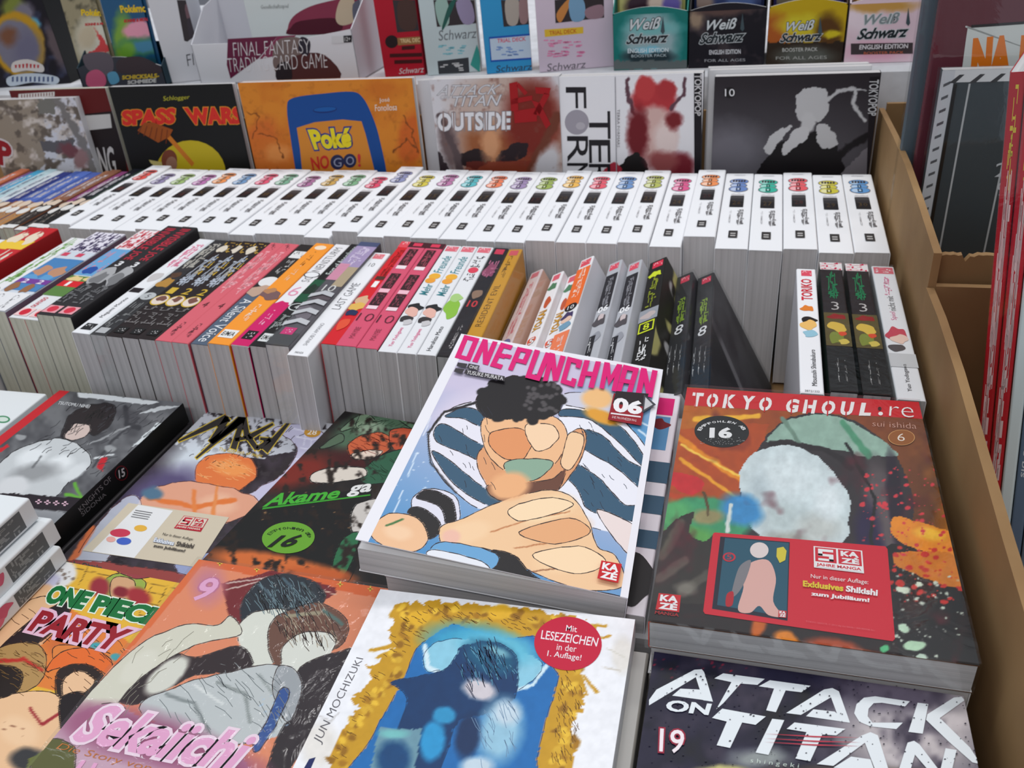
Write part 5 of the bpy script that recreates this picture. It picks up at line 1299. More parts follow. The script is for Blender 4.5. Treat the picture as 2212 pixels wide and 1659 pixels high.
base = [('O', (1003, 724, 1036, 732, 1015, 782, 982, 773)), ('N', (1043, 733, 1075, 740, 1054, 790, 1020, 782)), ('E', (1082, 741, 1108, 748, 1082, 799, 1058, 792)), ('-', (1093, 766, 1106, 769, 1102, 777, 1089, 774)),
        ('P', (1118, 751, 1150, 758, 1128, 808, 1097, 800)), ('U', (1155, 757, 1190, 766, 1165, 826, 1134, 818)), ('N', (1187, 764, 1222, 773, 1205, 826, 1172, 826)), ('C', (1226, 773, 1258, 782, 1240, 840, 1210, 830)), ('H', (1262, 781, 1298, 785, 1282, 842, 1246, 838)),
        ('M', (1305, 786, 1344, 792, 1330, 850, 1294, 842)), ('A', (1346, 792, 1380, 800, 1364, 854, 1330, 850)), ('N', (1384, 799, 1420, 806, 1408, 864, 1372, 856))]
for ch, q in base:
    block(ch, [(q[0], q[1]), (q[2], q[3]), (q[4], q[5]), (q[6], q[7])])
pr.k += 1
for q in ([(989, 788), (1010, 791), (1006, 800), (986, 796)], [(984, 800), (1003, 803), (998, 812), (980, 808)], [(1012, 790), (1036, 795), (1032, 806), (1008, 801)], [(1006, 803), (1090, 818), (1090, 829), (1002, 812)]):
    pr.poly(q, (62, 58, 62), False)
pr.text('ONE', [(1015, 793), (1033, 797), (1031, 804), (1013, 800)], (232, 230, 232), .0)
pr.text('YUSUKE MURATA', [(1010, 805), (1087, 819), (1086, 827), (1007, 813)], (232, 230, 232), .0)
pr.poly([(1325, 855), (1395, 862), (1384, 925), (1312, 912)], (150, 32, 44))
pr.poly([(1330, 850), (1400, 856), (1392, 884), (1322, 878)], (44, 36, 40))
pr.text('06', [(1326, 862), (1390, 873), (1384, 902), (1322, 895)], (240, 238, 240), .05)
pr.poly([(1319, 897), (1383, 905), (1383, 908), (1318, 900)], (236, 232, 234))
pr.text('DIE PROPHEZEIUNG', [(1322, 904), (1374, 912), (1373, 917), (1321, 909)], (232, 206, 208), .0, res=1)
pr.poly([(1390, 858), (1416, 880), (1386, 898)], (70, 70, 76)); pr.poly([(1393, 864), (1409, 880), (1390, 891)], (196, 196, 200))
kaze(pr, (1298, 1217), (1342, 1225), (1334, 1266), (1289, 1256), False)
pr.build('cover_lettering', fc)
# spine of the tilted book: stripes
pr = Printer(b.spine, px=False)
spine_items(pr, [('r', 0, 1, .72, .82, NAVY), ('r', 0, 1, .45, .58, NAVY), ('r', 0, 1, .26, .36, NAVY), ('r', 0, 1, .0, .16, BK), ('r', .1, .9, .84, .97, (222, 60, 120)), ('b', .5, .64, .4, .03, (190, 40, 60), 2)])
pr.build('spine_print', b.root)
# copy below it, sticking out to the right
b = flat('paperback', 'second magenta titled paperback showing as a strip beneath the tilted one', -12.95, 20.0, 11.05, 12.45, 18.0, 1.5, 0.4, (232, 230, 238), (226, 224, 232), flip=True, tilt=(0.5, 2.5))
pr = Printer(b.front, px=False)
spine_items(pr, [('r', .90, .975, .87, .97, MAG), ('r', .86, .97, .68, .86, (92, 150, 196)), ('b', .92, .82, .05, .03, (120, 30, 40), 2), ('r', .86, 1, .52, .62, NAVY), ('r', .86, 1, .38, .46, NAVY), ('r', .86, 1, .24, .31, NAVY), ('b', .93, .12, .1, .1, BK, 6)])
pr.build('cover_lettering', b.root)
pr = Printer(b.spine, px=False)
spine_items(pr, [('r', 0, 1, .55, .63, NAVY), ('r', 0, 1, .36, .44, NAVY), ('r', 0, 1, .0, .2, (40, 36, 40)), ('b', .5, .7, .4, .03, (150, 40, 56), 2)])
pr.build('spine_print', b.root)
stack_under('plain paperback stacked beneath the magenta titled books', 6, -10.4, 19.5, 9.2, 10.2, 17.6, 1.5)

# ---- black cover with green lettering
b = flat('paperback', 'flat black paperback with green lettering and round green 16 badge', -23.35, 19.4, 7.75, 11.5, 17.5, 1.35, -7.2, (34, 32, 32), (34, 34, 34), flip=True)
paint(b.front, 'cover_artwork', b.root, (36, 34, 34), [
    ('n', (58, 50, 46), 60, .5, .8, .8), ('e', 830, 935, 110, 52, -10, (78, 104, 82), .35), ('s', [(735, 930), (780, 895), (800, 915)], (104, 128, 104)), ('s', [(690, 970), (735, 935), (740, 955)], (84, 104, 84)), ('s', [(770, 925), (785, 888), (815, 918)], (116, 138, 112)), ('s', [(860, 905), (890, 892), (900, 930)], (90, 120, 92)), ('e', 800, 925, 30, 14, -10, (140, 160, 136), .9),
    ('e', 640, 1020, 90, 30, -14, (120, 44, 36), .9), ('e', 800, 990, 80, 26, 0, (70, 30, 32), .8),
    ('s', [(752, 960), (780, 942), (820, 935), (845, 950), (838, 975), (790, 990), (760, 985)], (196, 96, 62)), ('s', [(845, 930), (900, 930), (900, 975), (850, 970)], (190, 84, 56)), ('s', [(762, 980), (800, 972), (826, 976), (800, 992), (770, 992)], (226, 206, 190)),
    ('s', [(820, 985), (900, 970), (900, 1030), (800, 1045), (780, 1030)], (52, 96, 72)), ('s', [(670, 1030), (700, 1012), (780, 1010), (790, 1030), (730, 1042), (680, 1042)], (216, 206, 194)),
    ('s', [(440, 1180), (560, 1100), (760, 1060), (800, 1060), (780, 1200), (700, 1280), (430, 1230)], (32, 30, 30)),
    ('s', [(770, 1090), (850, 1080), (850, 1140), (790, 1155), (760, 1145)], (206, 200, 194)), ('s', [(735, 1170), (775, 1150), (770, 1190), (740, 1250), (715, 1245)], (50, 110, 74)),
    ('e', 600, 1225, 150, 26, 10, (206, 108, 56), .5), ('n', (44, 36, 32), 16, .58, .66, .6), ('d', 20, (520, 1060, 760, 1180), .8, 2, (170, 130, 90)), ('e', 690, 1240, 70, 14, 6, (196, 96, 50), .6), ('h', [(752, 960), (820, 935), (845, 950), (790, 990)], 20, 24, 24, 1.2, (130, 50, 36)), ('h', [(740, 930), (800, 895), (890, 900), (860, 940)], -20, 26, 30, 1.2, (50, 70, 54)), ('h', [(800, 1000), (900, 980), (900, 1030), (800, 1040)], 30, 20, 26, 1.2, (26, 56, 40))], warp=3, warp_scale=20, ink=(30, 26, 26))
pr = Printer(b.front)
pr.text('Akame', [(580, 1068), (738, 1052), (732, 1076), (566, 1096)], (70, 170, 56), .03, .25)
pr.text('ga', [(754, 1050), (804, 1044), (800, 1070), (748, 1074)], (226, 226, 224), .03, .2)
pr.poly([(568, 1097), (800, 1068), (800, 1071), (566, 1101)], (60, 150, 50))
pr.build('cover_lettering', b.root)
pr = Printer(b.front, base=.022)
pr.ell(623, 1162, 57, 34, (104, 162, 52), -4, 40)
arc_text(pr, 'Empfohlen ab', 624, 1166, 43, 22, -155, -12, 9, (30, 50, 24), .0)
pr.text('16', [(592, 1158), (655, 1156), (640, 1182), (576, 1184)], (24, 36, 22), .03, .35)
pr.build('age_badge', b.root, label='round green badge reading 16')
stack_under('plain paperback stacked beneath the black and green book', 3, -22.6, 19.1, 6.1, 10.6, 17.0, 1.5, -2)

# ---- dark cover with white arcs and beige sticker
b = flat('paperback', 'flat dark paperback with pale lavender arc, orange artwork and beige sticker', -35.15, 20.05, 6.25, 11.5, 18.0, 1.3, -1.2, (60, 54, 66), (54, 50, 60), flip=True)
paint(b.front, 'cover_artwork', b.root, (66, 58, 66), [
    ('n', (40, 34, 38), 70, .45, .7, .9), ('p', [(440, 880), (720, 905), (720, 930), (640, 975), (560, 990), (440, 1000), (380, 960)], (196, 198, 206)), ('n', (58, 52, 56), 10, .56, .60, .9), ('e', 640, 1010, 60, 20, -30, (52, 46, 48), .6),
    ('e', 430, 1010, 70, 60, 0, (206, 214, 222), .8), ('e', 350, 1060, 90, 40, -20, (90, 80, 116), .8),
    ('s', [(590, 930), (640, 915), (700, 940), (705, 985), (660, 1040), (560, 1085), (470, 1120), (400, 1110), (520, 1075), (600, 1030), (640, 985), (630, 950)], (196, 192, 216)),
    ('l', [(628, 925), (668, 935)], 2.5, (226, 224, 240)), ('l', [(640, 945), (690, 950)], 2.5, (226, 224, 240)), ('l', [(648, 965), (692, 975)], 2.5, (226, 224, 240)), ('l', [(640, 990), (680, 1000)], 2.5, (226, 224, 240)), ('l', [(620, 1015), (655, 1030)], 2.5, (226, 224, 240)), ('l', [(660, 925), (655, 960)], 2.5, (226, 224, 240)), ('l', [(675, 950), (665, 990)], 2.5, (226, 224, 240)), ('l', [(650, 995), (630, 1040)], 2.5, (226, 224, 240)),
    ('s', [(420, 1030), (440, 990), (500, 980), (550, 1000), (545, 1040), (500, 1060), (440, 1060)], (222, 120, 66)), ('e', 500, 1010, 40, 16, 10, (236, 150, 84), .7), ('s', [(300, 1100), (320, 1060), (400, 1040), (470, 1050), (520, 1060), (560, 1090), (480, 1130), (360, 1120)], (222, 160, 132)), ('e', 470, 1090, 40, 22, 0, (232, 180, 150), .6), ('l', [(320, 1075), (420, 1095), (510, 1080)], 10, (222, 120, 60)), ('l', [(420, 1060), (420, 1120)], 9, (224, 130, 70)), ('l', [(470, 1050), (460, 1110)], 8, (226, 140, 80)), ('e', 330, 1065, 24, 14, 0, (84, 116, 140), .5),
    ('s', [(230, 1110), (290, 1070), (300, 1110), (240, 1200), (200, 1240), (150, 1230)], (206, 212, 226), .8), ('l', [(200, 1140), (170, 1190), (150, 1215)], 14, (206, 110, 66)), ('s', [(380, 1215), (500, 1180), (560, 1130), (600, 1110), (560, 1190), (440, 1260)], (150, 160, 196)), ('s', [(150, 1210), (400, 1240), (420, 1270), (150, 1250)], (150, 70, 66)), ('e', 560, 1120, 40, 14, -20, (150, 50, 56), .6), ('h', [(420, 1030), (500, 980), (550, 1000), (545, 1040)], 20, 40, 24, 1.2, (240, 170, 110)), ('h', [(380, 900), (700, 905), (600, 990), (420, 1000)], -30, 60, 20, 1.3, (60, 54, 58))], warp=5, warp_scale=24, ink=(84, 50, 50), ink_w=1.3)
pr = Printer(b.front)
GD = (206, 178, 66)
STR = [((386, 953), (492, 902), 4, 16), ((492, 902), (456, 956), 13, 12), ((456, 956), (524, 904), 11, 16), ((524, 904), (424, 990), 15, 4),
       ((527, 898), (504, 970), 10, 13), ((527, 898), (534, 946), 9, 13), ((508, 950), (532, 946), 7, 7),
       ((590, 916), (537, 945), 5, 11), ((537, 945), (555, 970), 11, 10), ((555, 970), (584, 950), 9, 8), ((584, 950), (562, 948), 7, 6), ((628, 908), (572, 974), 5, 16)]
for extra, cc in ((4.2, GD), (0, (56, 52, 50))):
    pr.k += 1
    for a_, b_, w0, w1 in STR:
        d = np.array(b_, float) - np.array(a_, float); d /= np.linalg.norm(d); n_ = np.array([-d[1], d[0]])
        A, B_ = np.array(a_, float) - d * extra * .5, np.array(b_, float) + d * extra * .5
        pr.poly([A + n_ * (w0 + extra) / 2, B_ + n_ * (w1 + extra) / 2, B_ - n_ * (w1 + extra) / 2, A - n_ * (w0 + extra) / 2], cc, False)
pr.text('The labyrinth of magic', [(474, 966), (569, 981), (565, 991), (470, 976)], (206, 176, 60), .005)
pr.ell(675, 934, 18, 11, (200, 148, 60), -4)
pr.text('28', [(666, 928), (686, 929), (683, 940), (663, 939)], (240, 232, 220), .01)
pr.text('Shinobu Ohtaka', [(128, 1207), (222, 1222), (220, 1232), (124, 1217)], (50, 84, 80), .01)
pr.build('cover_lettering', b.root)
pr = Printer(b.front, base=.022)
pr.poly([(278, 1087), (495, 1118), (425, 1226), (178, 1190)], (206, 194, 172))
pr.poly([(299, 1091), (374, 1104), (290, 1206), (199, 1192)], (228, 228, 228))
pr.k += 1
for i in range(4):
    pr.poly([(291 + 2 - i * 3, 1102 + i * 4.5), (330 - i * 3, 1108 + i * 4.5), (329 - i * 3, 1110 + i * 4.5), (290 + 2 - i * 3, 1104 + i * 4.5)], (110, 110, 112), False)
for cx_, cy_, rx_, ry_, cc in ((260, 1152, 22, 9, (200, 60, 84)), (304, 1142, 14, 7, (226, 176, 70)), (268, 1170, 16, 8, (70, 100, 190)), (240, 1166, 10, 6, (232, 170, 160))):
    pr.ell(cx_, cy_, rx_, ry_, cc)
anniversary(pr, quad_at((398, 1115), (451, 1122), (434, 1150), (376, 1142)), (190, 36, 56), (216, 206, 190))
pr.text('Nur in dieser Auflage:', [(354, 1152), (420, 1164), (416, 1171), (350, 1159)], (60, 56, 52), .0)
pr.text('Exklusives', [(336, 1163), (378, 1171), (375, 1180), (332, 1172)], (230, 234, 240), .03, outline=((110, 126, 160), .05))
pr.text('Shikishi', [(384, 1171), (422, 1177), (417, 1187), (380, 1181)], (70, 64, 60), .03)
pr.text('zum Jubiläum!', [(334, 1177), (402, 1189), (398, 1197), (330, 1185)], (70, 64, 60), .03)
pr.build('promo_sticker', b.root, label='beige promotional sticker')
stack_under('plain paperback stacked beneath the beige stickered book', 3, -34.9, 19.9, 4.9, 11.4, 17.6, 1.5, -1)

# ---- grey cover with black spine, left
b = flat('paperback', 'flat grey paperback with red side band and thick black spine, at left', -47.2, 19.35, 7.6, 11.1, 17.6, 1.75, -1.6, (96, 96, 100), (24, 20, 22), flip=True)
paint(b.front, 'cover_artwork', b.root, (110, 111, 114), [
    ('n', (78, 78, 82), 40, .45, .7, .9), ('p', [(170, 846), (345, 868), (320, 876), (168, 856)], (222, 226, 228)), ('p', [(300, 895), (350, 876), (392, 876), (330, 890)], (206, 210, 212)), ('p', [(285, 965), (340, 912), (352, 915), (300, 960)], (206, 212, 214)),
    ('l', [(230, 880), (200, 920), (110, 960)], 4, (64, 64, 68)), ('l', [(270, 880), (275, 915), (300, 925)], 10, (60, 60, 64)), ('l', [(300, 905), (240, 955), (200, 1010)], 5, (66, 66, 70)), ('l', [(280, 920), (190, 960)], 4, (150, 152, 154)), ('l', [(160, 930), (100, 960), (60, 990)], 7, (70, 70, 74)), ('e', 45, 945, 10, 6, 0, (150, 152, 154), .3), ('e', 238, 968, 12, 8, 0, (150, 152, 154), .3),
    ('s', [(130, 940), (150, 900), (180, 880), (230, 870), (250, 885), (240, 915), (205, 940), (190, 935), (170, 945), (150, 950)], (44, 38, 40)), ('s', [(140, 940), (165, 915), (195, 920), (180, 945), (150, 950)], (206, 186, 178)),
    ('s', [(0, 1000), (40, 970), (110, 948), (160, 955), (195, 985), (190, 1010), (150, 1040), (120, 1070), (40, 1075), (-20, 1060)], (196, 200, 202)), ('e', 70, 985, 34, 16, -20, (224, 228, 230), .7), ('e', 130, 1000, 28, 14, -10, (226, 230, 232), .7), ('e', 75, 1020, 50, 18, -10, (150, 152, 154), .8), ('l', [(90, 985), (70, 1010)], 4, (110, 112, 114)), ('e', 160, 1020, 30, 12, -30, (214, 218, 220), .6),
    ('p', [(208, 1010), (220, 988), (234, 990), (222, 1020)], (190, 36, 46)), ('p', [(-5, 972), (14, 962), (20, 966), (0, 978)], (196, 40, 48)), ('l', [(205, 990), (245, 982)], 4, (206, 210, 212)), ('l', [(162, 1045), (168, 1060), (176, 1075)], 7, (100, 170, 60)), ('l', [(140, 1068), (170, 1075)], 6, (100, 170, 60)),
    ('e', 30, 1050, 34, 20, -10, (210, 212, 214), .4), ('p', [(-40, 1062), (175, 1076), (150, 1104), (-60, 1090)], (40, 30, 38)), ('p', [(-60, 1092), (148, 1106), (110, 1140), (-80, 1130)], (150, 152, 156)), ('h', [(160, 870), (390, 880), (250, 1040), (60, 960)], -30, 70, 30, 1.2, (62, 62, 66)), ('h', [(140, 930), (230, 872), (250, 900), (200, 935)], -50, 24, 24, 1.2, (24, 20, 22))], warp=4, warp_scale=18, ink=(44, 42, 44))
pr = Printer(b.front)
pr.raw([(0, 0), (.95, 0), (.95, 17.6), (0, 17.6)], (196, 40, 48))
pr.text('TSUTOMU NIHEI', [(128, 867), (196, 875), (192, 882), (124, 873)], (226, 228, 230), .0)
pr.k += 1
for i in range(4):
    cx_, cy_ = 84 + i * 19, 1084 + i * 1.4
    pr.poly([(cx_ - 7, cy_ - 1.5), (cx_ + 7, cy_ - .5), (cx_ + 6, cy_ + 2), (cx_ - 8, cy_ + 1)], (206, 170, 186), False)
    pr.poly([(cx_ - 2, cy_ - 5), (cx_ + 3, cy_ - 5), (cx_ + 1, cy_ + 5), (cx_ - 4, cy_ + 5)], (206, 170, 186), False)
pr.build('cover_lettering', b.root)
pr = Printer(b.spine)
pr.text('KNIGHTS OF', [(168, 1098), (236, 1028), (242, 1036), (174, 1106)], (130, 124, 126), -.005)
pr.text('SIDONIA', [(174, 1108), (226, 1063), (230, 1070), (178, 1116)], (130, 124, 126), -.005)
pr.ell(262, 1022, 14, 16, (120, 30, 40)); pr.ell(262, 1022, 12.5, 14.5, (26, 22, 24))
pr.text('15', [(255, 1016), (268, 1010), (270, 1028), (257, 1034)], (206, 200, 200), .02)
pr.build('spine_print', b.root)
stack_under('plain paperback stacked beneath the grey book with black spine', 4, -47.1, 19.2, 5.8, 11.0, 17.4, 1.7, -1.6, cover=(60, 58, 60))

# ---- white book further left
b = flat('paperback', 'flat white paperback with green oval and pink stripe at left edge', -59.4, 18.6, 7.7, 11.6, 17.5, 1.6, 0, (224, 228, 230), flip=True)
pr = Printer(b.front)
pr.ell(6, 906, 16, 8, (70, 140, 100)); pr.ell(6, 906, 12, 5, (206, 220, 210))
pr.poly([(0, 930), (34, 914), (36, 920), (0, 942)], (210, 60, 110))
pr.build('cover_lettering', b.root)
stack_under('plain paperback stacked beneath the white book at left edge', 4, -59.4, 18.5, 6.0, 11.5, 17.3, 1.6, 0)

# ---- white stack at far left, spines to the right
for i, (xr_, yt, zt) in enumerate(((-34.1, 3.25, 12.0), (-33.5, 3.5, 10.4), (-33.1, 2.9, 8.95))):
    tk = 1.5 if i < 2 else 1.15
    b = flat('paperback', 'white paperback with grey block and pink flowers on its spine, %s of the stack' % ('top' if i == 0 else 'middle' if i == 1 else 'bottom'), xr_ - 11.6, yt, zt, 11.6, 17.4, tk, -.5, (226, 230, 232), (220, 222, 224), flip=True, group='white paperbacks stacked at far left')
    pr = Printer(b.spine, px=False)
    spine_items(pr, [('r', .12, .88, .79, .95, (96, 98, 100)), ('k', .2, .8, .80, .94, (140, 142, 142), 24), ('b', .35, .74, .3, .04, (206, 96, 120), i), ('b', .6, .69, .3, .04, (214, 110, 130), i + 3), ('r', .1, .6, .50, .66, (60, 140, 140)), ('k', .3, .9, .32, .48, (196, 50, 70), 20), ('b', .5, .2, .4, .08, (206, 90, 110), 8)])
    pr.build('spine_print', b.root)
    if i == 0:
        pr = Printer(b.front, px=False)
        spine_items(pr, [('b', .85, .88, .08, .03, (206, 90, 116), 3), ('b', .93, .80, .05, .03, (214, 110, 130), 4), ('r', .80, .95, .70, .76, (110, 130, 130)), ('b', .55, .9, .12, .05, (196, 60, 80), 5)])
        pr.build('cover_lettering', b.root)
stack_under('plain paperback stacked beneath the white stack at far left', 5, -46.4, 0.8, 7.7, 11.2, 16.0, 1.5, 0)
# ---------------------------------------------------------------- covers standing upright behind the white row
def ray(px):
    return CAM_R.T @ np.array([(px[0] - 1106.0) / FPX, (px[1] - 829.5) / FPX, 1.0])
def on_y(px, y):
    d = ray(px)
    return CAM_POS + d * ((y - CAM_POS[1]) / d[1])

def standing(label, tl, w, h, t, y, cover, spine=None, flip=False, tilt=3.0, yaw=0.0, wrap=None, page='pages_white', hard=0.0, roll=0.0):
    P = Vector(on_y(tl, y))
    a = math.radians(tilt)
    r = Matrix.Rotation(math.radians(yaw), 3, 'Z') @ Matrix.Rotation(math.radians(roll), 3, 'Y')
    ex = r @ Vector((1, 0, 0))
    ey = r @ Vector((0, math.sin(a), math.cos(a)))
    ez = r @ Vector((0, -math.cos(a), math.sin(a)))
    o = P - ey * h - ez * t
    return Book('standing_book', label, w, h, t, frame(o, ex, ey, ez), cover, spine, None, page, flip, wrap, 'books standing cover forward behind the white row', hard=hard)

panel(box1, [(-100, 57.1, .1), (13.2, 57.1, .1), (13.2, 57.1, 1.4), (-100, 57.1, 1.4)], (0, 1, 0), 3.0, 'riser')

# dark red banded book at the back left
b = standing('dark red and black book with white lettering, standing behind the grey sketch cover', (18, 196), 13.4, 19.0, .9, 59.75, (96, 22, 28), (40, 16, 18), page='pages_cream')
pr = Printer(b.front)
pr.poly([(40, 203), (118, 198), (118, 208), (40, 213)], (206, 202, 198))
pr.k += 1
for i in range(12):
    pr.poly([(46 + i * 6, 204 - i * .4), (48 + i * 6, 204 - i * .4), (48 + i * 6, 211 - i * .4), (46 + i * 6, 211 - i * .4)], (110, 30, 34), False)
pr.poly([(150, 250), (260, 238), (280, 420), (160, 420)], (40, 18, 20))
pr.poly([(180, 250), (238, 246), (242, 276), (186, 282)], (196, 194, 190))
pr.text('NG', [(208, 318), (244, 316), (254, 380), (222, 384)], (196, 192, 190), .02)
pr.build('cover_lettering', b.root)
# grey sketch cover
b = standing('white book with grey brown sketched artwork and red letter P at left edge', (-50, 218), 13.3, 18.6, 1.2, 58.4, (206, 206, 212), (214, 214, 216), flip=True, yaw=2)
paint(b.front, 'cover_artwork', b.root, (206, 206, 214), [('p', [(-60, 200), (90, 200), (92, 255), (100, 290), (100, 350), (60, 400), (-60, 420)], (150, 138, 124)), ('n', (104, 94, 86), 16, .5, .62, .8), ('n', (206, 196, 188), 20, .6, .7, .5), ('l', [(118, 212), (150, 260), (190, 330), (205, 380)], 16, (124, 120, 118)), ('p', [(88, 306), (160, 300), (168, 330), (98, 330)], (96, 94, 98)), ('e', 150, 325, 26, 14, 20, (116, 70, 76), .6), ('e', 175, 345, 16, 20, 0, (150, 116, 116), .6), ('p', [(82, 215), (118, 212), (118, 250), (84, 245)], (120, 118, 112)), ('e', 120, 385, 40, 16, 0, (140, 138, 132), .6), ('e', 208, 388, 18, 10, 0, (120, 116, 104), .6)], warp=8, warp_scale=12, cell=.08)
pr = Printer(b.front)
pr.text('P', [(-8, 300), (24, 310), (28, 360), (-4, 356)], (150, 34, 44), .05, outline=((206, 200, 204), .06))
pr.build('cover_lettering', b.root)
# black comic album
b = standing('black comic album with orange red lettering, yellow disc and orange swatter', (233, 190), 15.6, 20.5, .9, 58.9, (26, 24, 28), (24, 22, 26), hard=.3, page='pages_white')
pr = Printer(b.front)
pr.text('Schlogger', [(353, 208), (410, 205), (409, 216), (353, 221)], (206, 200, 60), -.01)
pr.text('SPASS', [(262, 238), (381, 232), (378, 268), (265, 272)], (206, 52, 44), .06, outline=((222, 150, 50), .03))
pr.text('WARS', [(396, 232), (524, 230), (522, 268), (410, 270)], (206, 52, 44), .06, outline=((222, 150, 50), .03))
pr.ell(412, 375, 76, 72, (190, 168, 40))
pr.poly([(358, 295), (366, 290), (420, 352), (415, 360)], (196, 116, 44))
pr.poly([(297, 282), (312, 265), (330, 264), (374, 280), (366, 296), (342, 308)], (150, 78, 36))
pr.k += 1
for i in range(6):
    pr.poly([(306 + i * 11, 270 + i * 2), (308 + i * 11, 270 + i * 2), (300 + i * 12, 290 + i * 4), (298 + i * 12, 290 + i * 4)], (110, 54, 28), False)
pr.ell(366, 345, 17, 22, (120, 66, 50)); pr.ell(371, 354, 12, 16, (150, 110, 92))
pr.poly([(322, 345), (350, 350), (352, 372), (326, 352)], (190, 176, 110))
pr.build('cover_lettering', b.root)
# orange album
b = standing('orange hardcover album with big blue telephone outline and yellow lettering', (513, 181), 19.6, 20.2, 1.0, 58.2, (206, 124, 40), (120, 40, 30), hard=.3)
paint(b.front, 'cover_artwork', b.root, (208, 128, 46), [('n', (196, 110, 40), 60, .5, .7, .7), ('e', 560, 310, 34, 60, 20, (200, 104, 44), .5), ('e', 590, 350, 40, 40, 0, (206, 116, 56), .6), ('e', 890, 300, 30, 60, 10, (196, 96, 40), .5), ('p', [(520, 300), (640, 300), (640, 400), (520, 400)], (196, 108, 40), .5), ('n', (150, 84, 34), 12, .60, .70, .16), ('e', 600, 330, 26, 20, 0, (214, 136, 70), .7), ('l', [(530, 240), (560, 250), (545, 300)], 2.5, (120, 66, 28)), ('l', [(850, 330), (880, 300), (905, 330)], 2.5, (120, 66, 28)), ('l', [(560, 290), (600, 300), (610, 340)], 2.5, (120, 66, 28)), ('l', [(870, 250), (890, 280), (900, 330)], 2.5, (120, 66, 28))] , warp=6, warp_scale=14, cell=.075)
pr = Printer(b.front)
pr.blob([(620, 235), (632, 212), (700, 202), (760, 198), (783, 210), (802, 245), (820, 300), (836, 400), (790, 400), (796, 380), (640, 380), (640, 400), (640, 380), (628, 300)], (26, 74, 140), 4)
pr.blob([(648, 278), (700, 262), (776, 258), (790, 272), (806, 330), (815, 390), (640, 400), (650, 390), (645, 310)], (26, 74, 140), 4)
pr.poly([(641, 276), (680, 264), (740, 258), (781, 262), (790, 290), (812, 380), (654, 380), (648, 320)], (206, 132, 52))
pr.ell(702, 237, 26, 7, (16, 52, 110), -4); pr.ell(702, 236, 24, 5, (34, 88, 156), -4)
pr.text('Poké', [(664, 280), (758, 274), (760, 318), (680, 324)], (226, 206, 40), .05, 0.0, outline=((40, 56, 130), .06))
pr.text('NO', [(670, 340), (710, 334), (712, 364), (676, 368)], (196, 50, 44), .03)
pr.ell(729, 350, 15, 16, (44, 48, 80)); pr.text('G', [(721, 341), (738, 341), (738, 360), (721, 360)], (150, 156, 180), .0)
pr.ell(756, 347, 14, 15, (44, 48, 80)); pr.text('O', [(748, 338), (765, 338), (765, 356), (748, 356)], (150, 156, 180), .0)
pr.text('!', [(772, 332), (779, 332), (780, 360), (774, 360)], (200, 50, 60), .02)
pr.text('José', [(819, 212), (842, 210), (842, 222), (820, 223)], (232, 222, 210), .0)
pr.text('Fonollosa', [(810, 226), (858, 224), (858, 238), (811, 240)], (232, 222, 210), .0)
pr.build('cover_lettering', b.root)
bb = standing('plain white paperback standing half hidden left of the stencil lettered cover', (902, 174), 12.8, 18.8, 1.0, 59.5, (206, 206, 210), flip=True)
# reddish cover
b = standing('white paperback with red brown artwork and white stencil lettering, page edges at left', (928, 172), 13.0, 18.8, 1.6, 57.9, (214, 214, 218), (220, 220, 222), flip=True)
paint(b.front, 'cover_artwork', b.root, (206, 204, 208), [('e', 1100, 300, 110, 120, 0, (150, 90, 56), .5), ('e', 1060, 220, 80, 60, 0, (190, 170, 160), .8), ('e', 1150, 260, 60, 90, 0, (120, 44, 36), .6), ('s', [(985, 340), (1030, 322), (1060, 345), (1020, 365)], (44, 34, 36)), ('s', [(1070, 340), (1110, 310), (1140, 312), (1130, 340), (1080, 350)], (44, 34, 38)), ('e', 1060, 310, 20, 40, 0, (206, 150, 110), .8), ('p', [(1010, 350), (1150, 345), (1150, 400), (1000, 400)], (124, 50, 40), .7), ('e', 970, 310, 20, 60, -10, (110, 92, 92), .7), ('l', [(950, 250), (985, 330), (1000, 380)], 14, (90, 76, 78)), ('p', [(935, 320), (950, 330), (990, 400), (930, 400)], (56, 46, 50)), ('l', [(1140, 380), (1205, 250)], 20, (110, 60, 46)), ('e', 1180, 360, 24, 50, 20, (200, 198, 202), .5), ('n', (120, 76, 64), 14, .64, .76, .3)], warp=5, warp_scale=14, cell=.075)
pr = Printer(b.front)
for ch, q in (('ATTACK', [(952, 184), (1082, 182), (1072, 204), (944, 206)]), ('ON', [(952, 206), (974, 206), (970, 214), (950, 214)]), ('TITAN', [(978, 208), (1084, 204), (1078, 228), (976, 230)])):
    pr.text(ch, q, (206, 206, 210), .0, .15, outline=((120, 116, 120), .03))
pr.text('OUTSIDE', [(944, 244), (1104, 240), (1102, 280), (946, 284)], (222, 222, 226), .04, outline=((130, 124, 128), .03))
pr.k += 1
for i in range(7):
    pr.poly([(956 + i * 22.5, 240), (959 + i * 22.5, 240), (960 + i * 22.5, 284), (957 + i * 22.5, 284)], (150, 130, 126), False)
pr.k += 1
for q in ([(1100, 180), (1118, 176), (1120, 240), (1104, 240)], [(1120, 178), (1140, 200), (1134, 206), (1116, 186)], [(1104, 214), (1150, 206), (1150, 216), (1104, 226)], [(1156, 188), (1190, 190), (1186, 204), (1158, 202)], [(1176, 200), (1188, 204), (1164, 250), (1152, 246)], [(1148, 216), (1166, 222), (1190, 268), (1180, 278)], [(1110, 240), (1160, 232), (1160, 262), (1112, 266)]):
    pr.poly(q, (158, 30, 36), False)
pr.build('cover_lettering', b.root)
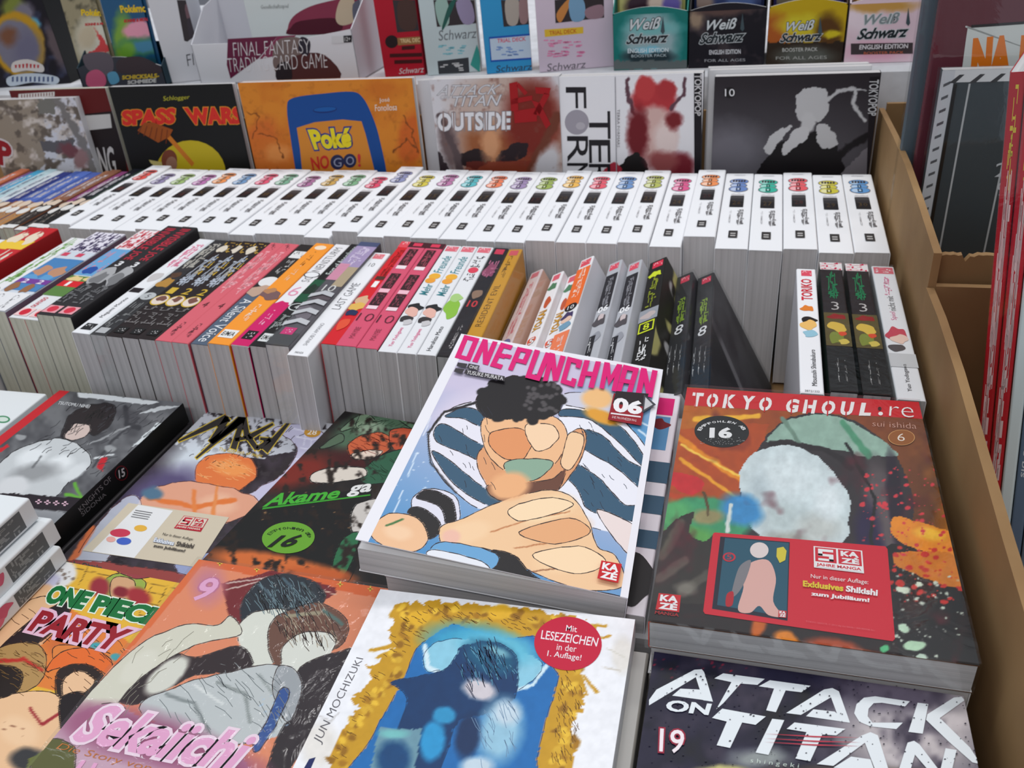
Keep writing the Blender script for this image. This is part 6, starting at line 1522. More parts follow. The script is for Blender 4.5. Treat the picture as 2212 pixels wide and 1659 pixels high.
# black lettered white cover
b = standing('white paperback with rotated black lettering, grey moon and red artwork', (1207, 166), 13.5, 18.8, 1.4, 58.0, (226, 226, 230), (34, 32, 34), flip=True)
paint(b.front, 'cover_artwork', b.root, (228, 228, 232), [('e', 1412, 215, 50, 34, 0, (176, 58, 62), .3), ('e', 1395, 190, 22, 26, 0, (186, 66, 68), .3), ('e', 1440, 195, 20, 24, 0, (170, 56, 60), .3), ('l', [(1355, 170), (1356, 205), (1370, 245)], 8, (96, 66, 76)), ('l', [(1482, 170), (1476, 205), (1450, 235)], 8, (96, 66, 76)), ('e', 1412, 290, 52, 60, 0, (206, 172, 166), .3), ('e', 1378, 290, 22, 60, 0, (110, 34, 40), .6), ('e', 1440, 300, 26, 40, 0, (224, 206, 202), .6), ('e', 1455, 260, 18, 20, 0, (120, 40, 44), .6), ('s', [(1320, 380), (1345, 350), (1380, 330), (1400, 380)], (34, 28, 32)), ('e', 1470, 360, 30, 30, 0, (120, 40, 50), .6), ('s', [(1290, 390), (1320, 352), (1340, 360), (1340, 400)], (170, 50, 66)), ('e', 1430, 350, 34, 22, 0, (150, 80, 80), .7)], warp=5, warp_scale=12, cell=.075)
pr = Printer(b.front)
def vletters(word, x0, x1, ys, c):
    for ch, (y0, y1) in zip(word, ys):
        pr.text(ch, [(x1, y0), (x1 + 1, y1), (x0 + 1, y1), (x0, y0)], c, .0)
vletters('F', 1222, 1266, [(188, 234)], (40, 38, 42)); pr.ell(1246, 264, 26, 27, (156, 152, 162)); pr.ell(1254, 272, 10, 8, (176, 172, 180))
vletters('RM', 1225, 1270, [(294, 350), (352, 392)], (40, 38, 42))
vletters('TERR', 1272, 1318, [(240, 300), (302, 352), (354, 392), (394, 420)], (40, 38, 42))
pr.poly([(1328, 166), (1330, 166), (1333, 380), (1331, 380)], (150, 150, 156))
pr.text('TERRA FORMARS', [(1339, 236), (1339, 318), (1333, 318), (1333, 236)], (120, 118, 122), .0, res=1)
pr.poly([(1499, 158), (1516, 158), (1516, 378), (1500, 380)], (34, 32, 36))
pr.text('TOKYOPOP', [(1516, 160), (1514, 250), (1501, 250), (1500, 160)], (200, 198, 200), .02)
pr.build('cover_lettering', b.root)
# two copies behind with page tops showing, then the black and white cover
for i in range(2):
    bb = standing('paperback standing behind the black and white cover, only its page tops showing, %s' % ('nearer' if i == 0 else 'farther'), (1532 - i * 3, 152 - i * 5), 14.0, 19.0, .85, 59.25 + i * .92, (210, 210, 212), flip=True)
b = standing('dark grey paperback with white ink brush shape and numeral 10 in a disc', (1544, 166), 14.1, 18.6, 1.2, 58.0, (76, 74, 78), (40, 36, 40), flip=True)
paint(b.front, 'cover_artwork', b.root, (62, 60, 64), [('g', (1720, 180), (1720, 380), (50, 46, 50), (92, 90, 96)), ('e', 1580, 330, 70, 60, 0, (112, 110, 118), 1.0), ('s', [(1640, 400), (1665, 330), (1700, 300), (1760, 280), (1800, 300), (1830, 380), (1820, 400)], (34, 30, 34)),
    ('s', [(1720, 240), (1722, 205), (1750, 188), (1785, 195), (1790, 235), (1770, 260), (1730, 262)], (190, 190, 192)), ('e', 1745, 265, 16, 22, 0, (196, 196, 198), .3), ('l', [(1790, 215), (1810, 195), (1850, 190), (1842, 225), (1870, 260)], 8, (190, 190, 192)), ('l', [(1800, 205), (1840, 186), (1870, 196)], 4, (180, 180, 182)), ('s', [(1650, 320), (1672, 285), (1712, 272), (1690, 296), (1665, 330)], (196, 196, 198)), ('s', [(1690, 335), (1710, 285), (1745, 275), (1740, 300)], (200, 200, 202)), ('s', [(1770, 265), (1800, 285), (1808, 310), (1790, 320), (1768, 310), (1765, 285)], (190, 190, 192)), ('l', [(1730, 400), (1830, 320), (1880, 290)], 14, (34, 30, 34)), ('p', [(1815, 375), (1885, 305), (1890, 390)], (120, 116, 122))], warp=5, warp_scale=12, cell=.075)
pr = Printer(b.front)
pr.ell(1576, 200, 13, 12, (36, 34, 36)); pr.text('10', [(1566, 192), (1587, 192), (1587, 208), (1566, 208)], (226, 226, 228), .0)
pr.poly([(1879, 166), (1902, 165), (1888, 378), (1872, 378)], (36, 32, 36))
pr.text('TOKYOPOP', [(1899, 172), (1893, 250), (1874, 250), (1878, 172)], (196, 196, 198), .02)
pr.build('cover_lettering', b.root)

# ---------------------------------------------------------------- card game boxes on the raised shelf
class Carton:
    def __init__(self, name, label, bl, br, h, depth, yaw, c, side=None, y=65.0, cat='box', group='card game boxes on the shelf', top_open=False, wall=.12, lip=None, mat='printed_card'):
        P = on_y(bl, y); P[2] = ZS + .02
        a = math.radians(yaw)
        ex = np.array([math.cos(a), math.sin(a), 0]); ey = np.array([-math.sin(a), math.cos(a), 0])
        d = ray(br)
        A = np.array([[ex[0], -d[0]], [ex[1], -d[1]]])
        s = np.linalg.solve(A, (CAM_POS - P)[:2])
        self.w, self.h, self.d = float(s[0]), h, depth
        self.root = thing(name, label, cat, frame(P, ex, ey, (0, 0, 1)), group)
        w = self.w
        side = side or c
        if not top_open:
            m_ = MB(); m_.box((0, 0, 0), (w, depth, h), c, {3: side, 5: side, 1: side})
            self.body = m_.build('body', mat, self.root)
            bv = self.body.modifiers.new('bevel', 'BEVEL'); bv.width = .0008; bv.segments = 2
        else:
            m_ = MB(); m_.box((0, 0, 0), (w, depth, .15), c); m_.build('tray_base', mat, self.root)
            m_ = MB()
            n = 16
            for i in range(n):
                u0, u1 = i / n, (i + 1) / n
                z0, z1 = lip(u0), lip(u1)
                for yy, s_ in ((0, 1), (wall, -1)):
                    q = [(u0 * w, yy, 0), (u1 * w, yy, 0), (u1 * w, yy, z1), (u0 * w, yy, z0)]
                    m_.poly(q if s_ > 0 else q[::-1], c if s_ > 0 else side)
                m_.poly([(u0 * w, 0, z0), (u1 * w, 0, z1), (u1 * w, wall, z1), (u0 * w, wall, z0)], (226, 226, 226))
            m_.build('front_panel', mat, self.root)
            for x0 in (0, w - wall):
                m_ = MB()
                zf, zb = lip(0 if x0 == 0 else 1), h
                pts = [(0, 0), (depth, 0), (depth, zb), (depth * .55, zb * .9), (0, zf)]
                A_ = [(x0, p[0], p[1]) for p in pts]; B_ = [(x0 + wall, p[0], p[1]) for p in pts]
                m_.poly(A_[::-1], side); m_.poly(B_, side)
                for i in range(5):
                    j = (i + 1) % 5
                    m_.poly([A_[i], A_[j], B_[j], B_[i]], side)
                m_.build('side_panel', mat, self.root)
            m_ = MB(); m_.box((0, depth - wall, 0), (w, depth, h), side); m_.build('back_panel', mat, self.root)
        self.front = Plane(self.root.matrix_world, (0, 0, 0), (1, 0, 0), (0, 0, 1), (0, -1, 0), w, h)
        self.left = Plane(self.root.matrix_world, (0, depth, 0), (0, -1, 0), (0, 0, 1), (-1, 0, 0), depth, h)
    def window(self, pts, art):
        pr = Printer(self.front, base=.01)
        pr.poly(pts, (56, 50, 52))
        for q, c_ in art:
            pr.blob(q, c_, 4)
        pr.build('window', self.root, 'foil_print')

def pack(label, bl, br, h, y, c, strokes, title=None, cat='card pack', group='foil card packs on the shelf', base=0.0, tilt=4):
    """sealed foil pack: pillow with flat crimped ends"""
    P = on_y(bl, y); P[2] = ZS + .05 + base
    Q = on_y(br, y)
    w = Q[0] - P[0]
    a = math.radians(tilt)
    root = thing('card_pack', label, cat, frame(P, (1, 0, 0), (0, math.cos(a), -math.sin(a)), (0, math.sin(a), math.cos(a))), group)
    nx_, nz_ = 14, 22
    m_ = MB()
    def bul(u, v):
        e = min(v, 1 - v)
        k = 0 if e < .07 else min(1, (e - .07) / .15)
        return .45 * k * (1 - abs(2 * u - 1) ** 2.2)
    for s_ in (1, -1):
        for i in range(nx_):
            for j in range(nz_):
                q = []
                for (u, v) in ((i, j), (i + 1, j), (i + 1, j + 1), (i, j + 1)):
                    u, v = u / nx_, v / nz_
                    q.append((u * w, .5 - s_ * (.02 + bul(u, v)), v * h))
                m_.poly(q if s_ > 0 else q[::-1], c)
    m_.build('pouch', 'foil_print', root, smooth=True)
    pln = Plane(root.matrix_world, (0, .03, 0), (1, 0, 0), (0, 0, 1), (0, -1, 0), w, h)
    inset = (w * .04, h * .04, w * .96, h * .95)
    paint(pln, 'pack_artwork', root, c, strokes, cell=.12, warp=5, warp_scale=14, rect=inset, mat='foil_print', lift=.01)
    if title:
        pr = Printer(pln, base=.03)
        for tt in title:
            pr.text(*tt[:3], **tt[3])
        pr.build('pack_lettering', root)
    return root

# far left: round gold framed tin pack and dark packs
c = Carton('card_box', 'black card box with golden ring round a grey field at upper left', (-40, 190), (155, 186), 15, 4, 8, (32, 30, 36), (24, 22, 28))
paint(c.front, 'box_artwork', c.root, (34, 30, 38), [('n', (60, 66, 90), 30, .55, .75, .8), ('e', 30, 20, 26, 30, 0, (120, 130, 60), .6), ('e', 50, 30, 22, 26, 30, (120, 116, 130), .6), ('e', 75, 50, 14, 10, 40, (90, 160, 190), .6), ('e', 38, 95, 58, 72, -24, (186, 142, 40), .12), ('e', 36, 98, 44, 58, -24, (120, 118, 134), .15), ('e', 20, 80, 20, 20, 0, (120, 80, 60), .8), ('e', 60, 110, 30, 40, 0, (108, 106, 128), .9), ('e', 120, 100, 12, 50, -20, (96, 84, 88), .7)], cell=.12, warp=4, warp_scale=16)
pr = Printer(c.front, base=.02)
pr.blob([(28, 135), (60, 128), (92, 140), (92, 156), (58, 152), (28, 156)], (206, 200, 196), 4)
pr.k += 1
for i in range(7):
    pr.poly([(32 + i * 8, 137 + abs(3 - i)), (37 + i * 8, 137 + abs(3 - i)), (36 + i * 8, 147), (33 + i * 8, 147)], (176, 50, 56), False)
pr.blob([(18, 166), (70, 158), (124, 166), (120, 182), (70, 178), (22, 186)], (186, 196, 206), 4)
pr.k += 1
for i in range(10):
    pr.poly([(26 + i * 9.5, 166), (30 + i * 9.5, 165), (30 + i * 9.5, 176), (26 + i * 9.5, 177)], (70, 84, 120), False)
pr.build('box_lettering', c.root)
# two foil packs in a display
pack('beige foil pack with yellow lettering and red artwork, left of the pair', (172, 160), (250, 156), 11, 66.0, (150, 140, 112), [('n', (90, 84, 66), 16, .5, .7, .8), ('e', 205, 85, 40, 50, 0, (206, 202, 186), .7), ('s', [(205, 60), (228, 90), (236, 110), (190, 116), (215, 95)], (206, 66, 66)), ('e', 190, 80, 20, 26, 20, (190, 176, 150), .6)], [('Pokémon', [(175, 20), (243, 20), (243, 36), (176, 34)], (222, 186, 40), dict(bold=.04)), ('SONNE & MOND', [(184, 50), (238, 47), (238, 53), (184, 56)], (190, 50, 56), dict(bold=.05))])
pack('green and blue foil pack with yellow lettering and pink artwork, right of the pair', (254, 160), (345, 152), 11, 65.6, (40, 84, 120), [('e', 265, 85, 20, 60, 0, (120, 160, 60), .7), ('e', 300, 65, 34, 22, 0, (222, 150, 170), .4), ('e', 300, 100, 44, 20, 0, (70, 130, 90), .5), ('e', 310, 100, 26, 14, 0, (70, 130, 160), .5), ('e', 275, 110, 16, 20, 0, (110, 160, 60), .6), ('e', 300, 140, 60, 16, 0, (44, 80, 90), .6)], [('Pokémon', [(258, 12), (324, 8), (326, 26), (262, 28)], (222, 186, 40), dict(bold=.04)), ('SONNE & MOND', [(268, 42), (325, 37), (325, 45), (268, 49)], (190, 50, 56), dict(bold=.05))])
lipf = lambda u: 2.2 + 1.3 * math.sin(math.pi * min(1, u * 1.0)) * .9
c = Carton('display_tray', 'low display tray with dark artwork and yellow lettering below foil packs', (178, 186), (360, 180), 4.2, 4, 0, (60, 62, 70), (40, 60, 70), y=64.0, top_open=True, lip=lipf)
pr = Printer(c.front, base=.01)
pr.blob([(180, 120), (215, 112), (240, 120), (245, 150), (225, 165), (190, 150)], (96, 88, 96), 4); pr.blob([(188, 160), (210, 150), (228, 165), (225, 186), (190, 186)], (190, 90, 120), 4); pr.blob([(232, 160), (250, 155), (258, 175), (240, 182)], (90, 150, 180), 4); pr.blob([(255, 130), (300, 122), (340, 140), (345, 158), (262, 158)], (66, 56, 60), 4)
pr.text('SCHICKSALS-', [(264, 163), (344, 158), (344, 168), (264, 172)], (206, 176, 60), .04)
pr.text('SCHMIEDE', [(276, 174), (338, 169), (338, 178), (276, 182)], (200, 200, 196), .04)
pr.build('box_lettering', c.root)
# white card game carton and open display
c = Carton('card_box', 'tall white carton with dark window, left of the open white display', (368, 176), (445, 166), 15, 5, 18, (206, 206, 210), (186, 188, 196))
c.window([(382, 0), (475, 0), (480, 30), (405, 90), (398, 88)], [([(400, 10), (440, 5), (450, 40), (415, 60)], (110, 84, 90)), ([(405, 40), (430, 50), (412, 85)], (60, 54, 60))])
pr = Printer(c.front)
pr.text('FINAL', [(402, 118), (470, 104), (470, 132), (406, 143)], (50, 46, 52), -.015)
pr.build('box_lettering', c.root)
lipw = lambda u: 4.3 if u < .62 else 4.3 + 1.0 * (u - .62) / .38
c = Carton('display_box', 'open white display carton with black and wine red artwork and card game lettering', (435, 182), (778, 172), 8.4, 7, -2, (216, 216, 220), (206, 206, 212), y=64.2, top_open=True, lip=lipw)
pr = Printer(c.front)
pr.poly([(492, 84), (600, 78), (560, 125), (498, 170), (490, 140)], (104, 40, 66)); pr.poly([(600, 78), (640, 76), (600, 120), (560, 128)], (130, 56, 84))
pr.blob([(596, 90), (640, 80), (660, 100), (650, 150), (610, 170), (590, 140)], (120, 104, 100), 4); pr.blob([(640, 120), (700, 118), (735, 170), (620, 175), (610, 150)], (84, 50, 50), 4); pr.blob([(650, 80), (670, 90), (665, 120), (645, 110)], (50, 46, 56), 4); pr.blob([(600, 140), (625, 135), (630, 172), (598, 172)], (46, 40, 44), 4)
pr.text('FINAL FANTASY', [(503, 92), (668, 84), (670, 114), (505, 122)], (226, 224, 226), -.02)
pr.text('TRADING CARD GAME', [(490, 126), (706, 114), (708, 146), (494, 156)], (226, 224, 226), -.02)
pr.poly([(716, 78), (742, 77), (743, 93), (717, 94)], (206, 206, 208)); pr.poly([(742, 77), (760, 76), (760, 91), (743, 92)], (40, 38, 42))
pr.text('12+', [(745, 80), (757, 79), (757, 88), (745, 89)], (220, 220, 220))
pr.build('box_lettering', c.root)
c = Carton('card_box', 'white carton with wine red curve standing inside the open display', (560, 150), (800, 140), 13, 2, 0, (206, 212, 210), (200, 200, 204), y=69.0)
pr = Printer(c.front)
pr.blob([(622, 60), (640, 30), (700, 5), (820, -10), (820, 60), (640, 70)], (134, 56, 76), 5); pr.blob([(628, 60), (650, 45), (730, 40), (730, 70), (625, 75)], (80, 30, 44), 4); pr.blob([(735, 0), (760, -10), (770, 40), (740, 55), (725, 40)], (196, 176, 150), 4); pr.blob([(762, 10), (790, 0), (800, 40), (770, 60)], (96, 96, 110), 4)
pr.text('Gesellschaftsspiel', [(563, 11), (623, 8), (623, 20), (563, 22)], (120, 124, 122), .0, res=1)
pr.build('box_lettering', c.root)

def deck(label, bl, br, yaw, c0, side, win, art, extra, h=14.5, y=65.0):
    c_ = Carton('deck_box', label, bl, br, h, 3.6, yaw, c0, side, y=y)
    c_.window(win, art)
    pr_ = Printer(c_.front)
    extra(pr_)
    pr_.build('box_lettering', c_.root)
    return c_
def marks(pr_, x0, y0, x1, y1, c_, n=14):
    rg_ = random.Random(int(x0)); pr_.k += 1
    for i in range(n):
        a, b_ = rg_.uniform(x0, x1), rg_.uniform(y0, y1)
        pr_.poly([(a - 5, b_ - 1.2), (a + 5, b_ - 1.5), (a + 5, b_ + 1.2), (a - 5, b_ + 1.5)], c_, False)
def ex_red(p):
    p.ell(846, 90, 14, 14, (44, 34, 36)); p.poly([(858, 82), (916, 78), (916, 94), (860, 98)], (150, 110, 70)); p.text('TRIAL DECK', [(864, 84), (914, 81), (914, 90), (866, 93)], (222, 200, 150), .02)
    for y0, x0, x1 in ((104, 868, 896), (120, 842, 912), (134, 852, 912)):
        p.poly([(x0, y0 - 4), (x1, y0 - 6), (x1, y0 + 2), (x0, y0 + 4)], (70, 30, 34))
    p.text('Schwarz', [(862, 148), (916, 142), (916, 156), (862, 160)], (206, 200, 200), .0, .2)
deck('red trial deck box with brown window and dark round badge', (832, 166), (918, 160), 6, (172, 30, 48), (190, 40, 60), [(848, 0), (905, 0), (908, 66), (858, 70)], [([(860, 5), (895, 5), (898, 60), (865, 60)], (74, 52, 46))], ex_red)
def ex_teal(p):
    p.text('Schwarz', [(945, 66), (1030, 60), (1030, 82), (948, 88)], (110, 116, 120), .0, .2); marks(p, 950, 98, 1005, 124, (130, 190, 200), 16); p.poly([(945, 132), (1012, 124), (1014, 156), (948, 160)], (60, 62, 66)); marks(p, 955, 136, 1005, 152, (190, 190, 190), 10); p.poly([(1016, 140), (1030, 96), (1038, 120), (1036, 156)], (60, 150, 140))
deck('pale teal trial deck box wrapped in clear film', (925, 166), (1040, 158), 14, (190, 204, 206), (206, 214, 216), [(936, 0), (1028, 0), (1030, 50), (944, 58)], [([(940, 5), (965, 0), (970, 50), (950, 55)], (150, 180, 170)), ([(970, 10), (985, 0), (960, 60), (955, 58)], (40, 90, 80)), ([(985, 5), (1015, 0), (1025, 45), (1000, 50)], (150, 140, 170))], ex_teal)
def ex_blue(p):
    p.poly([(1056, 80), (1152, 72), (1152, 128), (1060, 134)], (40, 84, 170)); p.poly([(1058, 84), (1150, 76), (1150, 124), (1062, 130)], (190, 206, 222))
    p.text('TRIAL DECK', [(1074, 84), (1136, 79), (1136, 88), (1074, 93)], (206, 80, 100), .02); marks(p, 1072, 98, 1138, 120, (120, 150, 200), 14); p.text('Schwarz', [(1070, 142), (1150, 136), (1150, 150), (1072, 156)], (60, 70, 84), .0, .2)
deck('bright sky blue trial deck box with framed label', (1052, 164), (1150, 156), 14, (56, 148, 200), (190, 150, 140), [(1082, 0), (1146, 0), (1146, 52), (1088, 58)], [([(1092, 0), (1120, 0), (1118, 50), (1096, 50)], (170, 160, 150)), ([(1122, 0), (1140, 0), (1140, 45), (1124, 48)], (150, 120, 120))], ex_blue)
def ex_cream(p):
    p.poly([(1176, 64), (1260, 58), (1260, 72), (1177, 80)], (222, 184, 60)); p.text('TRIAL DECK', [(1186, 67), (1246, 62), (1246, 71), (1187, 76)], (190, 96, 40), .02)
    marks(p, 1178, 86, 1256, 104, (226, 140, 176), 22); marks(p, 1180, 110, 1260, 124, (222, 130, 170), 22); p.text('Schwarz', [(1180, 138), (1266, 130), (1266, 146), (1182, 154)], (110, 104, 112), .0, .2)
deck('cream and pink trial deck box with yellow label', (1166, 162), (1328, 148), 14, (206, 190, 204), (214, 200, 196), [(1198, 0), (1304, -10), (1305, 38), (1200, 50)], [([(1202, 30), (1225, 0), (1235, 0), (1212, 48)], (196, 130, 70)), ([(1230, 0), (1260, 0), (1262, 40), (1235, 44)], (120, 160, 190)), ([(1265, 20), (1300, 10), (1302, 36), (1270, 40)], (150, 120, 130))], ex_cream)

def wdisplay(label, bl, br, c0, side, strokes, tone, words, packc, packart, bar=None):
    lip_ = lambda u: 5.3 + .55 * math.sin(math.pi * u)
    c_ = Carton('display_box', label, bl, br, 9.5, 6, 0, c0, side, y=65, top_open=True, lip=lip_)
    x0, x1 = bl[0], br[0]
    paint(c_.front, 'box_artwork', c_.root, c0, strokes, cell=.12, warp=5, warp_scale=16, rect=(.02, .02, c_.w - .02, 5.2))
    pr_ = Printer(c_.front, base=.012)
    if bar:
        pr_.poly([(x0 + 16, bar[0]), (x1 - 14, bar[0] - 2), (x1 - 14, bar[1] - 2), (x0 + 16, bar[1])], bar[2])
    for body, q, cc, bd, shr, ol in words:
        pr_.text(body, q, cc, bd, shr, ol)
    # sword shaped ornament of the logo
    mx, my = tone
    pr_.poly([(mx - 5, my + 34), (mx, my), (mx + 4, my + 34), (mx, my + 40)], (70, 84, 90))
    pr_.build('box_lettering', c_.root)
    pack(label.replace('display carton', 'foil pack standing in the display carton'), (x0 + 8, bl[1]), (x1 - 8, br[1]), 10.5, 66.6, packc, packart, base=.2)
    return c_
DK = (40, 46, 50)
GR = (206, 212, 214)
wdisplay('teal display carton with grey lettering', (1326, 146), (1484, 142), (24, 116, 110), (30, 120, 112), [('e', 1405, 90, 60, 70, 0, (150, 176, 180), .5), ('e', 1410, 60, 60, 16, 0, (120, 180, 180), .7), ('e', 1400, 122, 56, 16, 0, (40, 54, 60), .5), ('e', 1400, 108, 30, 8, 0, (120, 190, 210), .7), ('p', [(1320, 132), (1490, 130), (1490, 150), (1320, 150)], (96, 104, 104))], (1432, 34), [('Weiß', [(1362, 42), (1428, 36), (1426, 62), (1358, 66)], GR, .02, .25, (DK, .04)), ('Schwarz', [(1356, 74), (1446, 68), (1442, 92), (1352, 96)], DK, .03, .25, (GR, .04)), ('ENGLISH EDITION', [(1356, 105), (1444, 103), (1444, 112), (1356, 115)], (220, 232, 236), .02, 0, None), ('BOOSTER PACK', [(1364, 118), (1440, 116), (1440, 122), (1364, 124)], (190, 206, 210), .0, 0, None)], (196, 190, 120), [('e', 1380, 10, 30, 24, 0, (60, 40, 50), .5), ('e', 1420, 5, 20, 24, 0, (220, 196, 180), .5), ('e', 1450, 10, 20, 24, 0, (110, 96, 170), .5)])
wdisplay('black display carton with pale lettering', (1487, 142), (1650, 138), (34, 32, 38), (30, 28, 34), [('n', (64, 56, 60), 24, .5, .7, .8), ('e', 1505, 40, 16, 22, 0, (150, 130, 110), .7), ('e', 1560, 20, 60, 14, 0, (90, 70, 66), .7)], (1604, 28), [('Weiß', [(1528, 44), (1592, 38), (1590, 62), (1524, 66)], GR, .02, .25, (DK, .04)), ('Schwarz', [(1514, 72), (1612, 64), (1606, 90), (1510, 96)], DK, .03, .25, (GR, .04)), ('ENGLISH EDITION', [(1532, 108), (1600, 106), (1600, 116), (1532, 118)], (216, 216, 220), .02, 0, None), ('FOR ALL AGES', [(1522, 128), (1610, 126), (1610, 132), (1522, 134)], (170, 170, 174), .0, 0, None)], (60, 70, 110), [('e', 1520, 5, 20, 20, 0, (150, 130, 120), .6), ('e', 1600, 5, 30, 20, 0, (90, 110, 160), .6)])
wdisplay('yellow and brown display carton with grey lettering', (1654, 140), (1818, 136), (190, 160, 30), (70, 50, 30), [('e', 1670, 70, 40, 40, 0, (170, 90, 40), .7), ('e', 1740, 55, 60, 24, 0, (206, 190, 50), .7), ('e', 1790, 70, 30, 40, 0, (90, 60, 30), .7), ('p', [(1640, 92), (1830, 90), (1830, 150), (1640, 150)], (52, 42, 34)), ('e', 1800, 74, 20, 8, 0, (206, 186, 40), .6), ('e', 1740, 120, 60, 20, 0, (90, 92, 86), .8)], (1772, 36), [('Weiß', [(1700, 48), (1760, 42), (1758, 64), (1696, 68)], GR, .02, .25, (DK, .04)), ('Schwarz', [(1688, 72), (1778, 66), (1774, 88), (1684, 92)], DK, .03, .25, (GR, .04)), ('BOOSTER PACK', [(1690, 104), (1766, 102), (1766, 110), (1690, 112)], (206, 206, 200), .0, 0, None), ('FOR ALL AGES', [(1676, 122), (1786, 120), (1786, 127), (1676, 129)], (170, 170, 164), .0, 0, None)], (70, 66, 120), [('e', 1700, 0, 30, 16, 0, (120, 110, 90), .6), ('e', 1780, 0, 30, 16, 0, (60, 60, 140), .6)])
wdisplay('pink and white display carton with dark rounded label', (1822, 136), (1986, 132), (222, 196, 206), (214, 196, 202), [('e', 1860, 40, 40, 30, 0, (232, 214, 222), .8), ('e', 1900, 12, 80, 14, 0, (196, 150, 80), .7), ('e', 1890, 112, 60, 20, 0, (226, 170, 190), .8)], (1962, 16), [('Weiß', [(1868, 32), (1944, 26), (1942, 50), (1864, 54)], (130, 140, 142), .02, .25, (GR, .04)), ('Schwarz', [(1856, 62), (1966, 54), (1960, 80), (1850, 86)], DK, .03, .25, (GR, .04)), ('ENGLISH EDITION', [(1856, 97), (1962, 94), (1962, 104), (1856, 107)], (226, 220, 222), .02, .1, None), ('BOOSTER PACK', [(1866, 112), (1952, 110), (1952, 116), (1866, 118)], (206, 110, 80), .0, 0, None)], (150, 110, 70), [('e', 1870, -5, 40, 12, 0, (206, 160, 90), .6)], (94, 118, (70, 62, 64)))

# ---------------------------------------------------------------- sleeved books in the second box, right
def sleeved(label, tl, w, h, t, y, cover, tilt=2.0):
    return standing(label, tl, w, h, t, y, cover, cover, tilt=tilt, wrap='clear_sleeve', page='pages_white')
b = sleeved('grey edged book in clear sleeve, hindmost of the sleeved books', (2003, -60), 17, 29.5, .8, 46.0, (96, 110, 120)); b.root['group'] = 'sleeved books in second box'
b = sleeved('maroon book in clear sleeve with white plate and orange letters', (2040, -55), 17.5, 29.5, .9, 43.5, (104, 52, 62)); b.root['group'] = 'sleeved books in second box'
pr = Printer(b.front, base=.02)
pr.blob([(2090, 62), (2094, 60), (2212, 50), (2330, 42), (2330, 180), (2076, 180), (2078, 150)], (222, 226, 222), 4)
pr.text('NA', [(2102, 82), (2190, 74), (2184, 176), (2094, 180)], (238, 128, 36), .08)
pr.text('R', [(2206, 76), (2246, 74), (2236, 176), (2196, 178)], (238, 128, 36), .08)
pr.poly([(2098, 54), (2212, 46), (2212, 52), (2098, 60)], (40, 38, 40))
pr.build('cover_lettering', b.root)
b = sleeved('dark slate striped book in clear sleeve with black and white checked edge', (2036, 152), 18.0, 23.5, .9, 40.5, (66, 76, 82)); b.root['group'] = 'sleeved books in second box'
pr = Printer(b.front, base=.02)
pr.raw([(0, 23.5), (18, 23.5), (18, 22.7), (0, 22.7)], (224, 226, 228)); pr.raw([(0, 0), (.8, 0), (.8, 23.5), (0, 23.5)], (206, 210, 216))
pr.k += 1
for i in range(14):
    pr.raw([(.5 + i * 1.25, 22.65), (.9 + i * 1.25, 22.65), (1.4 + i * 1.25, 23.2), (1.1 + i * 1.25, 23.2)], (60, 62, 66), False)
for i in range(26):
    pr.raw([(.2, .4 + i * .88), (.6, .6 + i * .88), (.6, .8 + i * .88), (.2, .6 + i * .88)], (90, 94, 100), False)
for x0 in (1.75, 4.75, 7.8, 11):
    pr.raw([(x0, 0), (x0 + .12, 0), (x0 + .12, 22.6), (x0, 22.6)], (196, 200, 202))
pr.raw([(.85, 0), (1.05, 0), (1.05, 22.6), (.85, 22.6)], (30, 32, 34))
pr.text('2', [(2152, 352), (2184, 350), (2180, 380), (2148, 382)], (206, 210, 214), .0)
pr.text('9', [(2154, 394), (2180, 392), (2178, 422), (2150, 424)], (206, 210, 214), .0)
pr.build('cover_lettering', b.root)

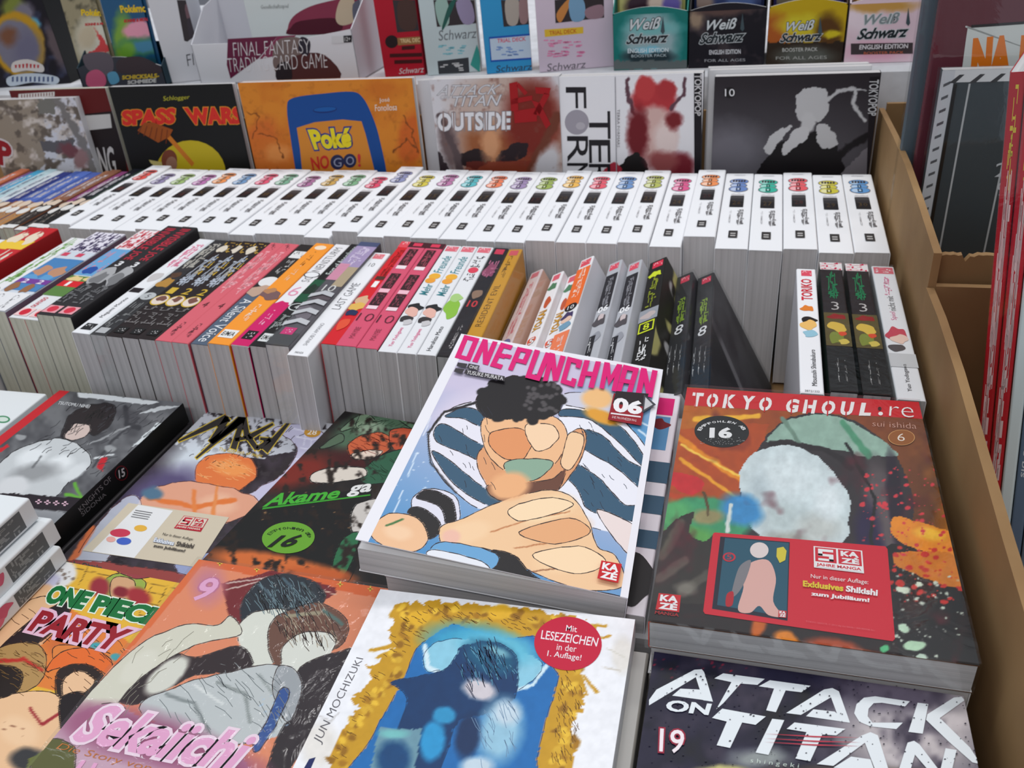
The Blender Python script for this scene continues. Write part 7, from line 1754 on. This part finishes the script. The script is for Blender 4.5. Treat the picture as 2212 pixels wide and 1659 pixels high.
# ---------------------------------------------------------------- magazines in the front right box, spines to the viewer
def magazine(label, k, x, t, c, items, y=17.8):
    a = math.radians(-6.5)
    up = Vector((math.sin(a), 0, math.cos(a)))        # leaning left
    up = (Matrix.Rotation(-math.radians(19), 3, 'Z') @ up)
    ya = math.radians(19)                               # turned towards the aisle
    ex = Vector((math.sin(ya), math.cos(ya), 0))        # spine to fore edge: away from the viewer
    o = Vector((x, y, .2))
    b_ = Book('magazine', label, 21 * .37, 29.5, t, frame(o, ex, up, ex.cross(up)), c, c, c, 'pages_white', wrap='shrink_film' if k < 2 else None, group='magazines in the front right box', cat='magazine')
    p_ = Printer(b_.spine, px=False)
    spine_items(p_, items)
    p_.build('spine_print', b_.root)
RD = (178, 30, 44)
mx_ = 16.8
for k, (lab, t_, c_, it) in enumerate((
    ('thin red magazine with yellow and white dotted lettering, leftmost of the magazines', .62, RD, [('k', .3, .7, .82, .98, (214, 190, 60), 22), ('k', .25, .75, .05, .80, (226, 190, 190), 90)]),
    ('second thin red magazine with dotted lettering', .66, (190, 36, 50), [('k', .3, .7, .82, .98, (214, 190, 60), 22), ('k', .25, .75, .05, .80, (226, 196, 196), 90)]),
    ('white spined magazine beside the red ones', .62, (206, 220, 222), [('k', .4, .6, .7, .9, (150, 160, 170), 10)]),
    ('slate blue magazine with pale lettering about accessories', .62, (96, 116, 140), [('r', 0, 1, .62, 1, (196, 206, 214)), ('k', .2, .8, .75, .9, (200, 60, 80), 12), ('t', 'Von Accessoires bis', .3, .7, .28, .56, (200, 210, 220), -90, .01)]),
    ('blue grey magazine with lettering Manga', .62, (104, 120, 138), [('r', 0, 1, .62, 1, (180, 196, 206)), ('t', 'Mangas', .3, .7, .34, .48, (206, 214, 222), -90, .01)]),
    ('pale blue magazine with lettering Perfekte', .62, (120, 146, 164), [('r', 0, 1, .62, 1, (206, 190, 196)), ('t', 'Perfekte', .3, .7, .36, .54, (70, 90, 110), -90, .01)]),
    ('dark slate magazine rightmost of the row', .7, (70, 84, 98), [('k', .3, .7, .3, .6, (170, 180, 190), 20)]),
    ('magenta magazine behind the wall at right edge', .9, (176, 40, 90), []))):
    magazine(lab, k, mx_, t_, c_, it, 17.8 - (mx_ - 16.8) * math.tan(math.radians(19)))
    mx_ += (t_ + .05) * math.cos(math.radians(19))
